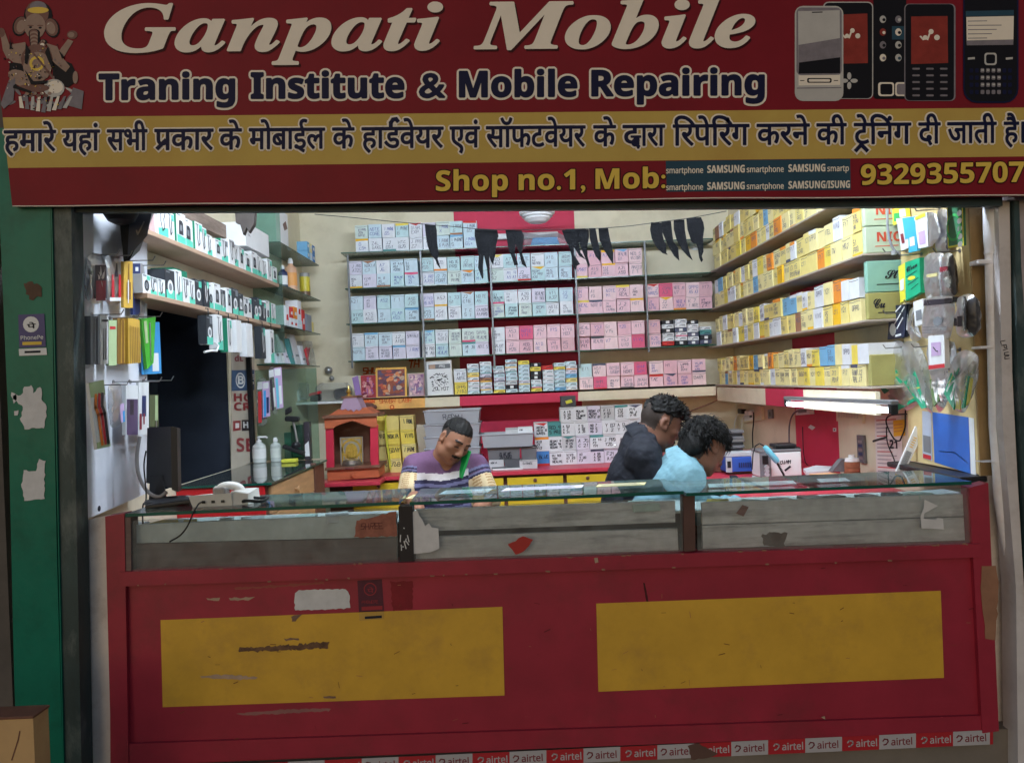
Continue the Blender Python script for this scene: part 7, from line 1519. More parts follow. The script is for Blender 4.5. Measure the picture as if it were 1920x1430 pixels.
# papers and display cards seen on and through the glass
for i, (u, v, w_, d_, n_, lb) in enumerate(((880, 921, .20, .10, 'pale blue', 'pale blue printed paper under the man on the phone'), (1015, 915, .33, .08, 'lilac white', 'long white printed strip in the middle of the counter'), (800, 930, .12, .10, 'cream yellow', 'cream paper beside the black divider'), (1150, 909, .2, .07, 'cream yellow', 'cream paper near the bent men'), (1395, 908, .36, .10, 'pale cyan', 'pale cyan printed sheet at the right of the counter'), (1540, 901, .12, .1, 'white', 'white framed card near the tube lamp reflection'), (690, 936, .28, .1, 'pale pink', 'faded pink sheet at the left of the counter'))):
    q = PZ(u, v, .972 if u < 900 else .965); m = MB(); zt_ = P(1000, 937, 2.98).z
    m.obox(V(q.x, 3.22, P(u, v, 3.22).z + .001), V(w_ / 2, 0, P(u + 10, 0, 1).z * 0), V(.01, d_ / 2, 0), V(0, 0, .0005), 0)
    for k in range(5): m.line([V(q.x - w_ * .42, 3.22 - d_ * .35 + d_ * .16 * k, P(u, v, 3.22).z + .0018), V(q.x + w_ * .4, 3.22 - d_ * .35 + d_ * .16 * k, P(u, v, 3.22).z + .0018)], .005, (0, 0, 1), 1)
    tag(m.build('paper', [CPAL[n_], GREYP]), lb, 'paper', 'papers on the glass counter')

# ================================================================== people: one smooth implicit surface per body
def smin(a, b, k):
    h = np.clip(.5 + .5 * (b - a) / k, 0, 1)
    return b + (a - b) * h - k * h * (1 - h)
class Sdf:
    """prims are melted together on a grid, then skinned with a naive surface net"""
    def __init__(self, lo, hi, h):
        self.lo, self.h = np.array(lo, float), h
        self.n = [int(math.ceil((b - a) / h)) + 1 for a, b in zip(lo, hi)]
        self.D = np.full(self.n, .06, np.float32)
    def _blk(self, c, R):
        i0 = np.maximum(0, ((np.array(c) - R - self.lo) / self.h).astype(int)); i1 = np.minimum(self.n, ((np.array(c) + R - self.lo) / self.h).astype(int) + 2)
        if (i1 <= i0).any(): return None, None
        sl = tuple(slice(a, b) for a, b in zip(i0, i1))
        ax = [self.lo[k] + self.h * np.arange(i0[k], i1[k], dtype=np.float32) for k in range(3)]
        return sl, np.stack(np.meshgrid(*ax, indexing='ij'), -1)
    def _put(self, sl, d, k, op):
        if op == 'add': self.D[sl] = smin(self.D[sl], d, k)
        elif op == 'cut': self.D[sl] = -smin(-self.D[sl], d, k)
    def ell(self, c, r, M=None, k=.012, op='add'):
        sl, g = self._blk(c, max(r) + .06)
        if sl is None: return self
        p = g - np.array(c, np.float32)
        if M is not None: p = p @ np.array(M, np.float32)
        r = np.array(r, np.float32); k0 = np.linalg.norm(p / r, axis=-1); k1 = np.linalg.norm(p / (r * r), axis=-1) + 1e-6
        self._put(sl, k0 * (k0 - 1) / k1, k, op); return self
    def cap(self, a, b, ra, rb, k=.015, op='add', flat=None):
        a, b = np.array(a, np.float32), np.array(b, np.float32); c = (a + b) / 2
        sl, g = self._blk(c, np.linalg.norm(b - a) / 2 + max(ra, rb) + .06)
        if sl is None: return self
        ab = b - a; t = np.clip(((g - a) @ ab) / max(1e-9, ab @ ab), 0, 1)
        d = np.linalg.norm(g - a - t[..., None] * ab, axis=-1) - (ra + (rb - ra) * t)
        self._put(sl, d, k, op); return self
    def field(self, fn):
        ax = [self.lo[k] + self.h * np.arange(self.n[k], dtype=np.float32) for k in range(3)]
        self.D = fn(self.D, np.stack(np.meshgrid(*ax, indexing='ij'), -1)).astype(np.float32); return self
    def mesh(self):
        D = self.D; D[0], D[-1], D[:, 0], D[:, -1], D[:, :, 0], D[:, :, -1] = (.05,) * 6
        s = D < 0; n = self.n
        cnt = sum(s[i:n[0] - 1 + i, j:n[1] - 1 + j, k:n[2] - 1 + k].astype(np.int8) for i in (0, 1) for j in (0, 1) for k in (0, 1))
        act = (cnt > 0) & (cnt < 8); idx = np.full(act.shape, -1, np.int64); cells = np.argwhere(act); idx[act] = np.arange(len(cells))
        acc = np.zeros((len(cells), 3)); w = np.zeros(len(cells))
        cor = [(i, j, k) for i in (0, 1) for j in (0, 1) for k in (0, 1)]
        val = {c: D[cells[:, 0] + c[0], cells[:, 1] + c[1], cells[:, 2] + c[2]] for c in cor}
        for c in cor:
            for a in range(3):
                if c[a]: continue
                e = list(c); e[a] = 1; e = tuple(e); A, B = val[c], val[e]; x = (A < 0) != (B < 0); t = np.where(x, A / np.where(x, A - B, 1), 0)
                p = np.array(c, float)[None] + t[:, None] * (np.array(e, float) - np.array(c, float))[None]
                acc += p * x[:, None]; w += x
        vs = self.lo + self.h * (cells + acc / w[:, None])
        fs = []
        for a in range(3):
            b, c = (a + 1) % 3, (a + 2) % 3
            sl0 = [slice(0, m) for m in n]; sl1 = list(sl0); sl0[a] = slice(0, n[a] - 1); sl1[a] = slice(1, n[a])
            x = s[tuple(sl0)] != s[tuple(sl1)]
            e = np.argwhere(x); e = e[(e[:, b] > 0) & (e[:, c] > 0) & (e[:, b] < n[b] - 1) & (e[:, c] < n[c] - 1)]
            inn = s[e[:, 0], e[:, 1], e[:, 2]]
            def q(db, dc): f = e.copy(); f[:, b] -= db; f[:, c] -= dc; return idx[f[:, 0], f[:, 1], f[:, 2]]
            Q = np.stack([q(1, 1), q(0, 1), q(0, 0), q(1, 0)], 1); Q[~inn] = Q[~inn][:, ::-1]; fs.append(Q)
        return vs, np.concatenate(fs)
def sdf_obj(S_, name, mats, parent, paint=None, smooth=True):
    vs, fs = S_.mesh(); off = np.array(wloc(parent))
    me = bpy.data.meshes.new(name); me.vertices.add(len(vs)); me.vertices.foreach_set('co', (vs - off).astype(np.float32).ravel())
    me.loops.add(fs.size); me.loops.foreach_set('vertex_index', fs.ravel().astype(np.int32)); me.polygons.add(len(fs))
    me.polygons.foreach_set('loop_start', np.arange(0, fs.size, 4, dtype=np.int32)); me.polygons.foreach_set('loop_total', np.full(len(fs), 4, np.int32))
    for m_ in mats: me.materials.append(m_)
    if paint is not None: me.polygons.foreach_set('material_index', paint(vs[fs].mean(1)).astype(np.int32))
    me.polygons.foreach_set('use_smooth', np.full(len(fs), smooth)); me.update(calc_edges=True); me.validate()
    o = bpy.data.objects.new(name, me); COL.objects.link(o); o.parent = parent; return o
def skin(key, rgb):
    m_ = mat(key, rgb, .5, noise=.08, scale=14, bump=.02, spec=.35); b = m_.node_tree.nodes['Principled BSDF']
    b.inputs['Subsurface Weight'].default_value = .08; b.inputs['Subsurface Radius'].default_value = (.012, .005, .003); return m_
HAIR = mat('black_hair', (9, 8, 9), .6, noise=.3, scale=60, spec=.25, bump=.5); STUB = mat('shaved_hair', (52, 42, 38), .8, noise=.35, scale=90); BROW = mat('brow_hair', (20, 16, 16), .7); EYEW = mat('eye_white', (196, 186, 178), .3); EYED = mat('eye_dark', (18, 12, 10), .2); LIDC = mat('dark_lid', (64, 40, 34), .6)
def hframe(yaw, pitch, roll):
    """columns: head right, face forward, head up; face looks to -Y when all angles are 0"""
    Mx = Matrix.Rotation(math.radians(yaw), 3, 'Z') @ Matrix.Rotation(math.radians(pitch), 3, 'X') @ Matrix.Rotation(math.radians(roll), 3, 'Y')
    return np.array([Mx @ Vector((-1, 0, 0)), Mx @ Vector((0, -1, 0)), Mx @ Vector((0, 0, 1))]).T
class Head:
    def __init__(s, c, F, k=1.0): s.c, s.F, s.k = np.array(c, float), F, k
    def p(s, x, y, z): return s.c + s.F @ (np.array([x, y, z]) * s.k)
    def r(s, *r): return [q * s.k for q in r]
    def inv(s, v): return ((np.asarray(v) - s.c) @ s.F) / s.k
    def build(s, S_):
        E = lambda c, r, k=.012, op='add': S_.ell(s.p(*c), s.r(*r), s.F, k, op)
        E((0, -.012, .028), (.076, .096, .090)); E((0, .028, -.012), (.066, .066, .088), .02); E((0, .046, -.068), (.044, .040, .040), .025)     # skull, face, jaw
        E((0, .068, -.098), (.021, .018, .016), .018)                                                                                      # chin
        for q in (-1, 1):
            E((q * .042, .058, -.022), (.024, .020, .020), .016); E((q * .052, .018, -.070), (.018, .034, .030), .02)                         # cheek, jaw corner
            E((q * .031, .087, .010), (.018, .013, .010), .010, 'cut')                                                                    # eye socket
            E((q * .031, .076, .008), (.0165, .013, .0125), .004)                                                                         # eyelid
            E((q * .030, .082, .029), (.024, .010, .007), .010)                                                                           # brow ridge
            E((q * .0115, .098, -.034), (.0095, .010, .008), .006)                                                                        # nostril
            E((q * .078, -.008, -.004), (.009, .021, .031), .006); E((q * .0835, -.002, -.002), (.006, .011, .018), .004, 'cut'); E((q * .077, .006, -.026), (.007, .009, .012), .005)   # ear
        S_.cap(s.p(0, .088, .022), s.p(0, .108, -.026), .0085 * s.k, .0125 * s.k, .010); E((0, .108, -.028), (.0125, .011, .0105), .006)         # nose
        E((0, .093, -.058), (.023, .010, .0062), .005); E((0, .089, -.071), (.020, .010, .0075), .006); E((0, .100, -.0645), (.024, .006, .0022), .003, 'cut')        # lips
        return s
def face_paint(H, hairline, tache=True, stubble=.0):
    """0 skin, 1 brow, 2 lips, 3 lid, 4 short hair"""
    def f(c):
        q = H.inv(c); x, y, z = np.abs(q[:, 0]), q[:, 1], q[:, 2]; o = np.zeros(len(q), int)
        near = np.linalg.norm(q, axis=1) < .16
        o[near & (y > .07) & (x < .052) & (x > .012) & (z > .028 - 6 * (x - .032) ** 2) & (z < .037 - 6 * (x - .032) ** 2)] = 1
        o[near & (y > .078) & (x < .024) & (z < -.0545) & (z > -.078)] = 2
        o[near & (y > .06) & (x > .017) & (x < .046) & (np.abs(z - .000 - 3 * (x - .031) ** 2) < .0032)] = 3
        if tache: o[near & (y > .080) & (x < .027) & (z < -.0455 - .12 * x) & (z > -.0540 - .22 * x)] = 1
        o[near & hairline(x, y, z)] = 4
        return o
    return f
def tufts(H, name, par, rng, n, base, length, w=.006, dirn=(0, 0, 0), ok=None, wild=.6, lift=.5):
    """short curved locks that break up the outline of a head of hair"""
    m = MB(); c = 0
    while c < n:
        v = np.array([rng.gauss(0, 1), rng.gauss(0, 1), rng.gauss(0, 1)]); v /= np.linalg.norm(v)
        q = np.array(base[0]) + v * np.array(base[1])
        if ok is not None and not ok(q): continue
        c += 1; d = v * lift + np.array([rng.uniform(-wild, wild) for _ in range(3)]) + (np.array(dirn) - v * float(np.dot(dirn, v)) * .8); d /= np.linalg.norm(d)
        L_ = length * rng.uniform(.5, 1.2); s = np.cross(d, v) + 1e-3; s = s / np.linalg.norm(s) * w * rng.uniform(.6, 1.3)
        e = v * L_ * .25
        p0, p1, p2 = q - v * .006, q + d * L_ * .5 + e, q + d * L_ + e * .2
        t = v * w * .6
        a, b, t0, a1, b1, t1, tip = [Vector(H.p(*k)) for k in (p0 - s, p0 + s, p0 + t, p1 - s * .7, p1 + s * .7, p1 + t, p2)]
        m.face([a, b, b1, a1], 0, True); m.face([b, t0, t1, b1], 0, True); m.face([t0, a, a1, t1], 0, True); m.face([a1, b1, tip], 0, True); m.face([b1, t1, tip], 0, True); m.face([t1, a1, tip], 0, True)
    return m.build(name, [HAIR], par)
def hand(S_, wrist, d, up, side, r=1.0, curl=.6):
    """palm, four bent fingers and a thumb; d out along the hand, up the back of the hand, side towards the thumb"""
    w, d, up, sd = [np.array(q, float) for q in (wrist, d, up, side)]
    for t in (-.5, 0, .5): S_.cap(w + sd * t * .03, w + d * .085 + sd * t * .055, .016, .013, .010)
    for i, (o, L_) in enumerate(((.034, .072), (.012, .080), (-.011, .074), (-.032, .058))):
        a = w + d * .088 + sd * o; b = a + (d * math.cos(curl * .5) - up * math.sin(curl * .5)) * L_ * .45; c = b + (d * math.cos(curl * 1.4) - up * math.sin(curl * 1.4)) * L_ * .32; e = c + (d * math.cos(curl * 2.1) - up * math.sin(curl * 2.1)) * L_ * .25
        S_.cap(a, b, .0092, .0085, .004); S_.cap(b, c, .0085, .0078, .003); S_.cap(c, e, .0078, .0066, .003)
    a = w + d * .03 + sd * .03; b = a + (d * .6 + sd * .8) * .035 - up * .006; c = b + (d * .9 + sd * .3) * .032 - up * .01
    S_.cap(a, b, .012, .0105, .008); S_.cap(b, c, .0105, .008, .003)
def stool(c, h, label):
    t = thing('stool', label, 'stool', V(c[0], c[1], 0)); m = MB(); m.lathe([(.17, h - .04), (.175, h - .03), (.175, h - .008), (.165, h)], V(c[0], c[1], 0), 24); m.build('seat', [BLACK], t)
    for sx in (-1, 1):
        for sy in (-1, 1): m = MB(); m.tube([V(c[0] + sx * .11, c[1] + sy * .11, h - .04), V(c[0] + sx * .16, c[1] + sy * .16, .0)], .012, 8); m.build('leg', [STEEL], t)
def cloth_noise(amp, fr, seed):
    r = np.random.RandomState(seed); ph = r.uniform(0, 6, (6, 4)); dr = r.normal(0, 1, (6, 3)); dr /= np.linalg.norm(dr, axis=1)[:, None]
    def f(D, g):
        n = sum(np.sin((g @ dr[i].astype(np.float32)) * fr * (1 + .45 * i) + ph[i, 0] + 1.5 * np.sin(g[..., i % 3] * fr * .4 + ph[i, 1])) / (1 + .4 * i) for i in range(6))
        return D + amp * n * (np.abs(D) < .03)
    return f
def seated(lo, hi, h, neck, sh_l, sh_r, hip, el_l, wr_l, el_r, wr_r, H, thick=1.0, hd=None):
    """body core shared by skin and clothes: returns a function that lays trunk prims into an Sdf with an extra margin"""
    neck, sh_l, sh_r, hip = [np.array(q, float) for q in (neck, sh_l, sh_r, hip)]
    def trunk(S_, mgn):
        mid = (sh_l + sh_r) / 2; ax = (sh_r - sh_l); ax /= np.linalg.norm(ax); up = neck - hip; up /= np.linalg.norm(up); fw = np.cross(ax, up); M = np.stack([ax, fw, up], 1)
        half = np.linalg.norm(sh_r - sh_l) / 2
        S_.ell(mid * .62 + hip * .38, [half * .92 + mgn, .125 * thick + mgn, .24 + mgn], M, .04); S_.ell(mid * .35 + hip * .65, [half * .84 * thick + mgn, .130 * thick + mgn, .20 + mgn], M, .05)
        S_.ell(hip, [half * .88 + mgn, .13 * thick + mgn, .13 + mgn], M, .05); S_.cap(sh_l * .94 + neck * .06, neck * .6 + mid * .4, .055 + mgn, .062 + mgn, .05); S_.cap(sh_r * .94 + neck * .06, neck * .6 + mid * .4, .055 + mgn, .062 + mgn, .05)
        return M
    return trunk
def legs(S_, hip, ax, fw, knees, feet, mg=0):
    for sgn, kn, ft in ((-1, knees[0], feet[0]), (1, knees[1], feet[1])):
        a = np.array(hip) + np.array(ax) * sgn * .09; S_.cap(a, kn, .085 + mg, .06 + mg, .04); S_.cap(kn, ft, .058 + mg, .042 + mg, .02)

# ---------- man on the telephone, seated, head leaning over the phone at his shoulder
def man_on_phone():
    Y0 = 3.86
    t = thing('person', 'seated man in a purple striped polo shirt leaning his head on a green phone', 'person', V(P(835, 900, Y0).x, Y0, 0))
    hc = P(853, 825, Y0 - .05); H = Head(hc, hframe(28, 29, 24), .92)
    sl, sr = P(781, 879, Y0 + .02), P(888, 878, Y0 + .06)
    neck = P(826, 868, Y0 + .03); hip = V(P(832, 900, Y0).x, Y0 + .06, .56)
    lo = (sl.x - .22, Y0 - .50, .02); hi = (sr.x + .24, Y0 + .30, hc.z + .17)
    ell_, wrl = P(771, 922, Y0 - .04), V(P(800, 900, Y0).x, Y0 - .27, .83)
    elr, wrr = P(915, 935, Y0 - .02), V(P(880, 900, Y0).x, Y0 - .27, .80)
    trunk = seated(lo, hi, 0, neck, sl, sr, hip, 0, 0, 0, 0, H, 1.12)
    B = Sdf(lo, hi, .0062); H.build(B); trunk(B, 0.0)
    B.cap(neck + V(0, .02, -.04), H.p(0, -.028, -.05), .062, .056, .02); B.cap(neck, H.p(0, .01, -.07), .05, .045, .03)
    B.cap(sl, ell_, .052, .044, .03); B.cap(ell_, wrl, .043, .028, .015); B.cap(sr, elr, .052, .044, .03); B.cap(elr, wrr, .043, .028, .015)
    hand(B, wrl, (.25, -.93, -.05), (0, 0, 1), (.95, .25, 0)); hand(B, wrr, (-.3, -.92, -.05), (0, 0, 1), (-.95, .3, 0))
    kn = (V(hip.x - .14, Y0 - .38, .50), V(hip.x + .14, Y0 - .38, .50)); ft = (V(hip.x - .14, Y0 - .36, .08), V(hip.x + .14, Y0 - .36, .08)); legs(B, hip, (1, 0, 0), None, kn, ft)
    SK = skin('skin_warm_brown', (150, 106, 84))
    hl = lambda x, y, z: (z > .058 + .30 * np.maximum(0, y) ** 1 * (y > 0) - .5 * np.maximum(0, -y - .02)) & ~((x > .07) & (y > -.03) & (z < .03)) | ((y < -.03) & (z > -.045))
    hl2 = lambda x, y, z: ((z > .050 + .38 * np.maximum(0, y - .02)) | ((y < -.025) & (z > -.05) & (x < .09)) | ((y < .022) & (y > -.05) & (z > .004) & (x < .0765)))
    sdf_obj(B, 'body', [SK, BROW, skin('lips_brown', (128, 86, 74)), LIDC, STUB], t, face_paint(H, hl2))
    # cropped hair as a thin cap
    C = Sdf(np.array(hc) - .17, np.array(hc) + .17, .0052); C.ell(H.p(0, -.014, .032), H.r(.0785, .098, .091), H.F, .01)
    C.field(lambda D, g: np.maximum(D, -(lambda q: np.minimum(q[..., 2] - .052 - .36 * np.maximum(0, q[..., 1] - .02) + .9 * np.maximum(0, -q[..., 1] - .01) * (np.abs(q[..., 0]) < .2), .05))(H.inv(g.reshape(-1, 3)).reshape(g.shape)))); C.field(cloth_noise(.0012, 240, 3)); sdf_obj(C, 'hair', [HAIR], t)
    # polo shirt: purple, navy and white bands, chequered cream cuffs
    PUR = mat('polo_purple', (104, 74, 106), .85, noise=.12, scale=60, bump=.08); BLUS = mat('polo_slate', (112, 112, 148), .85, noise=.12, scale=60); NVS = mat('polo_navy', (44, 40, 70), .85, noise=.12, scale=60); WHS = mat('polo_white', (212, 206, 206), .85, noise=.08, scale=60); CRS = mat('polo_cream', (222, 202, 162), .85, noise=.08, scale=60); CHK = mat('polo_tan_check', (186, 150, 108), .85, noise=.08, scale=60)
    T = Sdf(lo, hi, .0048); trunk(T, .013)
    cuL = ell_ * .95 + sl * .05; cuR = elr * .95 + sr * .05
    T.cap(sl, cuL, .072, .070, .03); T.cap(sr, cuR, .072, .070, .03)
    T.cap(neck + V(0, .01, -.04), neck + V(0, .01, -.01), .072, .066, .03)
    T.ell(neck + V(.035, -.10, .012), (.026, .07, .042), None, .010, 'cut'); T.cap(H.p(0, .0, -.06), neck + V(0, 0, -.02), .060, .060, .008, 'cut')
    T.field(cloth_noise(.0030, 26, 5))
    ztop = P(830, 888, Y0).z
    def shirt(c):
        o = np.zeros(len(c), int); z = c[:, 2] + .03 * (c[:, 0] - hip.x) * -1 - .10 * np.abs(c[:, 0] - hip.x) * (c[:, 1] < Y0)
        dd = ztop + .008 - z; per = dd / .0165; k = np.floor(per).astype(int)
        bands = [3, 3, 2, 1, 2, 1, 2, 1, 1, 2, 1, 1, 2, 2, 3, 3, 1, 2, 0, 0, 0, 0]
        o[dd > 0] = np.array([bands[min(i, 21)] if i < 22 else (0, 2)[(i // 3) % 2] for i in k[dd > 0]])
        for a, b in ((np.array(sl), np.array(cuL)), (np.array(sr), np.array(cuR))):
            ab = b - a; tt = ((c - a) @ ab) / (ab @ ab); r = np.linalg.norm(c - a - np.clip(tt, 0, 1)[:, None] * ab, axis=1)
            sg = np.sign(a[0] - hip.x); on = (r < .088) & (tt > .0) & ((c[:, 0] - (hip.x + sg * .135)) * sg > -.035 * (tt < .75))
            on &= (c[:, 0] - (hip.x + sg * .125)) * sg > 0
            o[on] = 0; o[on & (tt > .14) & (tt < .22)] = 1; o[on & (tt > .22) & (tt < .28)] = 2; o[on & (tt > .30) & (tt < .36)] = 1; o[on & (tt > .36) & (tt < .42)] = 2
            cu = on & (tt > .42); o[cu] = 4; o[cu & ((np.floor(tt * 22).astype(int) % 2) == 0) & (np.floor(np.arctan2(c[:, 1] - a[1], c[:, 0] - a[0]) * 5).astype(int) % 3 > 0)] = 5
        return o
    sdf_obj(T, 'polo_shirt', [PUR, BLUS, NVS, WHS, CRS, CHK], t, shirt)
    m = MB(); ring = []
    for k in range(15):   # open collar
        a = math.radians(-60 + k * 300 / 14 + 0); ring.append(a)
    cz = neck + V(0, .005, -.012)
    for a, b in zip(ring, ring[1:]):
        q = lambda w, r, z: cz + V(math.sin(w + math.pi * .0) * r * 1.0, math.cos(w) * r * .95, z - .018 * math.sin(w) * 0 - (.03 * (1 - math.cos(w)) * .5))
        m.face([q(a, .104, .004), q(b, .104, .004), q(b, .082, .048), q(a, .082, .048)], 0, True); m.face([q(a, .098, .000), q(b, .098, .000), q(b, .077, .048), q(a, .077, .048)], 0, True); m.face([q(a, .082, .048), q(b, .082, .048), q(b, .077, .048), q(a, .077, .048)], 0, True)
    m.build('collar', [PUR], t)
    J = Sdf(lo, hi, .010); legs(J, hip, (1, 0, 0), None, kn, (kn[0] * .12 + ft[0] * .88, kn[1] * .12 + ft[1] * .88), .016); J.ell(hip + V(0, 0, -.02), (.19, .17, .12), None, .05); sdf_obj(J, 'trousers', [mat('dark_trousers', (40, 42, 54), .85, noise=.15)], t)
    for f_ in ft: m = MB(); m.ell((f_.x, f_.y - .06, .05), (.05, .13, .05), 0, 14, 8); m.build('shoe', [BLACK], t)
    stool((hip.x, Y0 + .08), .455, 'black round stool under the man on the phone')
    p = thing('mobile_phone', 'bright green cased mobile phone held between cheek and shoulder', 'phone', P(872, 872, Y0 - .07)); F_ = H.F
    m = MB(); A_ = lambda *q: Vector(H.p(*q)); c = A_(-.080, .060, -.088)
    m.obox(c, (A_(0, .42, -.9) - A_(0, 0, 0)).normalized() * .070, (A_(0, .9, .42) - A_(0, 0, 0)).normalized() * .037, (A_(-1, .25, 0) - A_(0, 0, 0)).normalized() * .006, 0, .004); m.build('case', [mat('phone_green', (18, 170, 84), .35)], p)
man_on_phone()

# ---------- two men bent over the repair bench, both seen in profile facing right
def bent_man(name_lab, Y0, hc_uv, face, hk, neck_uv, back_uv, front_uv, hipx, hipz, ftx, sk, shirt_m, shirt_lab, wide, el, wr, hairfn, collar=None, extra=None, hem=.012):
    t = thing('person', name_lab, 'person', V(hipx, Y0, 0))
    hc = P(*hc_uv, Y0); H = Head(hc, face, hk)
    neck = P(*neck_uv, Y0); sb = P(*back_uv, Y0)
    sl = V(neck.x - .01, Y0 - wide, sb.z); sr = V(neck.x + .03, Y0 + wide, sb.z + .01); hip = V(hipx, Y0, hipz)
    lo = (min(hipx, sb.x) - .32, Y0 - wide - .30, .02); hi = (max(hc.x, wr[0]) + .30, Y0 + wide + .28, hc.z + .20)
    trunk = seated(lo, hi, 0, neck, sl, sr, hip, 0, 0, 0, 0, H, 1.05)
    e0, e1 = V(el[0], Y0 - wide - .04, el[1]), V(el[0], Y0 + wide + .04, el[1]); w0, w1 = V(wr[0], Y0 - wide * .55, wr[1]), V(wr[0], Y0 + wide * .55, wr[1])
    B = Sdf(lo, hi, .0066); H.build(B); trunk(B, 0)
    B.cap(neck, H.p(0, -.028, -.045), .066, .058, .02); B.cap(neck + V(.02, 0, -.02), H.p(0, .01, -.075), .05, .044, .03)
    for s_, e_, w_, q in ((sl, e0, w0, -1), (sr, e1, w1, 1)):
        B.cap(s_, e_, .052, .044, .03); B.cap(e_, w_, .042, .028, .015); hand(B, w_, (.93, -q * .2, -.28), (.28, 0, .95), (0, -q * 1.0, 0))
    kn = (V(hipx + .40, Y0 - .12, .52), V(hipx + .40, Y0 + .12, .52)); ft = (V(hipx + .38, Y0 - .12, .08), V(hipx + .38, Y0 + .12, .08)); legs(B, hip, (0, 1, 0), None, kn, ft)
    sdf_obj(B, 'body', [skin('skin_' + sk[0], sk[1]), BROW, skin('lips_' + sk[0], tuple(int(c * .74) for c in sk[1])), LIDC, STUB], t, face_paint(H, hairfn[0], hairfn[1]))
    T = Sdf(lo, hi, .0074); trunk(T, .016)
    for s_, e_, w_ in ((sl, e0, w0), (sr, e1, w1)): T.cap(s_, e_, .074, .062, .03); T.cap(e_, w_ * .85 + e_ * .15, .060, .042, .02)
    T.cap(neck + V(-.0, 0, -.03), neck + (Vector(H.p(0, -.03, -.06)) - neck) * .34, .082, .077, .02); T.cap(neck + V(.0, 0, .0), Vector(H.p(0, -.02, -.04)), .068, .064, .006, 'cut'); T.ell(neck + V(.10, 0, -.02), (.07, .05, .07), None, .01, 'cut')
    T.field(cloth_noise(hem * .16, 34, int(hipx * 100) % 97)); T.field(cloth_noise(hem * .12, 80, 5)); sdf_obj(T, 'shirt', [shirt_m], t)
    if collar:
        a_ = (Vector(H.p(0, -.03, -.06)) - neck).normalized(); r1, r2 = frame(a_); m = MB(); q = lambda w, r, z: neck + a_ * z + (r1 * math.cos(w) + r2 * math.sin(w)) * r
        n = 26
        for k in range(n):
            w0_, w1_ = 2 * math.pi * k / n, 2 * math.pi * (k + 1) / n
            if q(w0_, 1, 0).x > neck.x + .86: continue
            m.face([q(w0_, .100, -.012), q(w1_, .100, -.012), q(w1_, .084, .046), q(w0_, .084, .046)], 0, True); m.face([q(w0_, .079, .046), q(w1_, .079, .046), q(w1_, .085, .0), q(w0_, .085, .0)], 0, True); m.face([q(w0_, .084, .046), q(w1_, .084, .046), q(w1_, .079, .046), q(w0_, .079, .046)], 0, True)
        m.build('collar', [collar], t)
    J = Sdf(lo, hi, .011); legs(J, hip, (0, 1, 0), None, kn, (kn[0] * .12 + ft[0] * .88, kn[1] * .12 + ft[1] * .88), .016); J.ell(hip + V(0, 0, -.02), (.17, .19, .12), None, .05); sdf_obj(J, 'trousers', [mat('dark_trousers', (40, 42, 54), .85, noise=.15)], t)
    for f_ in ft: m = MB(); m.ell((f_.x + .06, f_.y, .05), (.13, .05, .05), 0, 14, 8); m.build('shoe', [BLACK], t)
    return t, H
# man in the dark jacket
NJ = mat('navy_jacket', (20, 24, 36), .8, noise=.2, scale=5, bump=.8)
nape = lambda x, y, z: ((z > .052 + .25 * np.maximum(0, y - .03)) | ((y < -.034) & (z > -.055 - .25 * (y + .01))) | ((y < .022) & (y > -.05) & (z > .002) & (x < .0745)))
Y2 = 3.72
t2, H2 = bent_man('man in a dark navy jacket with curly hair bending over the repair bench', Y2, (1239, 794), hframe(97, 27, 2), 1.02, (1199, 826), (1163, 850), None, P(1180, 905, Y2).x - .03, .62, 0, ('deep_brown', (122, 84, 68)), NJ, '', .15, (P(1230, 905, Y2).x + .02, .88), (P(1300, 900, Y2).x + .1, .86), (nape, True), NJ)
C = Sdf(np.array(H2.c) - .20, np.array(H2.c) + .20, .0054); C.ell(H2.p(0, -.008, .052), H2.r(.080, .098, .086), H2.F, .01); C.ell(H2.p(0, .055, .085), H2.r(.060, .045, .045), H2.F, .02); C.ell(H2.p(0, .085, .062), H2.r(.05, .03, .03), H2.F, .02)
C.field(lambda D, g: np.maximum(D, -(lambda q: q[..., 2] - .045 - .16 * np.maximum(0, q[..., 1]) + .35 * np.maximum(0, -q[..., 1] - .02))(H2.inv(g.reshape(-1, 3)).reshape(g.shape)))); C.field(cloth_noise(.0035, 130, 8)); sdf_obj(C, 'hair', [HAIR], t2)
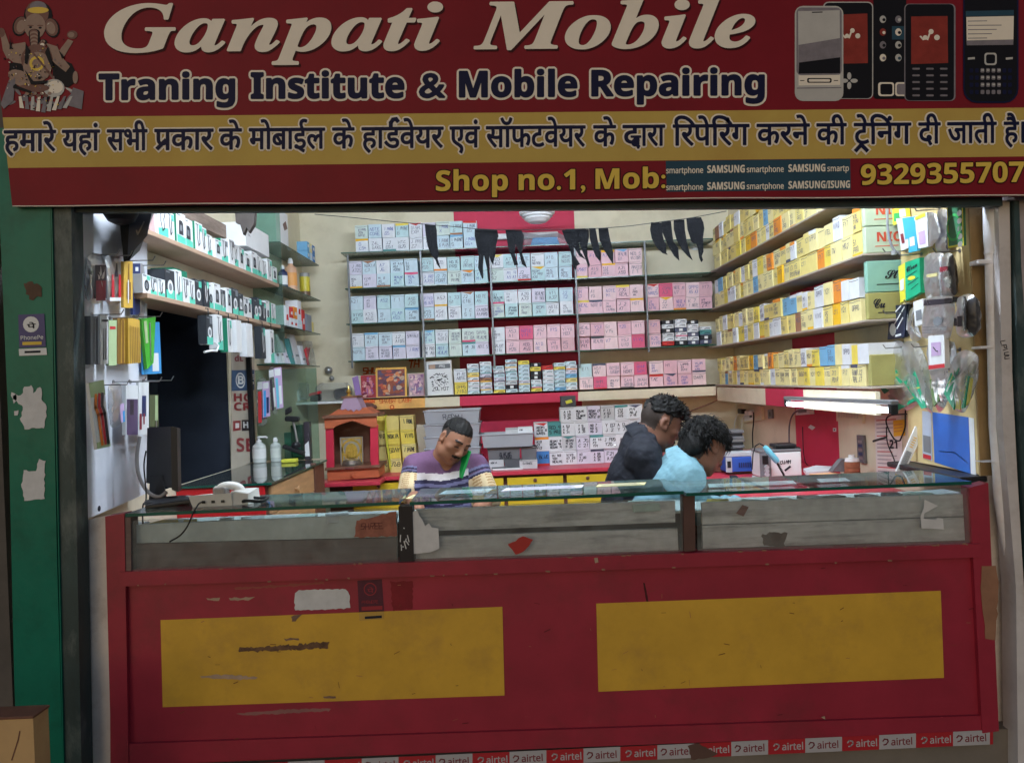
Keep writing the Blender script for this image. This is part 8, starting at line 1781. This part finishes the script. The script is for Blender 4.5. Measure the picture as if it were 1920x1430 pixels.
tufts(H2, 'loose_curls', t2, random.Random(4), 420, ((0, .012, .060), (.074, .096, .074)), .020, .0042, (0, .3, .1), lambda q: q[2] > .066 or (q[1] > .07 and q[2] > .05))
m = MB(); c = P(1153, 835, Y2 - .14); m.ell((c.x, c.y, c.z), (.006, .006, .006), 0, 8, 6); m.build('shoulder_stud', [WHITE], t2)
# man in the pale cyan shirt
CY_ = mat('cyan_shirt', (116, 158, 172), .8, noise=.10, scale=5, bump=.9)
full = lambda x, y, z: ((z > .045) & (y < .06)) | ((y < -.036) & (z > -.085)) | ((y < .016) & (z > .012) & (x < .0745))
Y3 = 3.56
t3, H3 = bent_man('man in a pale cyan shirt with shaggy black hair bending low over the repair bench', Y3, (1322, 838), hframe(114, 34, 6), 1.0, (1277, 872), (1216, 892), None, P(1215, 905, Y3).x - .05, .60, 0, ('mid_brown', (138, 96, 78)), CY_, '', .17, (P(1290, 905, Y3).x, .86), (P(1350, 900, Y3).x + .06, .86), (full, False), CY_)
C = Sdf(np.array(H3.c) - .21, np.array(H3.c) + .21, .0056); C.ell(H3.p(0, -.022, .044), H3.r(.096, .108, .096), H3.F, .01); C.ell(H3.p(0, -.075, -.02), H3.r(.078, .048, .078), H3.F, .03); C.ell(H3.p(0, .06, .075), H3.r(.070, .05, .045), H3.F, .02)
C.field(lambda D, g: np.maximum(D, -(lambda q: np.maximum(q[..., 2] - .026 - .30 * np.maximum(0, q[..., 1]), -q[..., 1] - .034))(H3.inv(g.reshape(-1, 3)).reshape(g.shape)))); C.field(cloth_noise(.0022, 110, 4)); sdf_obj(C, 'hair', [HAIR], t3)
tufts(H3, 'loose_locks', t3, random.Random(14), 900, ((0, -.020, .038), (.094, .107, .093)), .055, .0040, (0, .9, -.8), lambda q: q[2] > .03 + .3 * max(0, q[1]) or q[1] < -.05, .18, .08)
stool((P(1180, 905, Y2).x - .03, Y2), .50, 'black round stool under the man in the navy jacket'); stool((P(1215, 905, Y3).x - .05, Y3), .48, 'black round stool under the man in the cyan shirt')
